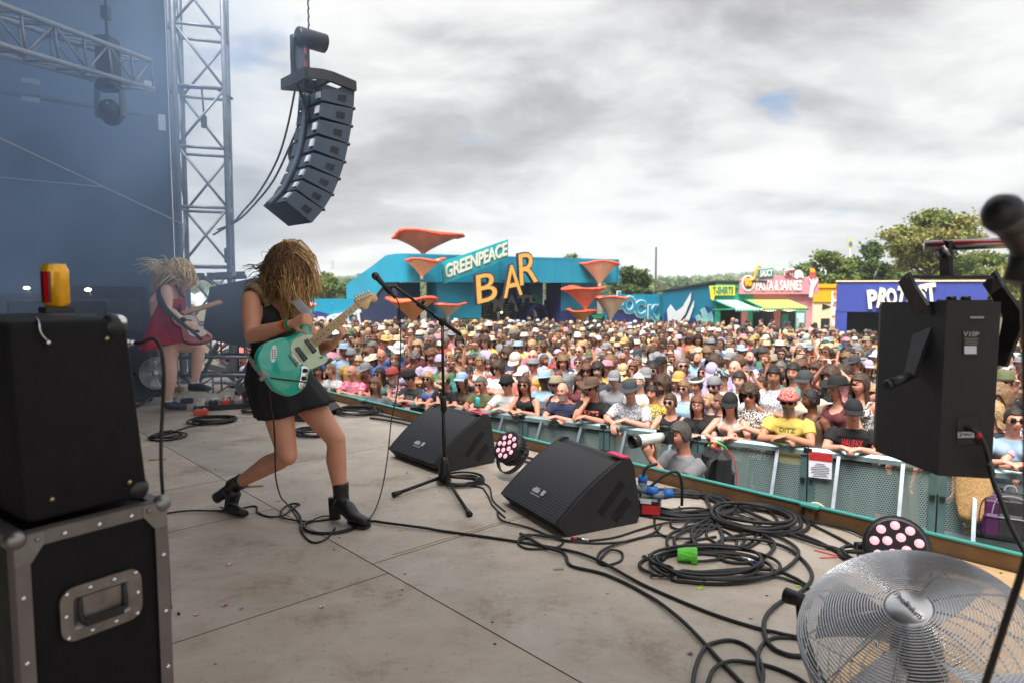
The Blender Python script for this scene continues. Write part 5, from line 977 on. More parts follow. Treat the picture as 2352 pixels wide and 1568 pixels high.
# ================================================================ barrier line and the crowd
BA, BB = onz(776, 902, -.45), onz(2317, 1078, -.45); BD = (BB - BA); BL = BD.length; BD.normalize(); BN = Vector((-BD.y, BD.x, 0)); BN = BN if BN.y > 0 else -BN; BRZ = math.atan2(BD.y, BD.x)
def bline(px, d):
	"""ground point in picture column px, d metres behind the barrier rail"""
	r = ray(px, 660); r = Vector((r.x, r.y, 0)); a = BA + BN * d; a.z = 0; t = a.dot(BN) / r.dot(BN); p = r * t; return Vector((p.x, p.y, gz(p)))
def rz_to(p, tgt): v = Vector(tgt) - Vector(p); return math.atan2(v.y, v.x) + math.pi / 2
STAGE_LOOK = Vector((-2.2, 5.0, 0))
FRONT = [  # column, head top row, metres behind rail, pose, skin, hair, hat, top, glasses, beard, label, turn
 (780, 856, .40, 'clasp_f', 1, ('tied', 'sandy'), None, ('tee', 'white'), None, None, 'woman with sandy tied back hair in white tee at the far end of the barrier'),
 (828, 841, .42, 'cross_m', 1, None, None, ('tee', 'pink white tie dye'), None, None, 'bald man in pink tie dye tee leaning on the barrier'),
 (859, 842, .60, 'cross_m', 2, ('crop', 'grey'), ('brim', 'grey'), ('shirt', 'flame floral'), None, 'grey', 'bearded man in grey brimmed hat and orange floral shirt'),
 (894, 853, .40, 'cross_f', 2, ('long', 'dark brown'), None, ('vest', 'teal'), 'dark', None, 'woman with long dark hair, sunglasses and teal vest leaning on the rail'),
 (922, 848, .42, 'cross_m', 1, ('crop', 'white'), ('bucket', 'red'), ('shirt', 'floral'), None, 'white', 'white bearded man in red bucket hat and dark floral shirt'),
 (965, 851, .40, 'clasp_m', 1, ('crop', 'dark brown'), ('bucket', 'black'), ('tee', 'charcoal'), 'dark', None, 'man in black bucket hat and charcoal tee with clasped hands on rail'),
 (1004, 853, .40, 'clasp_f', 0, ('bob', 'blonde'), None, ('vest', 'blue'), 'dark', None, 'blonde woman with sunglasses and blue vest at the rail'),
 (1041, 853, .40, 'hang_m', 2, ('short', 'brown'), ('cap', 'khaki'), ('tee', 'black'), 'dark', None, 'person in khaki cap and black tee with forearms on the rail'),
 (1077, 860, .42, 'hold_f', 1, ('long', 'brown'), ('cap', 'sky blue'), ('tee', 'brown'), None, None, 'long haired person in pale blue cap and brown tee holding a teal can'),
 (1125, 856, .40, 'hold_m', 2, ('crop', 'grey'), None, ('tee', 'olive'), 'dark', None, 'grey haired man in olive tee and sunglasses at the rail'),
 (1184, 853, .42, 'reach_m', 0, ('crop', 'black'), ('bucket', 'black'), ('tee', 'white'), 'dark', None, 'man in black bucket hat and white tee reaching down over the barrier'),
 (1225, 857, .40, 'clasp_f', 2, ('long', 'brown'), None, ('vest', 'black'), 'dark', None, 'woman with very long brown hair and black strappy top at the rail'),
 (1283, 859, .62, 'stand_f', 1, ('bob', 'dark brown'), ('bucket', 'khaki'), ('vest', 'black'), 'dark', None, 'woman in khaki bucket hat behind the bald man in navy tee'),
 (1312, 870, .38, 'cross_m', 1, None, None, ('tee', 'navy'), None, 'white', 'bald white bearded man in navy tee with arms folded on the rail'),
 (1380, 860, .40, 'chin_m', 2, ('crop', 'brown'), ('brim', 'brown'), ('tee', 'black'), 'dark', None, 'man in brown leather hat and black tee resting chin on hand'),
 (1466, 864, .40, 'hang_m', 1, ('crop', 'grey'), ('brim', 'charcoal'), ('shirt', 'grey leaf print'), None, None, 'smiling man in dark brimmed hat and grey leaf print shirt on rail'),
 (1558, 900, .42, 'cross_f', 1, ('tied', 'brown'), None, ('vest', 'black'), 'dark', None, 'woman with tied brown hair, sunglasses and black cami'),
 (1622, 914, .42, 'clasp_f', 1, ('long', 'auburn'), None, ('tee', 'black'), 'clear', None, 'auburn haired woman in glasses and black tee beside the photographer'),
 (1693, 892, .40, 'hang_f', 1, ('long', 'brown'), ('cap', 'black'), ('vest', 'white lace'), 'dark', None, 'woman in black cap and white lace vest looking down at the rail'),
 (1742, 856, .55, 'hang_m', 1, ('mop', 'brown'), None, ('shirt', 'black and white print'), 'dark', None, 'smiling man with floppy brown hair and black white print shirt'),
 (1830, 882, .38, 'cross_m', 3, ('crop', 'grey'), ('bucket', 'tie dye'), ('tee', 'yellow'), 'dark', 'grey', 'bearded man in bright yellow tee and red patterned bucket hat'),
 (1974, 904, .40, 'clasp_m', 1, ('crop', 'brown'), ('cap', 'black'), ('tee', 'black'), 'dark', None, 'man in black cap, sunglasses and black tee with red print'),
 (1417, 846, 1.25, 'stand_m', 1, ('short', 'brown'), ('cap', 'grey'), ('tee', 'grey'), None, None, 'man in grey cap and grey tee behind the two brown hats'),
 (1474, 853, 1.1, 'turn_m', 1, ('short', 'white'), None, ('tee', 'white'), None, None, 'white haired man behind the smiling man in the leaf print shirt'),
 (1506, 880, .8, 'stand_m', 2, ('short', 'dark brown'), None, ('shirt', 'yellow and black floral'), None, None, 'person in yellow and black floral shirt behind the smiling man'),
 (1533, 860, 1.0, 'fold_m', 0, ('curly', 'brown'), None, ('vest', 'grey'), 'clear', 'brown', 'young man with curly brown hair and glasses in grey vest'),
 (1566, 848, 1.7, 'stand_m', 1, ('crop', 'grey'), ('cap', 'mustard'), ('tee', 'white'), 'dark', None, 'man in mustard cap and white tee behind the sunglasses man'),
 (1580, 868, .95, 'stand_m', 1, ('short', 'sandy'), None, ('tee', 'sky blue'), 'dark', None, 'stern man with sandy hair and pale blue tee above the photographer'),
 (1611, 859, 1.6, 'chest_f', 3, ('bun', 'dark brown'), ('band', 'white'), ('vest', 'cream'), None, None, 'woman with dark bun and white headband drinking behind the rail'),
 (1650, 859, 1.1, 'stand_m', 1, ('crop', 'brown'), ('backcap', 'grey'), ('tee', 'blue'), 'dark', 'brown', 'bearded man in backwards grey cap and blue tee'),
 (1668, 842, 1.8, 'turn_m', 1, ('crop', 'brown'), ('bucket', 'panel'), ('tee', 'white'), None, None, 'person in cream and black panelled bucket hat and white tee'),
 (1708, 848, 1.5, 'stand_m', 0, ('short', 'dark brown'), None, ('tee', 'white'), None, None, 'young man with dark fringe in white tee behind the black cap'),
 (1640, 899, .75, 'stand_f', 0, ('crop', 'blonde'), None, ('tee', 'black'), None, None, 'person with short bleached hair peering between two women'),
 (1662, 902, .8, 'stand_f', 1, ('short', 'auburn'), None, ('tee', 'maroon'), 'clear', None, 'woman with short auburn hair and glasses beside the black cap'),
 (1789, 837, 1.4, 'turn_m', 4, ('short', 'black'), None, ('shirt', 'grey leaf print'), None, None, 'black haired man in profile wearing a white patterned shirt'),
 (1833, 825, 2.2, 'stand_m', 2, ('long', 'black'), None, ('tee', 'teal'), None, None, 'person with long black hair looking down in teal tee'),
 (1861, 845, 1.3, 'stand_m', 1, ('crop', 'brown'), ('cap', 'charcoal'), ('tee', 'cream'), None, None, 'man in charcoal cap behind the woman with black ponytail'),
 (1878, 890, .7, 'turn_f', 5, ('bun', 'black'), None, ('vest', 'brown'), None, None, 'dark skinned woman with black bun beside the yellow tee'),
 (1924, 811, 1.9, 'stand_m', 2, ('mop', 'brown'), None, ('tee', 'black'), None, 'brown', 'tall bearded man with brown quiff and black printed tee'),
 (1940, 860, .85, 'stand_f', 1, ('bob', 'pink'), ('brim', 'black'), ('vest', 'maroon'), None, None, 'woman with pink hair under a black hat'),
 (1990, 847, 1.2, 'stand_f', 2, ('long', 'brown'), None, ('vest', 'black and white print'), None, None, 'smiling woman with long brown hair and striped top'),
 (1377, 829, 1.8, 'stand_m', 0, ('mop', 'dark brown'), None, ('tee', 'charcoal'), None, None, 'young man with dark mop of hair behind the leather hat'),
 (1505, 829, 2.2, 'stand_m', 1, ('short', 'dark brown'), None, ('tee', 'khaki'), 'dark', 'dark brown', 'man with dark short hair, moustache beard and khaki tee'),
 (1524, 817, 3.2, 'turn_f', 1, ('long', 'blonde'), ('brim', 'black'), ('vest', 'black'), None, None, 'woman with long blonde hair under wide black cowboy hat'),
 (1571, 818, 2.6, 'turn_m', 1, ('crop', 'grey'), None, ('tee', 'blue'), 'dark', None, 'cropped grey haired man in sunglasses and blue tee'),
 (1650, 812, 2.7, 'stand_f', 0, ('curly', 'brown'), None, ('tee', 'lilac'), None, None, 'person with big curly brown hair in lilac tee looking down'),
 (2316, 846, .9, 'stand_m', 0, ('mop', 'sandy'), None, ('shirt', 'floral'), 'dark', None, 'young man with sandy hair and sunglasses past the hung speaker'),
 (2338, 910, .42, 'clasp_f', 1, ('crop', 'dark brown'), None, ('tee', 'sky blue'), 'dark', None, 'short dark haired woman in round sunglasses and pale blue top'),
 (2306, 916, .45, 'stand_f', 1, ('bob', 'blonde'), None, ('tee', 'charcoal'), None, None, 'blonde person half hidden by the hung speaker'),
 (2310, 821, 1.6, 'stand_m', 5, ('crop', 'black'), None, ('tee', 'white'), None, None, 'dark skinned man with cropped hair beyond the hung speaker'),
 (2326, 775, 3.0, 'stand_m', 1, ('crop', 'brown'), ('bucket', 'olive'), ('tee', 'black'), 'dark', None, 'man in olive bucket hat and black tee beyond the speaker'),
 (2395, 900, .42, 'cross_f', 1, ('long', 'brown'), None, ('tee', 'lilac'), None, None, 'person in lilac tee with folded arms at the edge of view'),
]
PLACED = []
def front():
	for row in FRONT:
		px, py, d, pose, skin, hair, hat, top, gl, beard, lab = row; p = bline(px, d); r = ray(px, py); t = p.y / r.y; ztop = CAMZ + r.z * t; P_ = POSES[pose]; h0 = P_.H.translation.z + .125 + (.03 if hat else .01)
		s = (ztop - p.z) / h0; s = max(.86, min(1.13, s)); leaning = pose.split('_')[0] in ('cross', 'clasp', 'hang', 'chin', 'reach', 'hold')
		if leaning: s = max(.97, min(1.08, s)); rz = BRZ + math.pi * 0 + rnd.uniform(-.06, .06); rz = math.atan2(BN.y, BN.x) - math.pi / 2 + rnd.uniform(-.05, .05)
		else: rz = rz_to(p, STAGE_LOOK) + rnd.uniform(-.2, .2)
		o = person(p, rz, s, pose, lab, skin, hair, hat, top, gl, beard, rnd.choice(['navy', 'black', 'khaki', 'charcoal']), 'people along the barrier' if leaning else 'people in the crowd'); PLACED.append((p.x, p.y)); o['_px'] = px
front()
def shirt_print(lab_key, txt, w, col, dz=-.02, sx=1.0):
	for o in C.objects:
		if o.get('label') and lab_key in o['label']:
			tee = [c for c in o.children if c.name.split('.')[0] in ('tee_shirt', 'shirt')][0]; bv = BVHTree.FromPolygons([v.co for v in tee.data.vertices], [p.vertices for p in tee.data.polygons])
			vs, fs = text_mb(txt, 1, .0, .03); k = w / (max(v.x for v in vs) - min(v.x for v in vs)); out = []; cz = 1.24
			ne = o.data; y0 = -.9
			for v in vs:
				q = Vector((v.x * k, -1.2, cz + dz + v.z * k * sx)); hit = bv.ray_cast(q, Vector((0, 1, 0))); out.append((hit[0] - Vector((0, .004, 0))) if hit[0] else q + Vector((0, .95, 0)))
			mb = MB(); mb.add(out, fs); mb.build('shirt_print', M('print_' + col, S(*COLS[col]), .7, 0, 0), o, fix=False)
shirt_print('bright yellow tee', 'DITZ', .16, 'olive', .0); shirt_print('resting chin', 'SPITE', .2, 'coral', -.03, 1.4); shirt_print('black tee with red print', 'HALIFAX', .2, 'red', -.03, 2.0); shirt_print('quiff and black printed', 'PEST', .2, 'white', .02, 1.2); shirt_print('charcoal tee with clasped', 'GRAIL', .17, 'grey', -.02, 1.5)
def can():
	t = thing('drink_can', 'teal drink can held up by the person in pale blue cap', 'can', (0, 0, 0)); p = bline(1096, -.07); p.z = -.34; mb = MB(); mb.lathe([(.027, 0), (.033, .008), (.033, .125), (.026, .138), (.02, .14)], p - Vector((0, 0, .06))); mb.build('can_body', M('can_teal', S(80, 196, 200), .3, .3, .2, 40), t)
can()
# ---------------------------------------------------------------- everyone else
def crowd():
	r = random.Random(21); spots = []
	d = .5; row = 0
	while d < 34:
		x = -14.0
		while x < 46:
			p = BA + BD * (x + r.uniform(-.14, .14) + (.31 if row % 2 else 0)) + BN * (d + r.uniform(-.16, .16)); x += .52 + max(0, d - 8) * .008
			if p.y < 2: continue
			px = 1176 + p.x / p.y * FPX
			if px < 500 or px > 2440: continue
			if (Vector((p.x, p.y, 0)) - FB.a).dot(FB.n) < 1.2 and px < 1440: continue
			if p.y > 41.5 - max(0, 1500 - px) * .005 or (px > 1905 and (p - Vector((15.4, 32.5, 0))).dot(Vector((.42, .905, 0))) > -1.0): continue
			if px < 830 and p.y > 35.5: continue
			if any((p.x - a) ** 2 + (p.y - b) ** 2 < .36 ** 2 for a, b in PLACED): continue
			if d < .9 and 1090 < px < 1990 : continue
			if d < 1.2 and any(abs(px - f[0]) < 14 for f in FRONT): continue
			spots.append((p.y, p.x, px, d));
		d += .56 + max(0, d - 6) * .016; row += 1
	spots.sort(key=lambda s: s[0] + .0 * s[1])
	print('crowd spots', len(spots), 'front', len(FRONT))
	N1 = 300 - len(FRONT) - 3; near, far = spots[:N1], spots[N1:]
	tops = ['black', 'white', 'grey', 'navy', 'blue', 'sky blue', 'red', 'pink', 'mustard', 'olive', 'green', 'lilac', 'orange', 'teal', 'cream', 'maroon', 'coral', 'charcoal', 'yellow', 'white', 'black', 'white']
	hats = ['black', 'white', 'cream', 'khaki', 'straw', 'navy', 'olive', 'mustard', 'grey', 'pink', 'sky blue', 'khaki', 'charcoal', 'cream', 'lilac', 'black', 'white', 'cream', 'straw', 'grey', 'khaki', 'brown', 'charcoal']
	hw = {'bucket': 'bucket hat', 'brim': 'wide brimmed hat', 'straw': 'round sun hat', 'cap': 'cap', 'backcap': 'backwards cap', 'beanie': 'beanie', 'band': 'headband'}
	tw = {'tee': 'tee', 'shirt': 'shirt', 'vest': 'vest'}; hs = {'short': 'short', 'crop': 'cropped', 'mop': 'floppy', 'bob': 'bobbed', 'long': 'long', 'tied': 'tied back', 'bun': 'bun of', 'curly': 'curly'}
	ordn = ['second', 'third', 'fourth', 'fifth', 'sixth', 'seventh', 'eighth', 'ninth', 'tenth', 'eleventh', 'twelfth', 'thirteenth']
	for y, x, px, d in near:
		for _ in range(60):
			fem = r.random() < .48; hat = None
			if r.random() < .28: hat = (r.choices(['bucket', 'brim', 'straw', 'cap', 'backcap', 'beanie', 'band'], [4, 2, 2.2, 5, .5, .3, .5])[0], r.choice(hats))
			hc = r.choice(['brown', 'dark brown', 'brown', 'black', 'blonde', 'sandy', 'auburn', 'grey', 'red']); st_ = r.choice(['long', 'long', 'bob', 'tied', 'bun', 'curly']) if fem else r.choice(['short', 'short', 'crop', 'mop', 'short', 'curly', None])
			if hat and st_ in ('bun', 'curly', 'mop'): st_ = 'bob' if fem else 'short'
			top = (r.choices(['tee', 'shirt', 'vest'], [6, 1.5, 3 if fem else .5])[0], r.choice(tops)); gl = r.choices(['dark', None, 'clear', 'red', 'white'], [5, 4.6, .8, .2, .2])[0]; bd = (hc if (not fem and r.random() < .38) else None)
			k = int(d / .56)
			parts = [('woman' if fem else 'man')]; head = ' in ' + hat[1] + ' ' + hw[hat[0]] if hat else ''
			if not hat and not st_: head = ', bald' + (', bearded' if bd else '')
			else: head += (' with ' if not hat else ', ') + ((hs[st_] + ' ' + hc + ' hair') if st_ else 'shaved head') + (' and beard' if bd else '')
			lab = parts[0] + head + ', ' + ({'dark': 'sunglasses, ', 'clear': 'glasses, ', 'red': 'red sunglasses, ', 'white': 'white sunglasses, '}.get(gl, '')) + top[1] + ' ' + tw[top[0]]
			if lab not in LABELS: break
		lab2 = lab + ', %s row' % ordn[min(k, 11)] if len(lab.split()) < 15 else lab
		pose = r.choice(['stand_f', 'turn_f', 'look_f', 'side_f', 'chest_f'] if fem else ['stand_m', 'turn_m', 'look_m', 'down_m', 'fold_m', 'phone_m' if r.random() < .3 else 'look_m'])
		if r.random() < .06: pose = 'up_f' if fem else 'up_m'
		LABELS.add(lab); p = Vector((x, y, gz((x, y)))); person(p, rz_to(p, STAGE_LOOK) + r.uniform(-.35, .35), r.uniform(.86, 1.0) if fem else r.uniform(.93, 1.09), pose, lab2, r.choices(range(6), [4, 5, 5, 3, 1.2, .8])[0], (st_, hc) if st_ else None, hat, top, gl, bd, r.choice(['navy', 'black', 'khaki', 'charcoal', 'blue']), 'people in the crowd', r.uniform(.92, 1.10))
	# the far crowd reads as one mass
	rg = np.random.default_rng(9); Vs, Fs, Ts = [], [], []; off = 0
	def q3(mb):
		F = []
		for f in mb.f:
			for i in range(1, len(f) - 1): F.append((f[0], f[i], f[i + 1]))
		return F
	def variant(kind, hair):
		m = MB(); m.tube([(0, .0, .8), (0, 0, 1.1), (0, 0, 1.34), (0, 0, 1.43), (0, 0, 1.47)], [(.17, .12), (.16, .12), (.2, .125), (.13, .08), (.06, .06)], 10, up=(1, 0, 0)); a = len(q3(m))
		m.tube([(0, .01, 1.44), (0, 0, 1.56)], .052, 7); m.ball((0, -.01, 1.62), (.078, .098, .122), 10, 8); m.tube([(0, -.105, 1.62), (0, -.125, 1.595)], .012, 5)
		for sx in (-1, 1): m.tube([(sx * .19, 0, 1.36), (sx * .24, .0, 1.15), (sx * .2, -.15, 1.02)], [.055, .042, .03], 6)
		b = len(q3(m)); m.tube([(-.06, -.098, 1.632), (0, -.112, 1.632), (.06, -.098, 1.632)], [(.016, .01)] * 3, 6); c = len(q3(m))
		me = HAIR[hair]; o_ = len(m.v); m.v += [tuple(v.co + Vector((0, 0, 1.62))) for v in me.vertices]; fs = [tuple(i + o_ for i in f.vertices) for f in me.polygons]; m.f += fs; d_ = len(q3(m))
		if kind: me = HATS[kind]; o_ = len(m.v); m.v += [tuple(v.co * 1.05 + Vector((0, 0, 1.62))) for v in me.vertices]; m.f += [tuple(i + o_ for i in f.vertices) for f in me.polygons]
		F = np.array(q3(m)); return np.array(m.v), F, (a, b, c, d_)
	VAR = [variant(k, h) for k, h in ((None, 'short'), (None, 'long'), (None, 'crop'), (None, 'short'), (None, 'mop'), (None, 'long'), (None, 'curly'), (None, 'short'), (None, 'crop'), ('bucket', 'short'), ('cap', 'short'), ('straw', 'bob'), ('brim', 'crop'), ('cap', 'long'), (None, 'bob'), ('bucket', 'long'))]
	extra = []
	for k in range(70):       # drinkers at the bar front and inside
		s_ = r.uniform(.4, 12.5); q = FB.q(s_, 0, r.uniform(-2.5, 1.2)); extra.append((q.y, q.x, 0, 20))
	for y, x, px, d in far + extra:
		V, F, (a, b, c, d_) = VAR[r.randrange(len(VAR))]; rz = rz_to((x, y, 0), STAGE_LOOK) + r.uniform(-.5, .5); s = r.uniform(.92, 1.08); cs, sn = math.cos(rz) * s, math.sin(rz) * s; W_ = np.empty_like(V); W_[:, 0] = V[:, 0] * cs - V[:, 1] * sn + x; W_[:, 1] = V[:, 0] * sn + V[:, 1] * cs + y; W_[:, 2] = V[:, 2] * s + gz((x, y)); T = np.empty((len(F), 3))
		sk = tuple(v * .86 for v in S(*r.choice([(228, 178, 154), (226, 164, 142), (216, 150, 126), (198, 140, 110), (176, 122, 92), (122, 78, 56)]))); T[:a] = mute(S(*COLS[r.choice(tops)])); T[a:b] = sk; T[b:c] = S(24, 22, 22) if r.random() < .75 else sk; T[c:d_] = S(*HCOL[r.choice(['brown', 'dark brown', 'brown', 'black', 'blonde', 'sandy', 'auburn', 'grey'])]); T[d_:] = mute(S(*COLS[r.choice(hats)]), .8, .3); Vs.append(W_); Fs.append(F + off); off += len(V); Ts.append(T)
	cm = bpy.data.materials.new('crowd_cloth'); cm.use_nodes = True; bs = cm.node_tree.nodes['Principled BSDF']; bs.inputs['Roughness'].default_value = .75; at_ = cm.node_tree.nodes.new('ShaderNodeAttribute'); at_.attribute_name = 'tint'; cm.node_tree.links.new(at_.outputs['Color'], bs.inputs['Base Color'])
	o = np_mesh('crowd', np.concatenate(Vs), np.concatenate(Fs), np.concatenate(Ts), cm, True); tag(o, 'packed festival crowd in hats and sunglasses stretching to the bar', 'crowd', kind='stuff'); print('far', len(far))
crowd()
# ================================================================ the guitarist in black
class Plane:
	def __init__(s, o, n): s.o = Vector(o); s.n = Vector(n).normalized()
	def p(s, px, py, off=0.0): d = ray(px, py); c = Vector((0, 0, CAMZ)); return c + d * ((s.o + s.n * off - c).dot(s.n) / d.dot(s.n))
def flat(mb, P, w, mi=0, bev=.0):
	"""solid plate with softened rim: P outline, w thickness vector"""
	n = len(P); c = sum(P, Vector()) / n; w = Vector(w)
	if bev <= 0: return mb.prism(P, w, mi)
	sh = lambda k: [p + (c - p).normalized() * k for p in P]; u = w.normalized() * bev
	rs = [sh(bev * .9)] + [[p + u * .35 for p in sh(bev * .28)]] + [[p + u for p in P]] + [[p + w - u for p in P]] + [[p + w - u * .35 for p in sh(bev * .28)]] + [[p + w for p in sh(bev * .9)]]
	return mb.rings(rs, mi, True)
def strand(mb, pts, r0, r1, mi, k=5): P = smooth_pts(pts, k); n = len(P); mb.tube(P, [r0 + (r1 - r0) * (i / (n - 1)) ** 1.5 for i in range(n)], 5, mi)
def hero():
	skin = M('skin_warm', S(214, 150, 120), .45, 0, .06, 14, sub=.0, spec=.4); leather = M('black_leather', (.012, .012, .013), .34, 0, .3, 14, .25, 60); dress_m = M('black_jersey', (.0095, .0098, .011), .8, 0, .3, 6, .15, 60)
	pel, wai, che, nk = at(636, 862, 3.80), at(632, 795, 3.78), at(625, 722, 3.75), at(626, 664, 3.74)
	Rs, Re, Rw = at(578, 688, 3.63), at(578, 772, 3.50), at(668, 745, 3.39); Ls, Le, Lw = at(672, 694, 3.88), at(728, 800, 3.84), at(752, 770, 3.66)
	ga = Vector((.50, .72, .456)).normalized(); gn = Vector((.72, -.62, .10)); gn = (gn - ga * gn.dot(ga)).normalized(); gd = ga.cross(gn); gd = -gd if gd.z > 0 else gd; Pn = Plane(at(514.5 + 770 * .21099, 606.4 + 1040 * .21099, 3.36), gn).p(768, 752); Lw = Pn + gd * .085 - gn * .055 - ga * .02; LD, LP = (gn * .62 - gd * .30 + ga * .45).normalized(), -gd - gn * .3
	Rh, Rk, Ra = at(626, 880, 3.74), at(660, 1046, 3.64), at(541, 1112, 3.90); Lh, Lk, La = at(676, 880, 3.86), at(771, 1008, 3.72), at(784, 1150, 3.73)
	F = Vector((.75, -.66, 0)); R_ = Vector((-.66, -.75, 0))
	t = thing('person', 'guitarist in short black dress and heeled ankle boots lunging with a turquoise guitar', 'person', onz(700, 1190))
	T = lambda m: m.xf(Matrix.Translation(-t.location))
	mb = MB(); tr = lambda pts, ra, **k: mb.tube(pts, ra, 18, up=tuple(R_), **k)
	tr([pel - Vector((0, 0, .10)), pel, wai, che, nk - Vector((0, 0, .075))], [(.165, .12), (.168, .128), (.118, .098), (.145, .112), (.125, .07)])
	tr([nk - Vector((0, 0, .10)), nk - Vector((0, 0, .05)), nk], [(.14, .068), (.10, .06), (.058, .055)])
	for sx in (-1, 1): mb.ball(che + R_ * sx * .066 + F * .075 + Vector((0, 0, -.015)), (.062, .062, .062), 12, 8)
	Hc = at(656, 612, 3.70); fw = Vector((.62, -.40, -.68)); HF = frame(Hc, fw, Vector((.5, -.3, .75))) @ Matrix.Scale(1.03, 4)
	mb.tube([nk - Vector((0, 0, .05)), nk, nk.lerp(Hc, .55)], [.062, .052, .052], 12); head_mb(mb, HF, True)
	for s0, e, w in ((Rs, Re, Rw), (Ls, Le, Lw)):
		mb.tube([s0 + (nk - s0) * .35 + Vector((0, 0, .0)), s0, s0.lerp(e, .3), s0.lerp(e, .7), e, e.lerp(w, .28), e.lerp(w, .7), w], [.05, .054, .053, .046, .040, .043, .033, .025], 14)
	hand_mb(mb, Rw, at(700, 731, 3.36) - Rw, (.5, .7, -.5), 1.0, 1, .95); hand_mb(mb, Lw, LD, LP, .95, 1, .92)
	for h, k, a, s_ in ((Rh, Rk, Ra, 1), (Lh, Lk, La, -1)):
		d = (a - k).normalized(); kn = ((k - h).normalized() - d).normalized(); back = -kn
		mb.tube([h + Vector((0, 0, .05)), h.lerp(k, .18), h.lerp(k, .5), h.lerp(k, .82), k, k.lerp(a, .12), k.lerp(a, .32) + back * .012, k.lerp(a, .6) + back * .006, k.lerp(a, .88), a], [.095, .092, .078, .062, .055, .052, .056, .046, .034, .031], 16); mb.ball(k + kn * .012, .046, 10, 8)
	me = fuse(T(mb), 'skin', .0075, 4); face_slots(me, Matrix.Translation(-t.location) @ HF); o = add_obj('body', me, t, [skin, EYE, LIP, BROW])
	# dress: bodice shell with a deep V, then a short skirt with a slit
	mb = MB(); tb = lambda pts, ra: mb.tube(pts, ra, 22, up=tuple(R_))
	tb([pel - Vector((0, 0, .06)), pel, wai, che, nk - Vector((0, 0, .085))], [(.180, .137), (.181, .140), (.130, .110), (.157, .124), (.128, .080)]); tb([nk - Vector((0, 0, .10)), nk - Vector((0, 0, .045)), nk - Vector((0, 0, .02))], [(.148, .078), (.115, .07), (.085, .066)])
	for sx in (-1, 1): mb.ball(che + R_ * sx * .066 + F * .080 + Vector((0, 0, -.015)), (.068, .068, .068), 12, 8)
	me = fuse(T(mb), 'bodice', .009, 4); bm = bmesh.new(); bm.from_mesh(me); tl = t.location
	vb = che - Vector((0, 0, .05)) + F * .12; kill = []
	for f in bm.faces:
		c = f.calc_center_median() + tl; q = c - nk; fr = q.dot(F); s_ = q.dot(R_); h = c.z - vb.z
		if (fr > .0 and h > 0 and abs(s_) < h * .42 + .004) or (c.z > nk.z - .052 and abs(s_) < .085): kill.append(f)
	bmesh.ops.delete(bm, geom=kill, context='FACES'); bm.to_mesh(me); bm.free(); add_obj('dress_bodice', me, t, [dress_m])
	mb = MB(); n = 64; rs = []; zt = wai + Vector((0, 0, -.04)); hem = {}
	for i in range(12):
		f = i / 11; row = []
		for j in range(n):
			a = 2 * math.pi * j / n; ca, sa = math.cos(a), math.sin(a); c = zt.lerp(at(664, 940, 3.77), f) + (pel - zt.lerp(at(664, 940, 3.77), .42)) * (1 - abs(f - .42) * 1.72) * .7
			wave = f * f * (.010 * math.sin(8 * a) + .006 * math.sin(17 * a + 1)); rx = .136 + .052 * math.sin(min(1, f * 1.5) * 1.57) + wave; ry = .116 + .05 * math.sin(min(1, f * 1.5) * 1.57) + wave
			w = max(0, math.cos(a - 2.2)) ** 2; p = c + R_ * ca * rx + F * sa * ry + Vector((.085, -.02, .045)) * f * f * w; p.z += -.03 * f * max(0, ca) * (1 - w)
			row.append(p)
		rs.append(row)
	inn = [[p + (pel - p) * .03 for p in r] for r in reversed(rs)]; T(mb.rings(rs + inn, 0, True, False)).build('dress_skirt', dress_m, t)
	# frilled armhole trim
	for s0, e, nm in ((Rs, Re, 'a'),):
		d = (e - s0).normalized(); cx_ = s0.lerp(nk, .26) - Vector((0, 0, .012)); ax = ((s0 - nk).normalized() * .9 + d * .1).normalized(); u = Vector((0, 0, 1)); u = (u - ax * u.dot(ax)).normalized(); v = ax.cross(u); pts = [cx_ + (u * .078 * math.cos(a) + v * .070 * math.sin(a)) * (1 + .025 * math.sin(a * 14)) for a in [2 * math.pi * k / 60 for k in range(60)]]
		mb = MB(); mb.tube(pts, [(.024 + .004 * math.sin(i * 1.9), .012) for i in range(60)], 8, closed=True, up=tuple(ax)); T(mb).build('armhole_trim', M('olive_lace', S(142, 120, 84), .85, 0, .3, 60, .5, 120), t)
	# boots
	def boot(an, shaft, toe, heel, ball, nm):
		mb = MB(); mb.tube([shaft, shaft.lerp(an, .5), an, an + (heel - an) * .35], [.047, .044, .046, .046], 16); mb.tube([an + (heel - an) * .45, an.lerp(ball, .45), ball, ball.lerp(toe, .55), toe], [(.044, .046), (.048, .044), (.046, .034), (.043, .027), (.034, .020)], 14, up=(0, 1, 0)); me = fuse(T(mb), 'boot', .006, 4); o = add_obj('boot', me, t, [leather])
		dn = Vector(heel_dir[nm]); mb = MB(); h0 = heel + (ball - heel).normalized() * .012; mb.tube([h0 - dn * .055, h0, h0 + dn * .035, h0 + dn * .062], [.036, .034, .032, .034], 12); T(mb); mb.build('heel', leather, o)
		mb = MB(); q = (toe - ball); sd = dn.cross(q).normalized(); P = [];
		for f, w in ((-.35, .03), (0.0, .043), (.5, .044), (1.0, .028), (1.06, .016)): P.append(ball + q * f + sd * w)
		for f, w in reversed(((-.35, .03), (0.0, .043), (.5, .044), (1.0, .028), (1.06, .016))): P.append(ball + q * f - sd * w)
		mb.prism([p + dn * (.020) for p in P], dn * .010); T(mb).build('sole', M('sole_black', (.01, .01, .01), .6), o)
	heel_dir = {'front': (0, 0, -1), 'rear': (-.80, .28, -.53)}
	tz = onz(850, 1214); hz_ = onz(768, 1196)
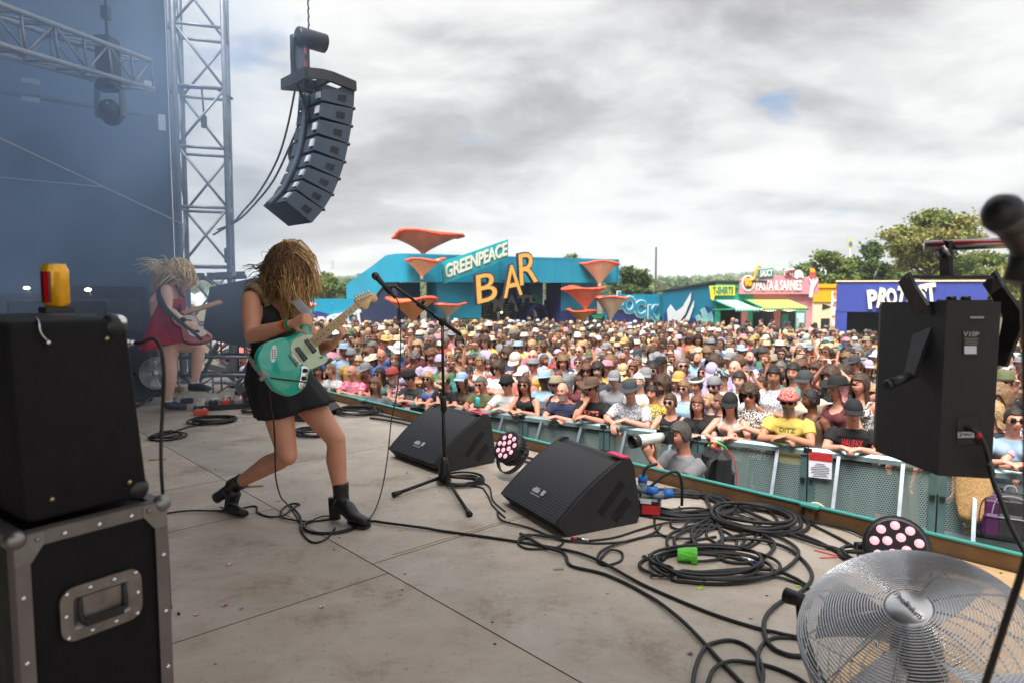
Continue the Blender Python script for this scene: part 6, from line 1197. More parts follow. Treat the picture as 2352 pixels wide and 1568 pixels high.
	boot(La, at(782, 1107, 3.73), Vector((tz.x - .012, tz.y, .038)), Vector((hz_.x - .005, hz_.y, .082)), onz(815, 1208) + Vector((0, 0, .048)), 'front')
	tq = onz(560, 1186); boot(Ra, Rk.lerp(Ra, .86), tq + Vector((.01, -.02, .030)), at(512, 1128, 3.93), at(530, 1166, 3.89), 'rear')
	# wrist bands
	d = (Rw - Re).normalized()
	for k, (c, nm) in enumerate(((S(244, 110, 30), 'orange'), (S(200, 60, 50), 'red'), (S(60, 150, 110), 'green'))):
		q = Re.lerp(Rw, .86 + .055 * k); mb = MB(); mb.tube([q - d * .010, q + d * .010], [.032, .031], 16, caps=False); mb.tube([q + d * .010, q - d * .010], [.029, .029], 16, caps=False); o = T(mb).build('wristband', M('band_' + nm, c, .5, 0, .15, 60), t, fix=False); o['label'] = nm + ' festival wristband'
	# hair: brown at the crown, blonde at the tips, thrown forward
	r = random.Random(5); mb = MB(); rootc = HF
	hc = [(S(84, 58, 38)), (S(142, 102, 62)), (S(200, 154, 98)), (S(230, 194, 138))]; hm = [M('guitarist_hair_%s' % n_, c, .42, 0, .25, 60) for n_, c in zip(('dark', 'mid', 'gold', 'pale'), hc)]
	sh = HAIR['long']; H2 = HF @ Matrix.Scale(1.0, 4); vs = [H2 @ v.co for v in HAIR['short'].vertices]; mb.add(vs, [tuple(p.vertices) for p in HAIR['short'].polygons], 0, True)
	locks = []
	for k in range(150):
		fw_ = k < 95; e = (at(r.gauss(692, 17), r.gauss(706, 14), Hc.y + r.uniform(-.13, .08)) if k > 24 else at(r.uniform(714, 742), r.uniform(650, 692), Hc.y + r.uniform(-.1, .05))) if fw_ else at(r.gauss(612, 12), r.gauss(678, 12), Hc.y + r.uniform(-.12, .12)); locks.append((fw_, e, r.uniform(0, 6.28), r.uniform(.002, .008)))
	for k in range(2300):
		th = r.uniform(0, 2 * math.pi); zz = r.uniform(-.25, 1.0); q = Vector((math.sqrt(max(0, 1 - zz * zz)) * math.cos(th), math.sqrt(max(0, 1 - zz * zz)) * math.sin(th), zz))
		if q.y < -.75 and zz < .45: continue
		root = HF @ Vector((q.x * .084, q.y * .104, q.z * .122)); nrm = (root - Hc).normalized(); px_r = 1176 + root.x / root.y * FPX; fw_ = px_r > 640 + r.uniform(-20, 20)
		cand = [l for l in r.sample(locks, 26) if l[0] == fw_] or locks[:1]; l = min(cand, key=lambda c: Vector((c[1].x - root.x, c[1].y - root.y)).length); e = l[1] + Vector((r.gauss(0, .013), r.gauss(0, .013), r.gauss(0, .02)))
		o1 = root + nrm * r.uniform(.006, .018); w_ = l[3]; sw = Vector((w_ * math.sin(l[2]), w_ * math.cos(l[2]), 0)); m1 = o1.lerp(e, .38) + nrm * .016 + sw; m2 = o1.lerp(e, .66) + nrm * .006 - sw; m3 = o1.lerp(e, .86) + sw * .7
		P = smooth_pts([root - nrm * .01, o1, m1, m2, m3, e], 4); n_ = len(P); cut = int(n_ * r.uniform(.3, .5)); w0 = r.uniform(.0014, .0030); rad = [w0 * (1 - .8 * (i / (n_ - 1)) ** 2) for i in range(n_)]; dk = 0 if r.random() < (.75 if not fw_ else .3) else 1
		mb.tube(P[:cut + 1], rad[:cut + 1], 4, dk); mb.tube(P[cut:], rad[cut:], 4, r.choice((0, 1, 1)) if not fw_ else r.choice((1, 2, 2, 3)))
	for k in range(60):
		root = HF @ Vector((r.uniform(-.05, .07), r.uniform(-.06, .07), .10)); e = at(r.gauss(730, 7), r.gauss(664, 14), Hc.y + r.uniform(-.1, .08)); m = root.lerp(e, .45) + Vector((.035, 0, .035)); strand(mb, [root, root + Vector((.02, 0, .02)), m, e], r.uniform(.002, .0038), .0007, r.choice((1, 2, 2, 3)), 5)
	for k in range(24):      # loose flyaways
		q = Vector((r.gauss(0, 1), r.gauss(0, 1), abs(r.gauss(.2, 1)))).normalized(); root = HF @ Vector((q.x * .09, q.y * .11, q.z * .128)); nrm = (root - Hc).normalized(); e = root + nrm * r.uniform(.03, .06) + Vector((r.uniform(-.10, .05), r.uniform(-.05, .05), r.uniform(-.12, -.02))); m = root.lerp(e, .5) + nrm * .035; strand(mb, [root, m, e], .0016, .0005, r.choice((0, 1, 2)), 5)
	for k in range(26): root = at(r.uniform(588, 612), r.uniform(600, 655), Hc.y + r.uniform(-.05, .08)); e = root + Vector((r.uniform(-.10, -.03), r.uniform(-.03, .03), r.uniform(-.06, .015))); strand(mb, [root + Vector((.05, 0, .03)), root, root.lerp(e, .5) + Vector((0, 0, .015)), e], .003, .0006, r.choice((0, 0, 1)), 5)
	T(mb).build('hair', hm, t, fix=False)
	# -------------------------------------------------------------- her guitar
	z6 = lambda x, y: (514.5 + x * .21099, 606.4 + y * .21099)
	a = Vector((.50, .72, .456)).normalized(); nn = Vector((.72, -.62, .10)); nn = (nn - a * nn.dot(a)).normalized(); bx, by = z6(770, 1040); G = Plane(at(bx, by, 3.36), nn)
	g = thing('electric_guitar', 'turquoise electric guitar with mint pickguard and maple neck held by the guitarist', 'guitar', at(bx, by, 3.36))
	Tg = lambda m: m.xf(Matrix.Translation(-g.location)); pp = lambda pts, off=0.0, sm=0: [G.p(*z6(x, y), off) for x, y in pts]
	out = [(948, 596), (972, 598), (975, 650), (958, 715), (965, 760), (1000, 800), (1030, 870), (1036, 945), (1075, 988), (1128, 984), (1142, 1020), (1118, 1062), (1040, 1110), (962, 1148), (930, 1188), (918, 1255), (888, 1340), (800, 1412), (690, 1432), (560, 1368), (470, 1252), (395, 1150), (368, 1020), (398, 920), (485, 848), (620, 802), (725, 788), (795, 748), (842, 688), (900, 620)]
	sm = smooth_pts([(x, y, 0) for x, y in out], 4, True); P = [G.p(*z6(v.x, v.y)) for v in sm]
	mb = MB(); flat(mb, P, -nn * .042, 0, .012); Tg(mb).build('body', M('turquoise_lacquer', S(24, 172, 150), .12, 0, .05, 3, coat=1.0), g)
	def plate(nm, pts, off, th, mat, bev=0, par=None, smooth=0):
		pts = [(v.x, v.y) for v in smooth_pts([(x, y, 0) for x, y in pts], 3, True)] if smooth else pts
		mb = MB(); flat(mb, pp(pts, off), nn * th, 0, bev); return Tg(mb).build(nm, mat, par or g)
	plate('pickguard', [(722, 935), (733, 862), (800, 802), (900, 772), (965, 782), (1000, 830), (1022, 900), (1040, 975), (1075, 1004), (1122, 1000), (1128, 1030), (1095, 1075), (1000, 1115), (930, 1138), (880, 1108), (830, 1075), (760, 1000)], .001, .003, M('mint_pickguard', S(196, 212, 182), .35, 0, .04), 0, None, 1)
	for pts in ([(870, 835), (905, 812), (1005, 945), (965, 972)], [(768, 915), (805, 895), (908, 1025), (865, 1060)]):
		q = plate('pickup', pts, .004, .008, black_plastic, .003); c = [(pts[0][0] * (1 - f) + pts[3][0] * f, pts[0][1] * (1 - f) + pts[3][1] * f) for f in (.12, .3, .5, .7, .88)]; mb = MB()
		for f in (.12, .27, .42, .58, .73, .88): x = (pts[0][0] + pts[1][0]) / 2 * (1 - f) + (pts[2][0] + pts[3][0]) / 2 * f; y = (pts[0][1] + pts[1][1]) / 2 * (1 - f) + (pts[2][1] + pts[3][1]) / 2 * f; c_ = G.p(*z6(x, y), .012); mb.tube([c_, c_ + nn * .0015], .0025, 8)
		Tg(mb).build('pole_screw', chrome, q)
	b = plate('bridge', [(705, 985), (740, 962), (832, 1085), (795, 1115)], .002, .007, chrome, .002); mb = MB()
	for k in range(6): f = .12 + .15 * k; x = 722 + (814 - 722) * f; y = 974 + (1100 - 974) * f; mb.tube([G.p(*z6(x - 10, y + 4), .011), G.p(*z6(x + 12, y - 8), .011)], .004, 6)
	Tg(mb).build('saddle', M('saddle_brass', (.35, .3, .2), .3, .9), b)
	plate('control_plate', [(840, 1110), (880, 1108), (924, 1146), (905, 1200), (885, 1270), (872, 1338), (830, 1355), (806, 1322), (830, 1230), (840, 1160)], .001, .0035, chrome, .001, None, 1)
	for x, y in ((878, 1155), (862, 1240)): c_ = G.p(*z6(x, y), .004); mb = MB(); mb.lathe([(.011, 0), (.0115, .004), (.0095, .016), (.0085, .018), (.001, .018)], c_, nn, 16); Tg(mb).build('knob', black_plastic, g)
	c_ = G.p(*z6(1045, 1018), .004); mb = MB(); mb.tube([c_, c_ + nn * .014 + a * .006], [.003, .0045], 8); Tg(mb).build('switch', black_plastic, g)
	st_ = plate('sticker', [(540 + 34 * math.cos(t_) - 8 * math.sin(t_), 975 + 96 * math.sin(t_)) for t_ in [2 * math.pi * k / 24 for k in range(24)]], .0006, .0006, M('sticker_white', (.75, .76, .74), .5, 0, .05)); mb = MB()
	for i, (t0, hgt) in enumerate(((528, 1), (556, 1))):
		for k in range(5): y = 925 + k * 22; P_ = pp([(t0 - 8, y), (t0 + 8, y + 2), (t0 + 8, y + 14), (t0 - 8, y + 12)], .0014); mb.prism(P_, nn * .0004)
	Tg(mb).build('sticker_lettering', black_plastic, st_)
	# neck, frets, headstock
	n0, n1, m0, m1 = (940, 818), (1437, 420), (1008, 900), (1480, 472); dv = -nn
	top = pp([n0, n1, m1, m0], .008); mb = MB(); mb.prism(top, dv * .008); cs = []
	for q0, q1 in ((top[0], top[3]), (top[1], top[2])):
		c = (q0 + q1) / 2; h = (q1 - q0) / 2; cs.append([c + h * math.cos(t_) * .98 + dv * (.006 + .016 * math.sin(t_)) for t_ in [math.pi * k / 8 for k in range(9)]])
	mb.rings(cs, 0, True); nk_ = Tg(mb).build('neck', M('maple', S(222, 178, 118), .3, 0, .1, 12, coat=.5), g)
	mb = MB(); md = MB(); lerp2 = lambda A_, B_, f: (A_[0] + (B_[0] - A_[0]) * f, A_[1] + (B_[1] - A_[1]) * f); L_ = 1.0
	fr = [(1 - 2 ** (-k / 12)) * 1.405 for k in range(23)]; fr = [f / fr[22] * .985 for f in fr]
	for k, f in enumerate(fr):
		A_, B_ = lerp2(n1, n0, f), lerp2(m1, m0, f); mb.tube([G.p(*z6(*A_), .0095), G.p(*z6(*B_), .0095)], .0013 if k else .0025, 5)
		if k in (3, 5, 7, 9, 12, 15, 17, 19, 21): g0 = (fr[k] + fr[k - 1]) / 2; c = lerp2(lerp2(n1, n0, g0), lerp2(m1, m0, g0), .5); c_ = G.p(*z6(*c), .0085); md.tube([c_, c_ + nn * .0006], .0035, 10)
	Tg(mb).build('fret', M('fret_metal', (.25, .23, .2), .35, .8), nk_); Tg(md).build('inlay', black_plastic, nk_)
	hs_ = [(1435, 418), (1430, 388), (1450, 372), (1590, 322), (1632, 318), (1662, 345), (1674, 385), (1655, 415), (1622, 418), (1605, 406), (1590, 432), (1570, 480), (1545, 494), (1520, 482), (1496, 470), (1478, 472)]; sm = [(v.x, v.y) for v in smooth_pts([(x, y, 0) for x, y in hs_], 3, True)]
	mb = MB(); flat(mb, pp(sm, .004), -nn * .014, 0, .002); h_ = Tg(mb).build('headstock', MATS['maple'], g);
	for k in range(6): mt = MB(); mp_ = MB(); x = 1455 + k * 27; y = 398 - k * 11; c_ = G.p(*z6(x, y), .004); mp_.tube([c_, c_ + nn * .014], .0035, 8); c2 = G.p(*z6(x - 17, y - 34), -.006); e2 = G.p(*z6(x - 28, y - 52), -.006); mt.tube([c_ - nn * .012, c2, e2], [.004, .004, .0085], 8); Tg(mp_).build('string_post', chrome, h_); Tg(mt).build('tuner', chrome, h_)
	mb = MB()
	for k in range(6): f = .14 + .72 * k / 5; A_ = lerp2(n1, m1, f); B_ = (722 + (814 - 722) * (.12 + .15 * k), 974 + (1100 - 974) * (.12 + .15 * k)); e_ = (1455 + (5 - k) * 0 + k * 27, 398 - k * 11); mb.tube([G.p(*z6(*B_), .0145), G.p(*z6(*A_), .0115), G.p(*z6(*e_), .012)], .0007, 4)
	Tg(mb).build('string', M('string_steel', (.5, .5, .5), .3, .9, 0), g)
	# strap
	mb = MB(); S_ = [G.p(*z6(962, 612), .004), G.p(*z6(900, 540), .02), at(686, 700, 3.55), at(668, 676, 3.66) , nk + Vector((.06, .10, .02)), nk + Vector((-.05, .16, -.06)), che - F * .17 + R_ * .02, at(566, 790, 3.78), at(572, 820, 3.66), G.p(*z6(390, 1170), -.03), G.p(*z6(455, 1248), -.02)]
	mb.tube(smooth_pts(S_, 5), [(.026, .0025)] * 51, 8, up=(.3, .1, 1)); Tg(mb).build('strap', M('grey_strap', S(176, 172, 176), .7, 0, .1), g)
	# lead clipped over the body
	mb = MB(); mb.tube(smooth_pts([G.p(*z6(508, 1235), .004), G.p(*z6(620, 1250), .006), G.p(*z6(820, 1272), .008), G.p(*z6(905, 1288), .006)], 4), .0035, 6); Tg(mb).build('jack_lead', black_rubber, g)
	return t, g, G, z6
HERO, GUITAR, GPL, Z6 = hero()
def second():
	k = .24605; z = lambda x, y: (312.4 + x * k, 588 + y * k); Y = 7.15; A = lambda x, y, d=0.0: at(*z(x, y), Y + d)
	base = onz(405, 944); t = thing('person', 'blonde guitarist in a red dress stepping on pedals in the stage smoke', 'person', base); T = lambda m: m.xf(Matrix.Translation(-t.location))
	skin = M('skin_hazy', S(228, 186, 168), .5, 0, .06, 14); F = Vector((.9, -.4, 0)); R_ = Vector((-.4, -.9, 0))
	pel, wai, che, nk = A(300, 730), A(280, 560), A(275, 430), A(300, 275); Rs, Re, Rw = A(288, 318, -.16), A(300, 505, -.22), A(465, 625, -.32); Ls, Le, Lw = A(340, 320, .16), A(430, 500, .18), A(500, 560, .1)
	Rh, Rk, Ra = A(285, 800, -.09), A(325, 1075, -.08), A(300, 1345, -.0); Lh, Lk, La = A(350, 800, .09), A(590, 850, .02), A(548, 1175, .10)
	mb = MB(); mb.tube([pel - Vector((0, 0, .1)), pel, wai, che, nk - Vector((0, 0, .09))], [(.19, .15), (.19, .155), (.155, .13), (.17, .135), (.14, .08)], 16, up=tuple(R_)); mb.tube([nk - Vector((0, 0, .12)), nk - Vector((0, 0, .05)), nk], [(.15, .075), (.1, .06), (.06, .06)], 14, up=tuple(R_))
	Hc = A(395, 170, -.02); HF = frame(Hc, (.75, -.2, -.62), (.5, -.1, .8)); mb.tube([nk - Vector((0, 0, .05)), nk, nk.lerp(Hc, .6)], [.066, .057, .055], 12); head_mb(mb, HF, True)
	for s0, e, w in ((Rs, Re, Rw), (Ls, Le, Lw)): mb.tube([s0.lerp(nk, .3), s0, s0.lerp(e, .35), s0.lerp(e, .75), e, e.lerp(w, .3), e.lerp(w, .7), w], [.05, .06, .057, .047, .043, .045, .034, .027], 12)
	hand_mb(mb, Rw, A(540, 655, -.34) - Rw, (.3, .7, -.5), 1.0, 1, 1.0); hand_mb(mb, Lw, (.5, .1, .8), (-.6, .2, .4), .8, -1)
	for h, q, a in ((Rh, Rk, Ra), (Lh, Lk, La)): mb.tube([h + Vector((0, 0, .04)), h.lerp(q, .3), h.lerp(q, .75), q, q.lerp(a, .3), q.lerp(a, .65), a], [.105, .1, .072, .064, .066, .05, .04], 14)
	me = fuse(T(mb), 'skin', .010, 3); face_slots(me, Matrix.Translation(-t.location) @ HF); add_obj('body', me, t, [skin, EYE, LIP, BROW])
	red = M('red_dress', S(176, 36, 62), .75, 0, .2, 5, .2, 25); mb = MB(); n = 48; rs = []
	for i in range(16):
		f = i / 15; c = (nk - Vector((0, 0, .14))).lerp(A(308, 880), f); rx = .165 + (.02 * f if f < .3 else .006 + (f - .3) * .17); row = []
		for j in range(n): a = 2 * math.pi * j / n; wv = max(0, f - .4) * .04 * math.sin(8 * a + 1); q = c + R_ * math.cos(a) * (rx + wv) + F * math.sin(a) * (rx * .84 + wv + .06 * f * max(0, math.sin(a))); q.z += .10 * f * f * max(0, math.sin(a)); row.append(q)
		rs.append(row)
	mb.rings(rs + [[p + (pel - p) * .03 for p in r] for r in reversed(rs)], 0, True, False)
	for s_ in (-1, 1): c = nk - Vector((0, 0, .14)); mb.tube(smooth_pts([c + R_ * s_ * .10 + F * .11, nk + R_ * s_ * .09 - Vector((0, 0, .015)), c + R_ * s_ * .10 - F * .12], 5), .016, 6)
	T(mb).build('dress', red, t)
	sm_ = M('shoe_grey', S(46, 50, 60), .6);
	for a_, to in ((Ra, onz(430, 940)), (La, A(680, 1262, -.05))):
		hl = a_ + Vector((-.05, .01, -.05)); mb = MB(); tz = to + Vector((0, 0, .03)); mb.tube([a_ - Vector((0, 0, .01)), a_ - Vector((0, 0, .05))], .05, 10); mb.tube([hl, a_.lerp(tz, .35) - Vector((0, 0, .03)), a_.lerp(tz, .75) - Vector((0, 0, .01)), tz], [(.045, .045), (.052, .045), (.052, .035), (.042, .026)], 12, up=(0, 1, 0)); o = add_obj('shoe', fuse(T(mb), 'shoe', .009, 3), t, [sm_])
		mb = MB(); mb.tube([a_ + Vector((0, 0, .03)), a_ - Vector((0, 0, .02))], .045, 12); T(mb).build('sock', M('sock_white', (.7, .68, .66), .8), t)
	mb = MB(); d = (Rw - Re).normalized(); q = Re.lerp(Rw, .9); mb.tube([q - d * .03, q + d * .03], .036, 12); T(mb).build('wristband', black_plastic, t)
	r = random.Random(11); mb = MB(); mb.add([HF @ v.co for v in HAIR['mop'].vertices], [tuple(p.vertices) for p in HAIR['mop'].polygons], 0, True)
	for i in range(330):
		th = r.uniform(0, 6.283); zz = r.uniform(-.2, 1); q = Vector((math.sqrt(1 - zz * zz) * math.cos(th), math.sqrt(1 - zz * zz) * math.sin(th), zz));
		if q.y < -.7 and zz < .4: continue
		root = HF @ Vector((q.x * .088, q.y * .11, q.z * .128)); nr = (root - Hc).normalized(); px = 1176 + root.x / root.y * FPX
		e = A(r.gauss(440, 32), r.gauss(275, 34), r.uniform(-.15, .1)) if px > 405 + r.uniform(-14, 14) else A(r.gauss(205, 36), r.gauss(285, 42), r.uniform(-.15, .15)); o_ = root + nr * .05; strand(mb, [root, o_, o_.lerp(e, .55) + nr * .05, e], r.uniform(.007, .012), .002, r.choice((0, 1, 1, 2)), 4)
	for i in range(40): root = A(r.uniform(180, 420), r.uniform(70, 150), r.uniform(-.08, .08)); e = root + Vector((r.uniform(-.28, -.05), r.uniform(-.1, .1), r.uniform(-.04, .08))); strand(mb, [root, root.lerp(e, .5) + Vector((0, 0, .04)), e], .006, .001, 2, 4)
	T(mb).build('hair', [M('blonde_dark', S(190, 158, 120), .5, 0, .2, 30), M('blonde_mid', S(214, 180, 132), .5, 0, .2, 30), M('blonde_pale', S(238, 216, 176), .5, 0, .1, 30)], t, fix=False)
	# dark red guitar seen along its edge, slung low
	g = thing('electric_guitar', 'dark red guitar with white pickguard slung on the blonde guitarist', 'guitar', A(500, 640, -.3)); c = A(500, 645, -.30); ax = (A(600, 790, -.40) - A(390, 500, -.2)).normalized(); nz_ = Vector((.72, -.55, .40)); nz_ = (nz_ - ax * nz_.dot(ax)).normalized(); sd = ax.cross(nz_)
	ol = [(-.20, .02), (-.16, .12), (-.05, .13), (.02, .10), (.10, .13), (.2, .15), (.25, .06), (.25, -.06), (.2, -.15), (.10, -.13), (.02, -.10), (-.05, -.13), (-.16, -.12)]; sm = smooth_pts([(x, y, 0) for x, y in ol], 3, True); P = [c + ax * v.x + sd * v.y for v in sm]
	Tg = lambda m: m.xf(Matrix.Translation(-g.location)); mb = MB(); flat(mb, P, -nz_ * .045, 0, .01); Tg(mb).build('body', M('red_lacquer', S(120, 28, 34), .2, 0, .05, coat=.8), g)
	mb = MB(); flat(mb, [c + nz_ * .002 + ax * (v.x * .72) + sd * (v.y * .6 - .02) for v in sm], nz_ * .003); Tg(mb).build('pickguard', M('dull_cream', S(176, 168, 160), .5), g)
	for f in (-.05, .03, .11): mb = MB(); mb.add(*_box(c + ax * f + nz_ * .008, (.03, .085, .012), Matrix((ax, sd, nz_)).transposed())); Tg(mb).build('pickup', black_plastic, g)
	mb = MB(); nd = Vector((.22, .9, .16)); q0 = c - ax * .16; mb.beam(q0 + nz_ * .012, q0 + nd.normalized() * .62 + nz_ * .012, .05, .022, 0, tuple(nz_)); Tg(mb).build('neck', M('maple_dull', S(150, 110, 76), .4), g)
	mb = MB(); mb.tube(smooth_pts([c + ax * .24, A(330, 560, -.33), A(230, 420, -.25), A(215, 300, -.1), nk + Vector((-.02, .0, .02)), nk + Vector((.08, .1, -.02)), A(400, 420, .05), c - ax * .2], 5), [(.03, .004)] * 36, 8, up=(0, .3, 1)); Tg(mb).build('strap', M('dark_strap', (.04, .05, .07), .7), g)
second()
# ================================================================ barrier, pit and things on the stage
def holes(name, base, s=55.0, r=.30, axes=('X', 'Z'), metal=.4, rough=.45, back=None):
	"""perforated sheet: round holes in a staggered grid, open or backed"""
	if name in MATS: return MATS[name]
	m = bpy.data.materials.new(name); m.use_nodes = True; MATS[name] = m; nt = m.node_tree; N = nt.nodes; L = nt.links; b = N['Principled BSDF']; b.inputs['Base Color'].default_value = (*base, 1); b.inputs['Metallic'].default_value = metal; b.inputs['Roughness'].default_value = rough
	tc = N.new('ShaderNodeTexCoord'); sp = N.new('ShaderNodeSeparateXYZ'); L.new(tc.outputs['Object'], sp.inputs[0])
	def mth(op, a, b_=None):
		n = N.new('ShaderNodeMath'); n.operation = op
		for i, v in enumerate((a, b_)):
			if v is None: continue
			if isinstance(v, (int, float)): n.inputs[i].default_value = v
			else: L.new(v, n.inputs[i])
		return n.outputs[0]
	u = mth('MULTIPLY', sp.outputs['XYZ'.index(axes[0])], s); v = mth('MULTIPLY', sp.outputs['XYZ'.index(axes[1])], s * 1.15)
	row = mth('FLOOR', v); u = mth('ADD', u, mth('MULTIPLY', mth('MODULO', row, 2.0), .5)); fu = mth('SUBTRACT', mth('FRACT', u), .5); fv = mth('SUBTRACT', mth('FRACT', v), .5); d = mth('ADD', mth('MULTIPLY', fu, fu), mth('MULTIPLY', fv, fv)); h = mth('LESS_THAN', d, r * r)
	if back: x = N.new('ShaderNodeMix'); x.data_type = 'RGBA'; L.new(h, x.inputs[0]); x.inputs[6].default_value = (*base, 1); x.inputs[7].default_value = (*back, 1); L.new(x.outputs[2], b.inputs['Base Color'])
	else: t = N.new('ShaderNodeBsdfTransparent'); x = N.new('ShaderNodeMixShader'); L.new(h, x.inputs[0]); L.new(b.outputs[0], x.inputs[1]); L.new(t.outputs[0], x.inputs[2]); L.new(x.outputs[0], N['Material Output'].inputs[0])
	return m
bgrey = M('barrier_alu', S(138, 158, 162), .38, .55, .2, 6, .1, 40); bmesh_m = holes('barrier_perforated', S(132, 152, 152), 40, .36, ('X', 'Z'), .2)
def barriers():
	zg = -DECK_H; R_ = Matrix((BD, BN, Vector((0, 0, 1)))).transposed(); n = 0; w = 1.22; x = -3.7
	first = None
	while x < BL + 3.0:
		p = BA + BD * (x + w / 2); p.z = zg; r = math.atan2(BD.y, BD.x)
		if first is None:
			t = thing('crowd_barrier', '', 'barrier', p, r, 'crowd barrier sections along the pit'); H = 1.15
			mb = MB(); rs = []; pr = [(-.055, -.05), (-.055, .0), (-.03, .028), (.03, .028), (.055, 0), (.055, -.05)]
			for xx in (-w / 2 + .008, w / 2 - .008): rs.append([Vector((xx, a, H - .028 + b)) for a, b in pr])
			mb.rings(rs, 0, False); mb.build('top_rail', bgrey, t)
			mb = MB(); mb.box((0, 0, H / 2 - .03), (w - .14, .008, H - .16)); mb.build('mesh_panel', bmesh_m, t)
			for sx in (-1, 1): mb = MB(); mb.box((sx * (w / 2 - .04), 0, H / 2 - .04), (.065, .07, H - .10)); mb.build('upright', M('barrier_upright', S(96, 124, 128), .4, .5, .15), t)
			mb = MB(); mb.box((0, -.03, .42), (w - .15, .03, .06)); mb.build('cross_beam', bgrey, t)
			for sx in (-.30, .30): mb = MB(); mb.beam((sx, -.045, H - .06), (sx - .02, -.62, .03), .05, .035, 0, (1, 0, 0)); mb.build('brace', M('brace_alu', S(122, 130, 140), .35, .5, .12, 8), t)
			mb = MB(); mb.box((0, .45, .012), (w - .02, .95, .02)); mb.box((0, -.33, .012), (w - .02, .6, .02)); mb.build('foot_plate', bgrey, t)
			for sx in (-1, 1): mb = MB(); mb.box((sx * w / 2 * .97, -.045, H - .03), (.05, .03, .05)); mb.build('rail_clip', black_plastic, t); mb = MB(); mb.box((sx * w / 2 * .93, -.05, .8), (.05, .04, .03)); mb.build('latch', black_plastic, t)
			first = t; o = t
		else: o = copy_tree(first)
		o.location = p; d_ = (p - camo.location).length; q = 1176 + p.x / p.y * FPX; nb = min(((abs(f[0] - q), f[10]) for f in FRONT if f[2] < .5), default=(0, ''))[1]
		n += 1; o['label'] = 'barrier section in front of the ' + ' '.join(nb.split()[:9]) if -1 < n - 3.5 < 8 else ('barrier section at the far end beside the tower' if n < 4 else 'barrier section beyond the hung speaker'); x += w
	labs = {}
	for o in C.objects:
		if o.name.startswith('crowd_barrier'):
			l = o['label']; labs[l] = labs.get(l, 0) + 1
			if labs[l] > 1: o['label'] = ' '.join(l.split()[:12]) + ', next one along' + ('' if labs[l] == 2 else ' again')
barriers()
def pitp(px, d): p = bline(px, -d); p.z = -DECK_H; return p
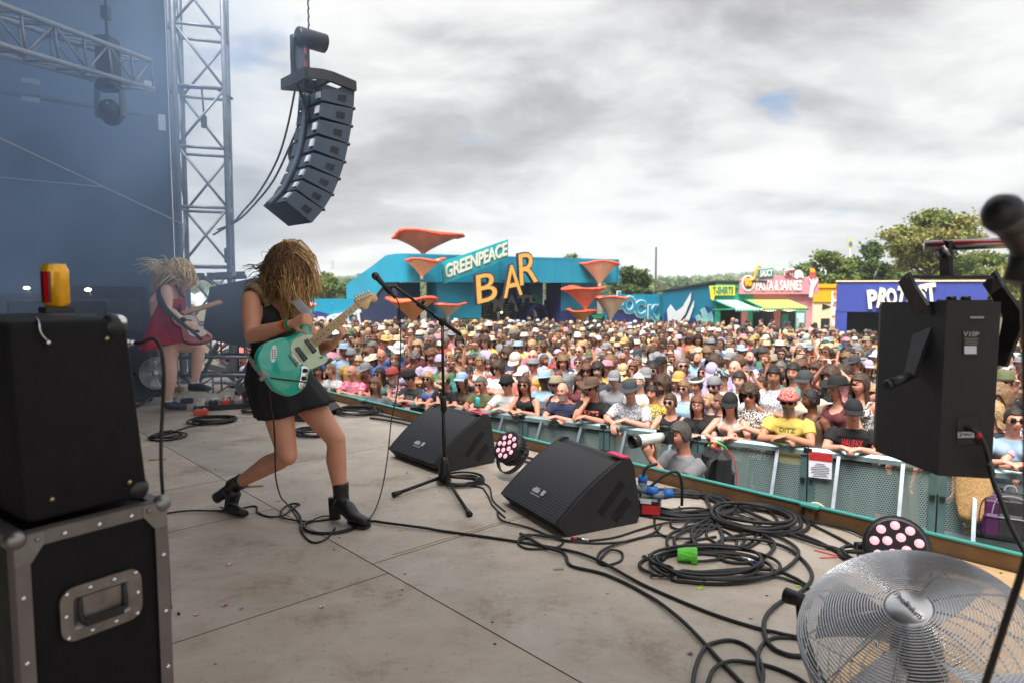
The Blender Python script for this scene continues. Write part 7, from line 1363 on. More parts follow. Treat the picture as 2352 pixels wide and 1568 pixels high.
def pit():
	POSES['photo'] = make_pose('photo', False, .10, (((-.25, -.24, 1.13), (-.10, -.34, 1.45), (.3, -.5, .6), (0, 1, .3), .9), ((.20, -.36, 1.17), (.04, -.50, 1.42), (-.1, -.4, .9), (-.5, 0, .6), .9)), 0, .03, .0085)
	p = at(1590, 960, 6.05); p.z = -DECK_H; s = (at(1577, 959, 6.05).z + DECK_H) / (POSES['photo'].H.translation.z + .14)
	o = person(p, math.radians(-62), s, 'photo', 'grey haired photographer in grey tee aiming a long white lens in the pit', 2, ('short', 'iron'), None, ('tee', 'grey'), None, None, 'charcoal', 'people in the pit')
	hp = Matrix.Translation(p) @ Matrix.Rotation(math.radians(-62), 4, 'Z') @ Matrix.Scale(s, 4) @ POSES['photo'].H; hf = hp.translation; fd = (hp.to_3x3() @ Vector((0, -1, 0))).normalized()
	c = hf + fd * .17 + Vector((0, 0, .012)); t = thing('camera', 'photographer camera with long white telephoto lens', 'camera', c); up = Vector((0, 0, 1)); sd = fd.cross(up).normalized(); Rm = Matrix((sd, fd, up)).transposed()
	mb = MB(); mb.add(*_box((0, 0, 0), (.15, .07, .11), Rm)); mb.add(*_box(up * .07, (.07, .06, .04), Rm)); mb.build('camera_body', black_plastic, t); mb = MB(); mb.lathe([(.04, .03), (.045, .1), (.045, .2), (.05, .22), (.052, .30)], (0, 0, 0), fd, 18); mb.build('lens', M('lens_white', S(222, 224, 218), .4, 0, .05), t); mb = MB(); mb.lathe([(.055, .30), (.058, .37), (.055, .37), (.05, .31)], (0, 0, 0), fd, 18); mb.build('lens_hood', black_plastic, t)
	def backpack(name, lab, c, rz, sc, col, piping, group=None, straps=True):
		t = thing(name, lab, 'backpack', c, rz, group); mb = MB(); mb.box((0, 0, .25 * sc), (.34 * sc, .2 * sc, .5 * sc), bev=.07 * sc); mb.build('pack_body', col, t); mb = MB(); mb.box((0, -.11 * sc, .17 * sc), (.26 * sc, .08 * sc, .26 * sc), bev=.035 * sc); mb.build('front_pocket', col, t); mb = MB(); mb.tube(smooth_pts([(-.15 * sc, -.11 * sc, .06), (-.16 * sc, -.1 * sc, .3 * sc), (-.1 * sc, -.09 * sc, .47 * sc), (.1 * sc, -.09 * sc, .47 * sc), (.16 * sc, -.1 * sc, .3 * sc), (.15 * sc, -.11 * sc, .06)], 5), .005, 6); mb.tube([(-.11 * sc, -.153 * sc, .27 * sc), (.11 * sc, -.153 * sc, .27 * sc)], .006, 5); mb.build('piping', piping, t); mb = MB(); mb.tube(smooth_pts([(-.05, .05, .5 * sc), (-.03, .05, .56 * sc), (.03, .05, .56 * sc), (.05, .05, .5 * sc)], 4), .01, 6); mb.build('grab_loop', piping, t)
		if straps:
			for sx in (-.1, .1): mb = MB(); mb.tube(smooth_pts([(sx * sc, .1 * sc, .45 * sc), (sx * sc, .2 * sc, .40 * sc), (sx * sc, .24 * sc, .2 * sc), (sx * sc, .1 * sc, .06)], 4), [(.03, .008)] * 13, 6, up=(1, 0, 0)); mb.build('strap', col, t)
		return t
	red = M('red_piping', S(190, 30, 40), .6); bk = M('black_nylon', (.014, .014, .016), .65, 0, .35, 8, .3, 40)
	bp = Matrix.Rotation(math.radians(-62), 4, 'Z'); q = p + bp.to_3x3() @ Vector((0, .30 * s, .93 * s)); backpack('backpack', 'black backpack with red piping and lime tags worn by the photographer', q, math.radians(-62 + 180), .95, bk, red)
	lt = thing('tag_ribbon', 'lime green ribbon tied on top of the photographer backpack', 'ribbon', q + Vector((0, 0, .5))); mb = MB(); mb.tube(smooth_pts([(-.08, 0, 0), (-.02, .03, .03), (.05, 0, .01), (.1, .02, -.04)], 4), [(.012, .003)] * 13, 6); mb.build('ribbon', M('lime_ribbon', S(90, 230, 100), .6), lt)
	person(pitp(861, .62), rz_to(pitp(861, .62), (-2.8, 5.5, 0)), .93, 'stand_f', 'woman with long fair hair and pale grey tee standing inside the pit', 1, ('long', 'sandy'), None, ('tee', 'grey'), None, None, 'navy', 'people in the pit')
	backpack('backpack', 'crumpled black rucksack on the pit floor beside the cream tote', pitp(1826, .55), .4, 1.0, bk, M('grey_piping', (.25, .26, .3), .6))
	backpack('backpack', 'black bag with orange strap against the barrier by the photographer', pitp(1478, .5), .3, .85, bk, M('orange_strap', S(236, 120, 30), .6))
	t = thing('tote_bag', 'cream canvas tote with red and green print in the pit', 'tote bag', pitp(1890, .50)); t.rotation_euler = (0, 0, BRZ); mb = MB(); rs = []
	for i in range(9): f = i / 8; rs.append([Vector(((.22 + .03 * f) * math.copysign(abs(math.cos(a)) ** .45, math.cos(a)) , (.10 + .03 * math.sin(f * 5)) * math.copysign(abs(math.sin(a)) ** .6, math.sin(a)), f * .46 + .012 * math.sin(a * 5) * f)) for a in [2 * math.pi * k / 28 for k in range(28)]])
	mb.rings(rs + [[Vector((p_.x * .94, p_.y * .9, p_.z)) for p_ in r] for r in reversed(rs)], 0, True, False); mb.build('canvas', M('cream_canvas', S(224, 214, 184), .9, 0, .12, 8, .3, 30), t)
	for sx in (-1, 1): mb = MB(); mb.tube(smooth_pts([(-.12, sx * .1, .45), (-.1, sx * .1, .58), (0, sx * .06, .66), (.1, sx * .1, .58), (.12, sx * .1, .45)], 5), [(.018, .005)] * 21, 6); mb.build('handle', M('cream_canvas'), t)
	r = random.Random(2); mb = MB(); mg = MB()
	for k in range(9): x = -.14 + .03 * k; mb.box((x, -.128, .34 - .026 * k), (.016, .012, .03));
	for k in range(6): mg.ball((-.13 + .035 * k, -.125, .22 - .03 * k), (.035, .012, .04), 8, 5)
	mb.build('red_print', M('print_red', S(150, 30, 50), .8), t); mg.build('green_print', M('print_green', S(20, 130, 120), .8), t)
	# poster hung on the barrier
	b0 = BA.copy(); fx = Face((BA.x, BA.y), (BB.x, BB.y)); t = thing('poster', 'white notice with red header taped to the barrier mesh', 'poster', (0, 0, 0)); mb = MB(); P = [fx.p(x, y, .06) for x, y in ((1858, 1037), (1912, 1042), (1910, 1100), (1857, 1094))]; mb.prism(P, -fx.n * .004); mb.build('sheet', M('paper_white', S(214, 214, 226), .7, 0, .04), t); mb = MB(); P = [fx.p(x, y, .063) for x, y in ((1858, 1037), (1912, 1042), (1911, 1061), (1858, 1055))]; mb.prism(P, -fx.n * .002); mb.build('header', M('poster_red', S(170, 36, 38), .6, 0, .3, 60), t); mb = MB()
	for k in range(8): y = 1063 + k * 4; wd = (20, 26, 40, 44, 38, 42, 30, 36)[k]; c_ = 1884; P = [fx.p(x, yy, .0635) for x, yy in ((c_ - wd / 2, y), (c_ + wd / 2, y + 2.4), (c_ + wd / 2, y + 3.6), (c_ - wd / 2, y + 1.2))]; mb.prism(P, -fx.n * .001)
	mb.build('print_line', M('print_ink', (.06, .06, .08), .7), t)
	t = thing('poster', 'small red headed notice on the far barrier beyond the guitarist', 'poster', (0, 0, 0)); mb = MB(); P = [fx.p(x, y, .06) for x, y in ((924, 925), (942, 927), (941, 948), (924, 945))]; mb.prism(P, -fx.n * .004); mb.build('sheet', MATS['paper_white'], t); mb = MB(); P = [fx.p(x, y, .063) for x, y in ((924, 925), (942, 927), (942, 934), (924, 932))]; mb.prism(P, -fx.n * .002); mb.build('header', MATS['poster_red'], t)
	# bags hung over the barrier beyond the speaker
	q = bline(2255, -.10); q.z = -.48; t = thing('shoulder_bag', 'tan woven bag hanging over the barrier behind the speaker', 'bag', q, BRZ); mb = MB(); rs = []
	for i in range(10): f = i / 9; rs.append([Vector(((.13 + .03 * math.sin(f * 3)) * math.cos(a) + .05 * f, (.05 + .02 * f) * math.sin(a) - .03, .04 - f * .52)) * 1.0 + Vector((0, .012 * math.sin(4 * a + f * 5), 0)) for a in [2 * math.pi * k / 22 for k in range(22)]])
	mb.rings(rs, 0, True); mb.build('woven_body', M('woven_straw', S(186, 148, 98), .9, 0, .35, 70, 1.0, 110), t); mb = MB(); mb.tube(smooth_pts([(-.1, .0, .02), (0, .05, .06), (.16, .0, .02)], 5), .015, 6); mb.build('strap', M('woven_straw'), t)
	q = pitp(2318, .12); q.z = -DECK_H + .50; backpack('backpack', 'purple backpack hooked on the barrier beyond the speaker', q, BRZ, .86, M('purple_nylon', S(66, 18, 68), .6, 0, .2, 6, .2, 30), M('dark_purple', S(44, 10, 46), .6))
	q = pitp(2350, .12); q.z = -DECK_H + .5; backpack('backpack', 'black rucksack hanging beside the purple backpack', q, BRZ, .9, bk, M('grey_piping'))
pit()
# ---------------------------------------------------------------- wedge monitors
gr_mat = holes('grille_mesh', (.06, .061, .067), 74, .34, ('X', 'Y'), .2, .5, (.004, .004, .004)); cab_m = M('cab_black', (.017, .017, .019), .55, 0, .25, 20, .35, 160)
def wedge_mesh():
	w, d, h = .60, .50, .355; t = thing('stage_monitor', 'x', 'monitor', (0, 0, 0)); arc = []
	for k in range(11): f = k / 10; arc.append((.0 + .40 * f, .065 + (h - .075) * (f + .32 * f * (1 - f) * 1.2)))
	prof = [(.06, .0)] + arc + [(.43, h - .012), (.455, h - .05), (d, .05), (d - .02, 0)]
	def side(x0, x1, pr, nm, mat, sh=1.0):
		mb = MB(); P = [Vector((x0, a, b)) for a, b in pr]; mb.prism(P, (x1 - x0, 0, 0)); return mb.build(nm, mat, t)
	inner = [(a + (.006 if b > .06 and a < .42 else 0), b - (.012 if b > .05 and a < .45 else 0)) for a, b in prof]
	side(-w / 2 + .022, w / 2 - .022, inner, 'cabinet', cab_m)
	for sx in (-1, 1):
		s = side(min(sx * (w / 2 - .024), sx * w / 2), max(sx * (w / 2 - .024), sx * w / 2), prof, 'side_panel', cab_m)
		for (a0, b0), (a1, b1), wd in (((.23, .10), (.37, .24), .042), ((.315, .06), (.405, .15), .052)):
			mb = MB(); x = sx * (w / 2 + .0006); dv = Vector((0, a1 - a0, b1 - b0)).normalized(); nv = Vector((0, dv.z, -dv.y)); A, B = Vector((x, a0, b0)), Vector((x, a1, b1)); mb.prism([A, B, B + nv * wd, A + nv * wd], (sx * .0012, 0, 0)); mb.build('handle_slot', M('slot_black', (.003, .003, .003), .8), s)
		for a, b in ((.33, .06), (.40, .05), (.44, .1)): mb = MB(); mb.tube([(sx * w / 2, a, b), (sx * (w / 2 + .003), a, b)], .006, 8); mb.build('rivet', black_plastic, s)
	mb = MB(); vs = []; g = [(a - .002, b + .0015) for a, b in arc[:-1]]
	rs = [[Vector((x, a, b)) for x in (-w / 2 + .024, w / 2 - .024)] for a, b in g]; m = len(rs); vs = [p for r in rs for p in r]; mb.add(vs, [(2 * i, 2 * i + 1, 2 * i + 3, 2 * i + 2) for i in range(m - 1)], 0, True); mb.build('grille', gr_mat, t)
	q = t.children; k = 2; a, b = arc[k]; dv = Vector((0, arc[3][0] - arc[2][0], arc[3][1] - arc[2][1])).normalized(); vs, fs = text_mb('d&b', .04, .002, .002); mb = MB(); mb.add(place(vs, Vector((-.03, a - .006, b + .006)), (1, 0, 0), dv), fs); vs, fs = text_mb('audiotechnik', .018, .002); mb.add(place(vs, Vector((-.02, a - .020, b - .014)), (1, 0, 0), dv), fs); mb.add(*_box((.035, a - .004, b + .006), (.028, .002, .032), Matrix(((1, 0, 0), tuple(Vector((1, 0, 0)).cross(dv)), tuple(dv))).transposed())); mb.build('badge', M('badge_grey', (.45, .46, .48), .5), t, fix=False)
	mb = MB(); a, b = arc[-1]; mb.box((w / 2 - .075, a + .012, b + .003), (.13, .055, .006), Matrix.Rotation(-.1, 3, 'X')); mb.build('pink_tape', M('pink_tape', S(240, 50, 110), .6, 0, .05), t)
	return t
def wedges():
	t = wedge_mesh(); src = t
	for i, (a, b, lab) in enumerate((((1166, 1152), (1308, 1236), 'black stage monitor wedge with pink tape, in front beside the cable pile'), ((905, 1046), (1020, 1088), 'black stage monitor wedge with pink tape behind the microphone stand base'))):
		A, B = onz(*a), onz(*b); o = src if i == 0 else copy_tree(src); d = (B - A).normalized(); m = (A + B) / 2; k = (B - A).length / .60; bk = Vector((-d.y, d.x, 0)); o.location = m - bk * .06; o.rotation_euler = (0, 0, math.atan2(d.y, d.x)); o.scale = (min(k, 1.08),) * 3; o['label'] = lab; o['group'] = 'stage monitor wedges'
	for p, rz, lab, s in ((onz(752, 958), math.radians(-15 + 90), 'monitor wedge standing behind the black skirt of the guitarist', .9), (onz(545, 915), math.radians(-65), 'hazy monitor wedge on the floor past the pedal boards', 1.15)):
		o = copy_tree(src); o.location = p; o.rotation_euler = (0, 0, rz); o.scale = (s,) * 3; o['label'] = lab; o['group'] = 'stage monitor wedges'
wedges()
def side_fill():
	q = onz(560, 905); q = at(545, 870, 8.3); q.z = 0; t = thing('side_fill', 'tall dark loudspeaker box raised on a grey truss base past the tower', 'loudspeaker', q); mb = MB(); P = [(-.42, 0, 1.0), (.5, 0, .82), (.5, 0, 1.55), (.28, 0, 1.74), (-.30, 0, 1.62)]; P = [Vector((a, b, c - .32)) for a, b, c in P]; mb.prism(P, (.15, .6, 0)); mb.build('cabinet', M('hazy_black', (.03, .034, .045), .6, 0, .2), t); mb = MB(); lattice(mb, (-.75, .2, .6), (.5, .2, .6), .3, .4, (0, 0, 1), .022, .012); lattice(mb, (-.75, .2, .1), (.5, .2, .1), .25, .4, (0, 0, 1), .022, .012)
	for x in (-.6, -.1, .4): mb.beam((x, .2, .05), (x + .3, .2, .6), .04, .04);
	mb.build('base_truss', M('weathered_alu'), t)
side_fill()
# ---------------------------------------------------------------- microphone stand
def mic(name, lab, head, tail, r, par=None):
	h, tl = Vector(head), Vector(tail); d = (tl - h).normalized(); t = thing(name, lab, 'microphone', h); mb = MB(); mb.lathe([(.002, -r), (r * .6, -r * .82), (r * .95, -r * .35), (r, .1 * r), (r * .94, r * .55), (r * .8, r * .95)], (0, 0, 0), d, 20); g = mb.build('mic_grille', holes('mic_mesh', (.05, .05, .055), 500, .3, ('X', 'Z'), .6, .4, (.004, .004, .004)), t); mb = MB(); mb.lathe([(r * 1.02, .05 * r), (r * 1.05, .12 * r), (r * 1.02, .3 * r)], (0, 0, 0), d, 20); mb.build('band', M('mic_band', (.08, .08, .085), .35, .7), t); mb = MB(); L = (tl - h).length; mb.lathe([(r * .78, r * .9), (r * .72, r * 1.3), (r * .5, L * .82), (r * .46, L), (.001, L)], (0, 0, 0), d, 18); mb.build('handle', M('mic_handle', (.016, .016, .018), .4), t); return t
def mic_stand():
	b = onz(1022, 1112); Y = b.y; t = thing('microphone_stand', 'black tripod boom microphone stand between the two near wedges', 'microphone stand', b); L = lambda p: Vector(p) - b; sm = M('stand_black', (.012, .012, .013), .38, .3, .2)
	hub = L(at(1021, 1092, Y));
	for (px, py) in ((906, 1141), (1078, 1186), (1103, 1106)):
		f = L(onz(px, py)); f.z = .018; l_ = MB(); l_.tube([hub + Vector((0, 0, .0)), f], .011, 10); l_ = l_.build('leg', sm, t); m = MB(); d = (f - hub).normalized(); m.tube([f - d * .05, f + d * .01], [.013, .019], 10); m.build('rubber_foot', black_rubber, l_)
	mb = MB(); mb.lathe([(.045, -.06), (.042, -.01), (.03, .05), (.02, .10), (.012, .10)], hub + Vector((0, 0, .03)), (0, 0, 1), 14); mb.build('tripod_hub', sm, t)
	top = L(at(1016, 748, Y)); mb = MB(); mid = hub.lerp(top, .48); mb.tube([hub, mid], .014, 10); mb.tube([mid, top], .010, 10); mb.build('pole', sm, t); mb = MB(); mb.lathe([(.014, -.05), (.021, -.04), (.021, .04), (.012, .06)], mid, (0, 0, 1), 12); mb.build('height_clutch', sm, t)
	b0, b1 = L(at(905, 657, Y - .12)), L(at(1058, 769, Y + .06)); mb = MB(); mb.tube([b0, b0.lerp(b1, .62)], .0095, 10); mb.tube([b0.lerp(b1, .58), b1], .0145, 10); mb.build('boom', sm, t); mb = MB(); c = b0.lerp(b1, .72); mb.ball(c, (.028, .022, .03), 12, 8); mb.tube([c, top], .015, 8); mb.tube([c + Vector((-.05, 0, .03)), c + Vector((.0, 0, 0))], .012, 8); mb.build('pivot', sm, t); k = b0.lerp(b1, .40); mb = MB(); mb.tube([k - (b1 - b0).normalized() * .03, k + (b1 - b0).normalized() * .03], .018, 10); mb.tube([k, k + Vector((.02, -.02, .035))], [.006, .012], 8); mb.build('boom_clamp', sm, t)
	m0, m1 = at(862, 634, Y - .13), at(909, 685, Y - .13); mic('microphone', 'black vocal microphone clipped on the boom stand', m0, m1, .024); mb = MB(); c = L(m0.lerp(m1, .62)); mb.tube([c - (m1 - m0).normalized() * .03, c + (m1 - m0).normalized() * .03], [.021, .018], 12, caps=False); mb.tube([c + Vector((.015, 0, .01)), b0], .009, 8); mb.build('mic_clip', sm, t)
	# second stand, hazy, in front of the tower
	b2 = onz(548, 887); t2 = thing('microphone_stand', 'hazy microphone stand with long boom in front of the lattice tower', 'microphone stand', b2); Y2 = b2.y; L2 = lambda p: Vector(p) - b2; mb = MB(); mb.lathe([(.13, 0), (.13, .015), (.03, .03), (.012, .05)], (0, 0, 0), n=18); mb.build('base', sm, t2); tp = L2(at(546, 690, Y2)); mb = MB(); mb.tube([(0, 0, .02), tp], .012, 8); mb.build('pole', sm, t2); mb = MB(); mb.tube([L2(at(478, 638, Y2)), L2(at(556, 700, Y2))], .011, 8); mb.build('boom', sm, t2)
	mic('microphone', 'small dark microphone on the hazy boom by the tower', at(474, 641, Y2), at(490, 655, Y2), .026)
mic_stand()
# ---------------------------------------------------------------- led par lamps
def par(c, ax, r, lab, glow):
	ax = Vector(ax).normalized(); t = thing('stage_lamp', lab, 'stage lamp', c, group='round LED floor lamps'); L = r * 1.55; u = Vector((0, 0, 1)); u = (u - ax * u.dot(ax)).normalized(); v = ax.cross(u); bk = M('lamp_black', (.014, .014, .015), .42, 0, .2)
	mb = MB(); mb.lathe([(r * .9, 0), (r * 1.06, .0), (r * 1.08, -.02), (r * 1.0, -.035), (r * .98, -L * .55), (r * .8, -L * .85), (r * .55, -L), (.001, -L)], (0, 0, 0), ax, 28)
	for k in range(26): a = 2 * math.pi * k / 26; q = u * math.cos(a) + v * math.sin(a); mb.tube([q * r * 1.0 - ax * .045, q * r * 1.03 - ax * L * .5], .006, 5)
	mb.build('housing', bk, t)
	mb = MB(); mb.lathe([(.001, -.006), (r * .9, -.006), (r * .92, .004), (r * .90, .004)], (0, 0, 0), ax, 28); mb.build('lens_plate', M('lens_dark', (.03, .028, .032), .15, 0, 0, coat=.6), t)
	pos = [(.32 * math.cos(a), .32 * math.sin(a)) for a in [.4 + 2 * math.pi * k / 4 for k in range(4)]] + [(.70 * math.cos(a), .70 * math.sin(a)) for a in [.1 + 2 * math.pi * k / 9 for k in range(9)]]
	for x, y in pos: mb = MB(); q = (u * y + v * x) * r; mb.lathe([(.001, .012), (r * .10, .011), (r * .155, .006), (r * .165, -.004)], q, ax, 12); mb.build('led_lens', M('led_pink', (.6, .3, .32), .25, 0, 0, emit=(1, .36, .42), estr=glow), t)
	mb = MB(); Y0 = -ax * L * .45; pts = []
	for k in range(13): a = math.pi * (k / 12); pts.append(Y0 + v * math.cos(a) * r * 1.22 - u * math.sin(a) * r * 1.55 + ax * 0)
	mb.tube(pts, [(.022, .005)] * 13, 8, up=tuple(ax)); mb.build('yoke', bk, t)
	mb = MB();
	for sx in (-1, 1): mb.tube([Y0 + v * sx * r * .95, Y0 + v * sx * r * 1.32], [.02, .014], 8)
	mb.build('yoke_knob', bk, t)
c1 = onz(1150, 1098); par(at(1164, 1024, c1.y - .04), (-.62, -.55, .52), .105, 'LED floor lamp with pale pink lenses between the two wedges', .42)
c2 = onz(2085, 1322); par(at(2060, 1252, c2.y - .02), (-.36, -.78, .55), .128, 'LED floor lamp with glowing pink lenses behind the big fan', .42)
# ---------------------------------------------------------------- drum fan
def fan(c, ax, R, lab, word=True, rings=32, wire=.0021):
	ax = Vector(ax).normalized(); t = thing('floor_fan', lab, 'fan', c, group='chrome floor fans'); u = Vector((0, 0, 1)); u = (u - ax * u.dot(ax)).normalized(); v = u.cross(ax);
	dome = lambda q: .10 * R / .28 * (1 - q ** 2.6) + .02
	def ring(q, off, r, sgn=1): return [(u * math.cos(a) + v * math.sin(a)) * R * q + ax * off * sgn for a in [2 * math.pi * k / 72 for k in range(72)]]
	mb = MB(); q0 = .21
	for k in range(rings): q = q0 + (1 - q0) * k / (rings - 1); mb.tube(ring(q, dome(q), 0), wire, 5, closed=True)
	for k in range(11): a = 2 * math.pi * k / 11 + .2; mb.tube([(u * math.cos(a) + v * math.sin(a)) * R * q + ax * (dome(q) - wire * 1.8) for q in (q0, .4, .6, .8, .93, 1.0)] + [(u * math.cos(a) + v * math.sin(a)) * R - ax * .03], wire * 1.25, 5)
	mb.build('front_cage', M('cage_chrome', (.62, .63, .66), .18, 1.0, .05), t)
	mb = MB()
	for k in range(9): q = .25 + .75 * k / 8; mb.tube(ring(q, -dome(q) - .03 - .05, 0), wire, 5, closed=True)
	for k in range(11): a = 2 * math.pi * k / 11; mb.tube([(u * math.cos(a) + v * math.sin(a)) * R * q - ax * (dome(q) + .08) for q in (.2, .5, .8, 1.0)] + [(u * math.cos(a) + v * math.sin(a)) * R], wire * 1.2, 5)
	mb.build('rear_cage', M('cage_chrome'), t)
	mb = MB(); mb.tube(ring(1.0, .012, 0), .006, 8, closed=True); mb.tube(ring(1.0, -.012, 0), .006, 8, closed=True); mb.build('rim_band', M('rim_chrome', (.6, .61, .64), .2, 1.0, .05), t)
	mb = MB(); mb.lathe([(.001, dome(.2) + .006), (R * .175, dome(.2) + .004), (R * .205, dome(.2) - .004), (R * .21, dome(.2) - .012)], (0, 0, 0), ax, 36); h = mb.build('hub_disc', M('brushed_disc', (.72, .72, .72), .32, .9, .08, 30), t)
	if word: vs, fs = text_mb('Prolinium', R * .082, .001, .0); mb = MB(); dd = (v * .82 - u * .55); mb.add(place([Vector(q) for q in vs], ax * (dome(.2) + .0075), dd, u * .82 + v * .55), fs); mb.build('hub_lettering', M('print_ink'), h, fix=False)
	for k in range(4):
		a0 = 2 * math.pi * k / 4 + .35; P = []; n = 9
		for i in range(n):
			f = i / (n - 1); q = .16 + .74 * f; wd = .40 + .18 * f
			for s_, dz in ((-1, -.035), (-.33, -.01), (.33, .012), (1, .03)): a = a0 + s_ * wd * .62 - f * .25; P.append((u * math.cos(a) + v * math.sin(a)) * R * q + ax * (dz - .03))
		mb = MB(); fs = [(4 * i + j, 4 * i + j + 1, 4 * i + 5 + j, 4 * i + 4 + j) for i in range(n - 1) for j in range(3)]; mb.add(P, fs, 0, True); mb.add([p - ax * .002 for p in P], [tuple(reversed(f)) for f in fs], 0, True); mb.build('blade', M('blade_alu', (.66, .66, .68), .35, .8, .06), t)
	mb = MB(); mb.lathe([(.001, .02), (R * .16, .02), (R * .18, 0), (R * .22, -.04), (R * .22, -.17), (R * .15, -.2), (.001, -.2)], (0, 0, 0), ax, 24); mb.build('motor', black_plastic, t)
	z0 = -c[2]; mb = MB(); pts = []
	for k in range(13): a = math.pi * k / 12; pts.append(v * math.cos(a) * R * 1.08 - Vector((0, 0, 1)) * math.sin(a) * R * 1.18 - ax * .02)
	mb.tube(pts, .014, 10); sm = M('stand_tube', (.03, .03, .032), .4, .3); fwd = Vector((ax.x, ax.y, 0)).normalized();
	for s_ in (-1, 1): mb.tube([pts[6] + v * s_ * .02, v * s_ * R * .8 + fwd * .1 + Vector((0, 0, z0 + .03)), v * s_ * R * .9 + fwd * .24 + Vector((0, 0, z0 + .02))], .014, 8); mb.tube([v * s_ * R * .8 + fwd * .1 + Vector((0, 0, z0 + .03)), v * s_ * R * .8 - fwd * .22 + Vector((0, 0, z0 + .03))], .014, 8)
	mb.build('stand', sm, t)
	for s_ in (-1, 1): mb = MB(); q = v * s_ * R * 1.07; mb.tube([q - v * s_ * .03, q + v * s_ * .045], [.018, .024], 12); mb.build('tilt_knob', black_plastic, t)
	return t
fan(at(2100, 1464, 1.74), (-.36, -.34, .86), .285, 'large chrome drum fan with shiny hub in the corner of the stage')
fan(at(360, 856, 7.6), (.25, -.95, .1), .175, 'hazy chrome fan on the floor behind the blonde guitarist', False, 12, .003)
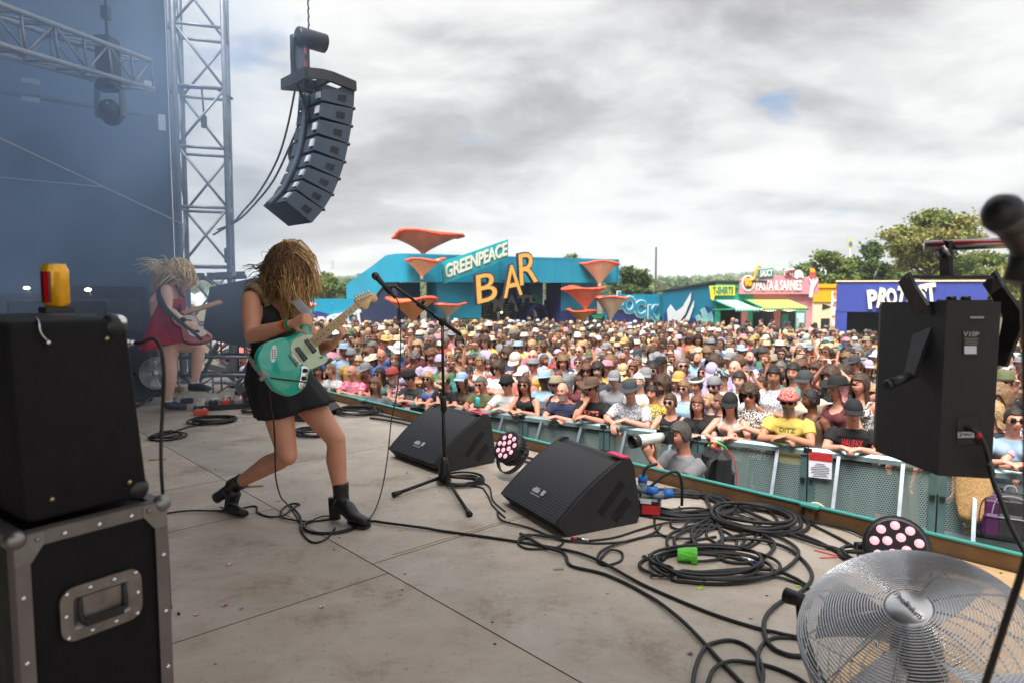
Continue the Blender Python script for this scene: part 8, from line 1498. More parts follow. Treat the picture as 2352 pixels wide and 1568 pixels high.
# ---------------------------------------------------------------- flight case, amplifier, can
def left_stack():
	cz = .79; Rr = onz(380, 1148, cz); Ll = onz(28, 1236, cz); fx = (Rr - Ll).normalized(); W_ = (Rr - Ll).length; n = Vector((fx.y, -fx.x, 0)); bk = -n; D = .62; R3 = Matrix((fx, bk, Vector((0, 0, 1)))).transposed()
	t = thing('flight_case', 'black flight case with aluminium edges and recessed handle under the amplifier', 'flight case', Vector((Ll.x, Ll.y, 0))); o = Vector((Ll.x, Ll.y, 0)); q = lambda x, y, z: fx * x + bk * y + Vector((0, 0, z)); lam = M('case_laminate', (.005, .005, .006), .45, 0, .25, 20, .15, 200, spec=.2); ext = M('case_extrusion', (.19, .165, .16), .48, .6, .12, 18)
	mb = MB(); mb.add(*_box(q(W_ / 2, D / 2, .12 + (cz - .12) / 2), (W_ - .01, D - .01, cz - .13), R3)); mb.build('panel', lam, t)
	e = .028; mb = MB()
	for y in (0, D):
		for z in (cz - e / 2, .12 + e / 2): mb.add(*_box(q(W_ / 2, y, z), (W_ - .002, .005, e), R3)); mb.add(*_box(q(W_ / 2, y + (e / 2 if y == 0 else -e / 2), z + (e / 2 if z > .3 else -e / 2)), (W_ - .002, e, .004), R3))
		for x in (0, W_): mb.add(*_box(q(x + (e / 2 if x == 0 else -e / 2), y - (.001 if y == 0 else -.001), (cz + .12) / 2), (e, .005, cz - .12), R3)); mb.add(*_box(q(x, y + (e / 2 if y == 0 else -e / 2), (cz + .12) / 2), (.005, e, cz - .12), R3))
	for x in (0, W_):
		for z in (cz - e / 2, .12 + e / 2): mb.add(*_box(q(x + (-.001 if x == 0 else .001), D / 2, z), (.005, D, e), R3)); mb.add(*_box(q(x + (e / 2 if x == 0 else -e / 2), D / 2, cz + .0005 if z > .3 else .12), (e, D, .004), R3))
	mb.build('edge_extrusion', ext, t)
	for x in (0, W_):
		for y in (0, D):
			for z in (cz, .12):
				s1, s2, s3 = (1 if x == 0 else -1), (1 if y == 0 else -1), (-1 if z == cz else 1); mb = MB(); mb.ball(q(x + s1 * .006, y + s2 * .006, z + s3 * .006), .021, 16, 12)
				mb.prism([q(x, y - s2 * .004, z), q(x + s1 * .055, y - s2 * .004, z), q(x + s1 * .055, y - s2 * .004, z + s3 * .025), q(x + s1 * .03, y - s2 * .004, z + s3 * .06), q(x, y - s2 * .004, z + s3 * .06)], bk * .003 * s2); mb.ball(q(x + s1 * .042, y - s2 * .005, z + s3 * .014), .006, 8, 6); mb.build('ball_corner', M('case_ball', (.25, .24, .235), .38, .9, .15, 25), t)
	for x, z in [(x, .24 + .14 * k) for x in (.012, W_ - .012) for k in range(4)] + [(W_ * (.3 + .22 * k), cz - .016) for k in range(3)]: mb = MB(); mb.ball(q(x, -.003, z), .006, 8, 5); mb.build('rivet', chrome, t)
	# recessed handle
	hx, hz_, hw, hh = W_ * .52, cz - .20, .172, .122
	def rrect(w, h, r, k=5): return [(sx * (w / 2 - r) + r * math.cos(a), sz * (h / 2 - r) + r * math.sin(a)) for sx, sz, a0 in ((1, 1, 0), (-1, 1, 90), (-1, -1, 180), (1, -1, 270)) for a in [math.radians(a0 + 90 * i / k) for i in range(k + 1)]]
	def fr(w0, h0, r0, w1, h1, r1, y0, y1):
		A, B = rrect(w0, h0, r0), rrect(w1, h1, r1); a = [q(hx + x, y0, hz_ + z) for x, z in A]; b = [q(hx + x, y1, hz_ + z) for x, z in B]; m = len(a); return a + b, [(i, (i + 1) % m, m + (i + 1) % m, m + i) for i in range(m)]
	mb = MB(); v, f = fr(hw, hh, .03, hw - .002, hh - .002, .03, -.001, -.004); mb.add(v, f); v, f = fr(hw - .002, hh - .002, .03, hw - .05, hh - .05, .008, -.004, -.0042); mb.add(v, f); v, f = fr(hw - .05, hh - .05, .008, hw - .066, hh - .062, .006, -.0042, -.0012); mb.add(v, f); mb.add([q(hx - .053, -.0012, hz_ - .03), q(hx + .053, -.0012, hz_ - .03), q(hx + .053, -.0012, hz_ + .03), q(hx - .053, -.0012, hz_ + .03)], [(0, 1, 2, 3)]); hd = mb.build('recessed_handle', M('handle_steel', (.26, .235, .22), .36, .85, .2, 25), t)
	mb = MB(); mb.tube(smooth_pts([q(hx - .046, -.003, hz_ + .03), q(hx - .046, -.008, hz_ - .012), q(hx - .037, -.010, hz_ - .022), q(hx + .037, -.010, hz_ - .022), q(hx + .046, -.008, hz_ - .012), q(hx + .046, -.003, hz_ + .03)], 3), .0055, 8); mb.add(*_box(q(hx, -.010, hz_ - .024), (.078, .012, .018), R3)); mb.build('grip', black_rubber, hd)
	for x, z in [(x, z) for x in (-.072, -.025, .025, .072) for z in (-.049, .049)] + [(-.075, 0), (.075, 0)]: mb = MB(); mb.ball(q(hx + x, -.0045, hz_ + z), .0055, 8, 5); mb.build('rivet', chrome, hd)
	for x in (.06, W_ - .06):
		for y in (.1, D - .1): mb = MB(); p = q(x, y, .05); mb.tube([p - fx * .02, p + fx * .02], .048, 14); mb.add(*_box(q(x, y, .1), (.07, .09, .03), R3)); mb.build('caster', black_rubber, t)
	# combo amplifier on top
	tz = cz + .012; A0 = onz(59, 1207, tz); A1 = onz(343, 1138, tz); ax_ = (A1 - A0).normalized(); w = (A1 - A0).length; nb = Vector((-ax_.y, ax_.x, 0)); Ra = Matrix((ax_, nb, Vector((0, 0, 1)))).transposed(); topz = at(300, 728, A1.y + .02).z; h = topz - tz; a = thing('amplifier', 'black tolex guitar amplifier standing on the flight case with a can on top', 'amplifier', A0); qa = lambda x, y, z: ax_ * x + nb * y + Vector((0, 0, z)); tol = M('black_tolex', (.009, .008, .009), .55, 0, .3, 30, .45, 520, spec=.2)
	lean = -.035; dp = .52; mb = MB(); bm_ = .022; P = []
	sec = [(0, 0), (w, 0), (w + lean, h), (lean * .4, h)]; c = (w / 2, h / 2)
	rs = []
	def inset(k):
		out = []
		for i in range(4):
			p0, p1, p2 = Vector(sec[i - 1]), Vector(sec[i]), Vector(sec[(i + 1) % 4]); d0, d1 = (p0 - p1).normalized(), (p2 - p1).normalized(); r = .022
			for f in range(5): t_ = f / 4; b = p1 + d0 * r * (1 - t_) ** 2 + d1 * r * t_ ** 2; out.append(b + (Vector(c) - b).normalized() * k)
		return out
	for y, k in ((0, .012), (.004, .004), (.014, 0), (dp - .014, 0), (dp - .004, .004), (dp, .012)): rs.append([qa(x, y, z) for x, z in inset(k)])
	mb.rings(rs, 0, True); mb.build('cabinet', tol, a)
	for x, z, nm in ((w + lean, h, 1), (w, 0, 0)):
		mb = MB(); mb.ball(qa(x - .022, .022, z + (-.020 if z > .1 else .020)), (.030, .030, .030), 14, 10); mb.build('corner_cap', M('cap_black', (.02, .02, .022), .3, .2), a); mb = MB(); mb.ball(qa(x - .045, -.002, z + (-.045 if z > .1 else .045)), .0055, 8, 5); mb.build('corner_screw', M('brass_screw', (.5, .38, .2), .3, .9), a)
	mb = MB(); mb.ball(qa(w + lean - .012, .018, h - .010), (.022, .02, .018), 12, 8); mb.build('corner_bead', chrome, a)
	mb = MB(); mb.tube(smooth_pts([qa(.045, .015, h + .004), qa(.042, -.004, h - .004), qa(.044, -.007, h - .025), qa(.055, -.007, h - .042)], 4), [(.006, .002)] * 13, 6); mb.ball(qa(.058, -.005, h - .046), .0055, 8, 5); mb.build('handle_bracket', chrome, a)
	mb = MB()
	for x, z in ((.05, .045),): mb.ball(qa(x, -.002, z), .0055, 8, 5)
	mb.build('corner_screw', MATS['brass_screw'], a)
	jp = qa(w + lean * .75, .05, h - .062); mb = MB(); mb.tube([jp - ax_ * .01, jp + ax_ * .018], .009, 10); mb.tube([jp + ax_ * .018, jp + ax_ * .03], .006, 10); mb.build('jack_socket', chrome, a)
	JP = A0 + jp + ax_ * .028
	# can
	cp = onz(131, 716, topz + .0); cp = Vector(((131 - 1176) / FPX * 1.86, 1.86, topz)); k = thing('coaster_box', 'small black box under the yellow can', 'box', cp); mb = MB(); mb.box((0, 0, .0085), (.072, .05, .017), Ra, 0, .002); mb.build('box_shell', black_plastic, k)
	cc = cp + Vector((0, 0, .017)); k = thing('drink_can', 'yellow drink can with a red stripe on top of the amplifier', 'can', cc); H = .115; yl = M('can_yellow', S(246, 176, 16), .22, .35, .06, 30, coat=.4); mb = MB(); mb.lathe([(.024, 0), (.027, .003), (.033, .012), (.033, H - .02), (.0325, H - .014), (.027, H - .004), (.0275, H), (.026, H), (.0255, H - .004), (.001, H - .005)], (0, 0, 0), n=32); mb.build('can_body', yl, k)
	vd = -cp.normalized(); a0 = math.atan2(-cp.y, -cp.x);
	def band(a1, a2, z1, z2, nm, mat, rr=.0334):
		mb = MB(); n_ = 8; vs = []
		for i in range(n_ + 1): an = a1 + (a2 - a1) * i / n_; vs += [(rr * math.cos(an), rr * math.sin(an), z1), (rr * math.cos(an), rr * math.sin(an), z2)]
		mb.add(vs, [(2 * i, 2 * i + 2, 2 * i + 3, 2 * i + 1) for i in range(n_)], 0, True); mb.build(nm, mat, k)
	band(a0 - 1.7, a0 - .30, .012, H - .02, 'dark_panel', M('can_maroon', S(120, 20, 16), .25, .3, .05, coat=.3)); band(a0 - .92, a0 - .60, .013, H - .022, 'red_stripe', M('can_red_reflection', S(236, 16, 20), .25, .2, .03, coat=.3), .0337)  # red band stands for red stage light reflected on the can
	band(a0 - .05, a0 + .32, .03, .092, 'print_panel', M('can_olive', S(206, 146, 20), .3, .3)); mb = MB(); mb.lathe([(.0265, H - .002), (.0285, H + .0005), (.027, H + .001)], n=28); mb.build('can_rim', alu, k)
	return JP, cz
AMP_JACK, CASE_Z = left_stack()
# ---------------------------------------------------------------- hung fill speaker, its tube and the near microphone
def fill():
	Yb = 2.0; x = lambda px, Y: (px - 1176) / FPX * Y * 1.0; zb = at(2153, 1091, 2.0).z; zt = at(2169, 693, 2.0).z
	b1 = at(2164, 900, 2.0).xy; b2 = at(2288, 900, 1.965).xy; f1 = at(2016, 900, 2.30).xy; f2 = (b2[0] + .075, b2[1] + .29)
	c = Vector((b1[0], b1[1], zb)); t = thing('fill_speaker', 'black wedge shaped loudspeaker hung from a tube by a bent yoke', 'loudspeaker', c); L = lambda p, z: Vector((p[0], p[1], z)) - c; sb = M('speaker_black', (.014, .0145, .016), .5, 0, .2, 30, .4, 480); zl = at(2010, 1035, 2.3).z
	ring = lambda z0, z1, k=0: [L(b1, z0), L(b2, z0), L(f2, z1), L(f1, z1)]
	mb = MB(); mb.rings([ring(zb, zb + (zl - zb)), ring(zb + .004, zl + .004), ring(zt - .004, zt - .012), ring(zt, zt - .008)], 0, False); mb.build('cabinet', sb, t)
	mb = MB(); F1, F2 = Vector((*f1, 0)), Vector((*f2, 0)); nd = Vector((-(F2 - F1).y, (F2 - F1).x, 0)).normalized(); P = [L(f1, zl + .01), L(f2, zl + .01), L(f2, zt - .02), L(f1, zt - .02)]; mb.prism([p + nd * .001 for p in P], nd * .022); mb.build('grille', gr_mat, t)
	B1, B2 = Vector((*b1, 0)), Vector((*b2, 0)); bx = (B2 - B1).normalized(); bn = Vector((bx.y, -bx.x, 0)); Rb = Matrix((bx, -bn, Vector((0, 0, 1)))).transposed(); PB = Plane(B1, bn)
	def lab(px0, px1, py0, py1, nm, mat, off=.0015, txt=None):
		mb = MB(); P = [PB.p(a, b, off) - c for a, b in ((px0, py0), (px1, py0), (px1, py1), (px0, py1))]; mb.prism(P, bn * .0008); return mb.build(nm, mat, t)
	lab(2212, 2252, 758, 818, 'rating_label', M('label_black', (.008, .008, .009), .3)); lab(2215, 2243, 794, 812, 'label_sticker', M('paper_white'), .0026); mb = MB(); vs, fs = text_mb('V10P', .019, .0008, .0005); o = PB.p(2231, 768, .003) - c; mb.add(place(vs, o, bx), fs); vs, fs = text_mb('2', .014, .0006);
	for k in range(4): mb.add(*_box(PB.p(2231, 778 + 4 * k, .003) - c, (.035 - .006 * (k % 2), .0006, .0014), Rb))
	mb.build('label_print', M('label_grey', (.30, .30, .31), .5), t, fix=False)
	lab(2198, 2250, 958, 1020, 'connector_plate', M('label_black')); lab(2200, 2238, 991, 1004, 'label_sticker', M('paper_white'), .0026); mb = MB(); vs, fs = text_mb('2', .016, .0006, .0006); mb.add(place(vs, PB.p(2206, 997, .0042) - c, bx), fs); vs, fs = text_mb('INPUT', .009, .0006, .0003); mb.add(place(vs, PB.p(2222, 997, .0042) - c, bx), fs); mb.build('sticker_print', M('print_ink'), t, fix=False)
	lab(2228, 2260, 727, 732, 'small_plate', M('label_grey'));
	# yoke
	yk = M('yoke_black', (.016, .016, .018), .42, .2, .15); top0, top1 = at(2077, 637, 2.16), at(2273, 638, 2.1); mb = MB(); mb.beam(top0 - c, top1 - c, .07, .010); mb.build('yoke_bar', yk, t)
	def arm(pts, w, nm, sd):
		P = [p - c for p in pts]; mb = MB(); rs = []
		for i, p in enumerate(P):
			tt = (P[min(i + 1, len(P) - 1)] - P[max(i - 1, 0)]).normalized(); s_ = Vector((0, 1, 0)); s_ = (s_ - tt * s_.dot(tt)).normalized(); nn_ = tt.cross(s_); ww = w[i]; rs.append([p + s_ * ww + nn_ * .005, p - s_ * ww + nn_ * .005, p - s_ * ww - nn_ * .005, p + s_ * ww - nn_ * .005])
		mb.rings(rs, 0, False); return mb.build(nm, yk, t)
	xl = b1[0] - .05
	arm([top0, at(2092, 668, 2.14), at(2118, 712, 2.10), at(2128, 735, 2.10), at(2108, 800, 2.10), at(2090, 862, 2.10)], [.035, .035, .042, .045, .034, .026], 'yoke_arm', -1)
	arm([top1, at(2292, 668, 2.07), at(2324, 715, 2.05), at(2328, 740, 2.05), at(2310, 800, 2.08), at(2298, 840, 2.08)], [.035, .035, .04, .04, .03, .026], 'yoke_arm', 1)
	k = at(2090, 862, 2.10) - c; k2 = at(2048, 880, 2.08) - c; mb = MB(); mb.tube([k + (k - k2) * .3, k2], [.012, .015], 12); mb.tube([k2 + (k2 - k) * .05, k2 + (k2 - k) * .3], .017, 12); mb.build('clamp_knob', black_plastic, t)
	mb = MB();
	for px in (2185, 2218): mb.tube([at(px, 690, 2.1) - c, at(px, 681, 2.1) - c], .014, 12)
	mb.beam(at(2165, 692, 2.1) - c, at(2262, 692, 2.1) - c, .06, .008); mb.build('rigging_stud', black_plastic, t)
	mb = MB(); mb.beam(at(2172, 552, 2.11) - c, at(2174, 636, 2.13) - c, .012, .046, 0, (0, 1, 0)); h_ = mb.build('hanger_strap', yk, t); mb = MB(); mb.tube([at(2172, 576, 2.07) - c, at(2172, 576, 2.14) - c], .008, 8); mb.tube([at(2166, 566, 2.085) - c, at(2180, 588, 2.085) - c], .006, 6); mb.build('wing_bolt', steel, h_)
	# tube
	a, b = at(2123, 566, 2.14), at(2460, 552, 2.0); d = thing('scaffold_tube', 'shiny horizontal steel tube carrying the hung loudspeaker', 'tube', a); mb = MB(); mb.tube([(0, 0, 0), b - a], .0165, 16); mb.build('tube_body', M('polished_tube', (.35, .33, .33), .22, .95, .1, 10), d); mb = MB(); mb.tube([Vector((.02, 0, 0)), Vector((.06, 0, -.0))], .019, 14); mb.tube([(.03, -.01, -.01), (.045, -.01, -.04)], .007, 6); mb.build('end_clamp', steel, d); mb = MB(); mb.tube([Vector((.01, -.0130, .004)), (b - a) + Vector((0, -.0130, .004))], .008, 8); mb.build('red_reflection_line', M('red_reflection', S(150, 16, 24), .3), d)
	mb = MB(); p = (b - a); mb.tube([p, p + Vector((0, 0, 2.2))], .02, 8); mb.build('drop_tube', M('polished_tube'), d)
	# cable from the input plate
	cb = thing('speaker_cable', 'black speaker lead with red collar hanging from the hung loudspeaker', 'cable', (0, 0, 0)); pts = [PB.p(2222, 985, .012), PB.p(2240, 990, .03), PB.p(2256, 1010, .03), PB.p(2270, 1050, .02), at(2280, 1100, 1.93), at(2300, 1150, 1.9), at(2325, 1215, 1.85), at(2372, 1300, 1.78)]; mb = MB(); mb.tube(smooth_pts(pts, 5), .0065, 8); mb.build('lead', black_rubber, cb); mb = MB(); mb.tube([PB.p(2244, 994, .03), PB.p(2251, 1003, .03)], .0085, 10); mb.build('red_collar', M('red_piping'), cb); mb = MB(); mb.tube([PB.p(2272, 1060, .02), at(2279, 1092, 1.94)], .0095, 8); mb.build('cable_sleeve', M('sleeve_grey', (.05, .05, .05), .6), cb)
	# near microphone on its own stand
	m = mic('microphone', 'dark microphone on a stand close beside the hung loudspeaker', at(2304, 490, .93), at(2392, 640, 1.0), .0262);
	s = thing('microphone_stand', 'black microphone stand rising beside the big fan at the stage corner', 'microphone stand', onz(2290, 1700)); sb_ = Vector(s.location); mb = MB(); tp = at(2352, 600, .98); mb.tube([tp - sb_, at(2366, 660, 1.0) - sb_, at(2372, 1180, 1.06) - sb_], .012, 10); mb.tube([at(2372, 1180, 1.06) - sb_, at(2364, 1262, 1.08) - sb_, at(2262, 1572, 1.18) - sb_, (0, 0, .0)], .0062, 8); mb.build('pole', M('stand_black'), s); mb = MB(); mb.ball(tp - sb_, (.02, .02, .03), 12, 8); mb.tube([tp - sb_ + Vector((-.005, 0, -.03)), tp - sb_ + Vector((.01, 0, .04))], .02, 12); mb.build('mic_clip', black_plastic, s)
fill()
# ---------------------------------------------------------------- flown loudspeaker array
def array():
	zz = lambda x, y: (404.25 + x * .35147, y * .35147); P0 = at(*zz(1165, 600), 8.0); t = thing('line_array', 'curved flown array of eight dark loudspeaker cabinets hanging beyond the stage edge', 'loudspeaker array', P0); PL = Plane(P0, U); col = M('array_hazy_blue_black', (.050, .070, .105), .55, 0, .15, 8)  # cabinet colour carries the blue veil of the smoke
	fr = [PL.p(*zz(x, y)) for x, y in ((1167, 585), (1161, 712), (1146, 828), (1126, 945), (1101, 1062), (1066, 1172), (1022, 1275), (962, 1372), (884, 1462))]
	bk = [PL.p(*zz(x, y)) for x, y in ((958, 583), (953, 672), (938, 782), (922, 890), (898, 1000), (862, 1095), (822, 1180), (780, 1250), (700, 1330))]
	Wd = .60
	for k in range(8):
		a, b = fr[k], fr[k + 1]; s = (b - a).normalized(); dn = s; inw = None; c0 = bk[k]; f = (c0 - a).normalized(); d2 = (bk[k + 1] - b).normalized(); dep = .50; A0, B0 = a, b - s * .012; q = (c0 - A0); A1 = A0 + q; h = (b - a).length; B1 = A1 + s * h * .74 - (q.normalized()) * .0
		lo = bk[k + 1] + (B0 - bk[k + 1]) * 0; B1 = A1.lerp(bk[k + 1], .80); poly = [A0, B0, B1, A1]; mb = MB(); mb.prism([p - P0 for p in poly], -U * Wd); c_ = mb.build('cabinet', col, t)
		mb = MB(); off = U * .002
		for f0 in (.26, .40): m0 = A0.lerp(A1, f0); m1 = B0.lerp(B1, f0); u_ = (A1 - A0).normalized() * .048; mb.prism([p - P0 + off for p in (m0.lerp(m1, .36), m0.lerp(m1, .74), m0.lerp(m1, .74) + u_, m0.lerp(m1, .36) + u_)], U * .002)
		mb.build('handle_slot', M('slot_blue', (.012, .014, .02), .7), c_)
		m0 = A1.lerp(B1, .18); m1 = A1.lerp(B1, .72); nb = (A1 - A0).normalized(); mb = MB(); mb.prism([m0 - P0 - U * .03 + nb * .002, m1 - P0 - U * .03 + nb * .002, m1 - P0 - U * .11 + nb * .002, m0 - P0 - U * .11 + nb * .002], nb * .02); mb.build('rigging_plate', M('pale_plate'), c_)
		mb = MB(); mb.bar(A0 - P0 + U * .004, A0 - P0 + U * .012, .02, 8); mb.build('link_pin', black_plastic, c_)
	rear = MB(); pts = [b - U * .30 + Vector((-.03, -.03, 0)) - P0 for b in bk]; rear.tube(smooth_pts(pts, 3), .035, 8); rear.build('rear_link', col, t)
	f0 = [PL.p(*zz(x, y)) for x, y in ((1168, 566), (1020, 505), (955, 488), (855, 478))]; tip = at(*zz(795, 522), 8.6); mb = MB(); e = [p - P0 for p in f0]
	for a, b in zip(e, e[1:]): mb.beam(a, b, .05, .11)
	for a, b in zip(e, e[1:]): mb.beam(a - U * Wd, b - U * Wd, .05, .11)
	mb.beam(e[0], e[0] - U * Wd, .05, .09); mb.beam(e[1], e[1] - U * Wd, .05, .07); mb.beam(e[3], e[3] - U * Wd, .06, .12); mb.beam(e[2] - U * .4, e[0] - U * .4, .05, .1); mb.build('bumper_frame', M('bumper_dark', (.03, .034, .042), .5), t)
	# hoist
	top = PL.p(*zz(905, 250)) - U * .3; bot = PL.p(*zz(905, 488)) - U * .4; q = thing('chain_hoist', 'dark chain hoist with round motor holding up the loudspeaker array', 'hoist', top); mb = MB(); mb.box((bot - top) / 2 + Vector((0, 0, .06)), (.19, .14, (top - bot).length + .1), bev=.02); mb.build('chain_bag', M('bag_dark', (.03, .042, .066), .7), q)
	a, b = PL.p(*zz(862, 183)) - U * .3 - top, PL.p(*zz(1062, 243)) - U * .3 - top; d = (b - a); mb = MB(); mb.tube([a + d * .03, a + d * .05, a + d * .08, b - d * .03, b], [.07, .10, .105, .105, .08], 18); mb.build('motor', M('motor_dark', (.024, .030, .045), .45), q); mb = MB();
	for fz in (.25, .6): c_ = Vector((.06, -.09, (bot - top).z * fz)); mb.box(c_, (.03, .012, .07))
	mb.build('red_strap', M('red_strap', S(110, 40, 44), .6), q); mb = MB(); c0 = a.lerp(b, .42) + Vector((0, 0, .1));
	for k in range(60): z = k * .045; mb.tube([c0 + Vector(((.012 if k % 2 else 0), (0 if k % 2 else .012), z)), c0 + Vector((0, 0, z + .05))], .009, 5)
	mb.build('chain', M('chain_dark', (.03, .03, .035), .4, .6), q); mb = MB(); h0 = a - d * .05; mb.tube(smooth_pts([h0, h0 + Vector((-.03, 0, -.25)), h0 + Vector((.02, 0, -.5)), h0 + Vector((.1, 0, -.75)), h0 + Vector((.14, 0, -.95))], 4), .022, 6); mb.build('slack_chain', MATS['chain_dark'], q)
	for k, (pl, lab) in enumerate((([(697, 96), (690, 140), (678, 205), (662, 285), (643, 352), (618, 405), (588, 452), (560, 484), (535, 512), (490, 540)], 'outer black cable sagging from the chain hoist to the tower'), ([(706, 200), (694, 265), (662, 345), (628, 415), (588, 466), (545, 508), (500, 528)], 'inner black cable sagging from the loudspeaker array to the tower'))):
		n = len(pl); mb = MB(); mb.tube(smooth_pts([at(x, y, 8.3 + 1.3 * (i / (n - 1)) ** 1.5) for i, (x, y) in enumerate(pl)], 4), .013, 6); o = mb.build('hoist_cable', black_rubber); tag(o, lab, 'cable', 'cables from the array to the tower')
	mb = MB(); c_ = at(682, 356, 8.4);
	for k in range(4): mb.tube([c_ + Vector((.10 * math.cos(a_) + .01 * k, .02 * k, .15 * math.sin(a_))) for a_ in [2 * math.pi * i / 20 for i in range(20)]], .01, 5, closed=True)
	mb.tube([c_ + Vector((0, 0, .15)), at(690, 200, 8.3)], .012, 6); o = mb.build('coiled_lead', black_rubber); tag(o, 'small coil of black lead hanging behind the loudspeaker array', 'cable')
	r = random.Random(3)
	for k, (x0, y0) in enumerate(((655, 432), (668, 405), (676, 380), (645, 455))): mb = MB(); a = at(x0 + 18, y0 + 5, 8.35); b = at(x0, y0 - 6, 8.35); c = at(x0 - 6, y0 + 10, 8.35); mb.tube(smooth_pts([a, b, c, at(x0 + 14, y0 + 22, 8.35)], 5), .008, 5); o = mb.build('patch_lead', black_rubber); tag(o, 'short looped patch lead behind the array, %s of four' % ('second lowest', 'third lowest', 'topmost', 'lowest')[k], 'cable', 'patch leads behind the array')
array()
# ================================================================ cables, pedals, scraps
def cable(pts, r, lab, z=None, k=6, group='loose cables on the stage floor'):
	P = [onz(x, y) + Vector((0, 0, r)) for x, y in pts]; P = smooth_pts(P, k); rr = random.Random(len(P)); P = [p + Vector((0, 0, r * 1.1 * max(0, math.sin(i * .21 + rr.random() * .3)))) for i, p in enumerate(P)]
	mb = MB(); mb.tube(P, r, 8); o = mb.build('cable', black_rubber); tag(o, lab, 'cable', group); return o
def coil(px, py, rad, turns, r, lab, seed, sq=1.0, tails=()):
	c = onz(px, py); rr = random.Random(seed); P = []; n = 30
	for k in range(turns * n):
		a = 2 * math.pi * k / n; t = k // n; R_ = rad * (1 + .13 * math.sin(t * 2.3 + seed) + .05 * math.sin(a * 2 + t)); ox, oy = .09 * rad * math.sin(t * 1.7 + seed), .09 * rad * math.cos(t * 2.9 + seed); P.append(c + Vector((ox + R_ * math.cos(a + seed), oy + sq * R_ * math.sin(a + seed), r + r * 1.5 * ((t * 7) % max(2, turns - 1)) * .62 + r * .8 * (1 + math.sin(a * 1.5 + t)))))
	P += [Vector(P[-1]).lerp(onz(*q) + Vector((0, 0, r)), 1) for q in tails]; P2 = smooth_pts(P, 2); mb = MB(); mb.tube(P2, r, 7); o = mb.build('cable_coil', black_rubber); tag(o, lab, 'cable', 'coiled cables on the stage floor')
coil(1565, 1163, .27, 8, .0105, 'thick pile of coiled black cable beside the blue plugs', 1, .8, ((1660, 1235), (1640, 1262), (1560, 1262), (1520, 1290)))
coil(1735, 1198, .22, 5, .0105, 'coil of thick cable between the cable pile and the stage lip', 2, .9, ((1800, 1215), (1880, 1248), (1950, 1285)))
coil(1628, 1302, .27, 5, .008, 'loose tangle of cable around the green tape', 4, .62, ((1720, 1308), (1800, 1318), (1850, 1345)))
coil(1060, 1106, .135, 6, .0055, 'neat coil of thin cable under the microphone stand', 5, 1.0, ((1110, 1122), (1130, 1160), (1160, 1190)))
coil(822, 948, .20, 6, .009, 'hazy coil of cable by the far stage lip', 6, 1.0, ((870, 952), (930, 966)))
coil(490, 968, .19, 5, .008, 'coil of cable round the red pedal', 7, .9, ((430, 982), (380, 1000), (340, 1006)))
coil(385, 1004, .13, 4, .007, 'small flat coil of cable beside the amplifier lead', 8, 1.0)
coil(722, 996, .16, 5, .008, 'coil of cable behind the bare leg of the guitarist', 9, 1.0)
coil(592, 945, .14, 4, .008, 'dark coil of cable behind the black skirt', 10, 1.0)
coil(1975, 1283, .085, 4, .008, 'small tight coil of cable behind the big fan', 11, 1.0)
L_ = 'cable trailing '
cable([(384, 1180), (440, 1176), (520, 1175), (585, 1163), (592, 1178), (620, 1188), (650, 1187), (676, 1166), (688, 1159), (668, 1158), (648, 1172), (650, 1192), (695, 1199), (740, 1196), (775, 1190)], .0055, 'thin cable looping from the flight case past both boots')
cable([(668, 1162), (690, 1190), (692, 1220), (716, 1246), (748, 1240), (770, 1215)], .0055, 'thin cable loop on the floor between the two boots')
cable([(720, 1198), (700, 1208), (706, 1222), (760, 1226), (820, 1212), (848, 1200), (900, 1208), (1000, 1220), (1100, 1233), (1200, 1248), (1300, 1266), (1372, 1292), (1450, 1333), (1550, 1378), (1650, 1418), (1760, 1452), (1860, 1478)], .0075, 'long cable running from the front boot across the deck to the fan')
cable([(1195, 1228), (1250, 1262), (1296, 1276), (1312, 1302), (1390, 1322), (1480, 1366), (1560, 1428), (1640, 1508), (1720, 1590)], .008, 'cable sweeping from the near wedge to the bottom of the deck')
cable([(1142, 1178), (1155, 1200), (1220, 1216), (1300, 1243), (1400, 1238), (1470, 1218), (1530, 1205), (1600, 1200)], .006, 'thin cable passing under the front of the near wedge')
cable([(1190, 1245), (1230, 1232), (1290, 1240), (1280, 1258), (1215, 1262), (1190, 1248), (1215, 1232), (1330, 1248), (1430, 1246), (1500, 1226), (1520, 1205)], .006, 'small looped cable before the near wedge')
cable([(1380, 1285), (1400, 1268), (1428, 1272), (1425, 1290), (1390, 1300), (1372, 1288), (1395, 1262), (1500, 1232), (1560, 1238)], .006, 'curly cable loop beside the red plug')
cable([(1660, 1242), (1750, 1248), (1822, 1272), (1864, 1318), (1846, 1358), (1792, 1388), (1757, 1430), (1762, 1480), (1808, 1508), (1870, 1512)], .009, 'thick cable curving past the lime tape to the fan')
cable([(1640, 1320), (1720, 1322), (1800, 1332), (1850, 1350), (1905, 1385)], .0065, 'thin cable from the tangle to the fan rim')
cable([(1590, 1600), (1598, 1540), (1625, 1488), (1680, 1474), (1730, 1498), (1752, 1545), (1745, 1600)], .0075, 'open cable loop at the bottom edge beside the fan')
cable([(1620, 1600), (1640, 1545), (1690, 1524), (1760, 1532), (1830, 1560), (1880, 1600)], .0075, 'second open cable loop under the first one near the fan')
cable([(1760, 1600), (1740, 1540), (1748, 1490), (1780, 1468), (1850, 1470)], .007, 'cable bending round toward the fan foot')
cable([(1690, 1128), (1760, 1158), (1850, 1200), (1930, 1240), (1990, 1275)], .008, 'cable lying along the brown stage lip')
cable([(1860, 1200), (1950, 1222), (2030, 1262)], .008, 'short cable beside the lip behind the glowing lamp')
cable([(1810, 1232), (1880, 1258), (1930, 1270), (1960, 1310), (1990, 1330)], .009, 'thick cable crossing the red tape mark')
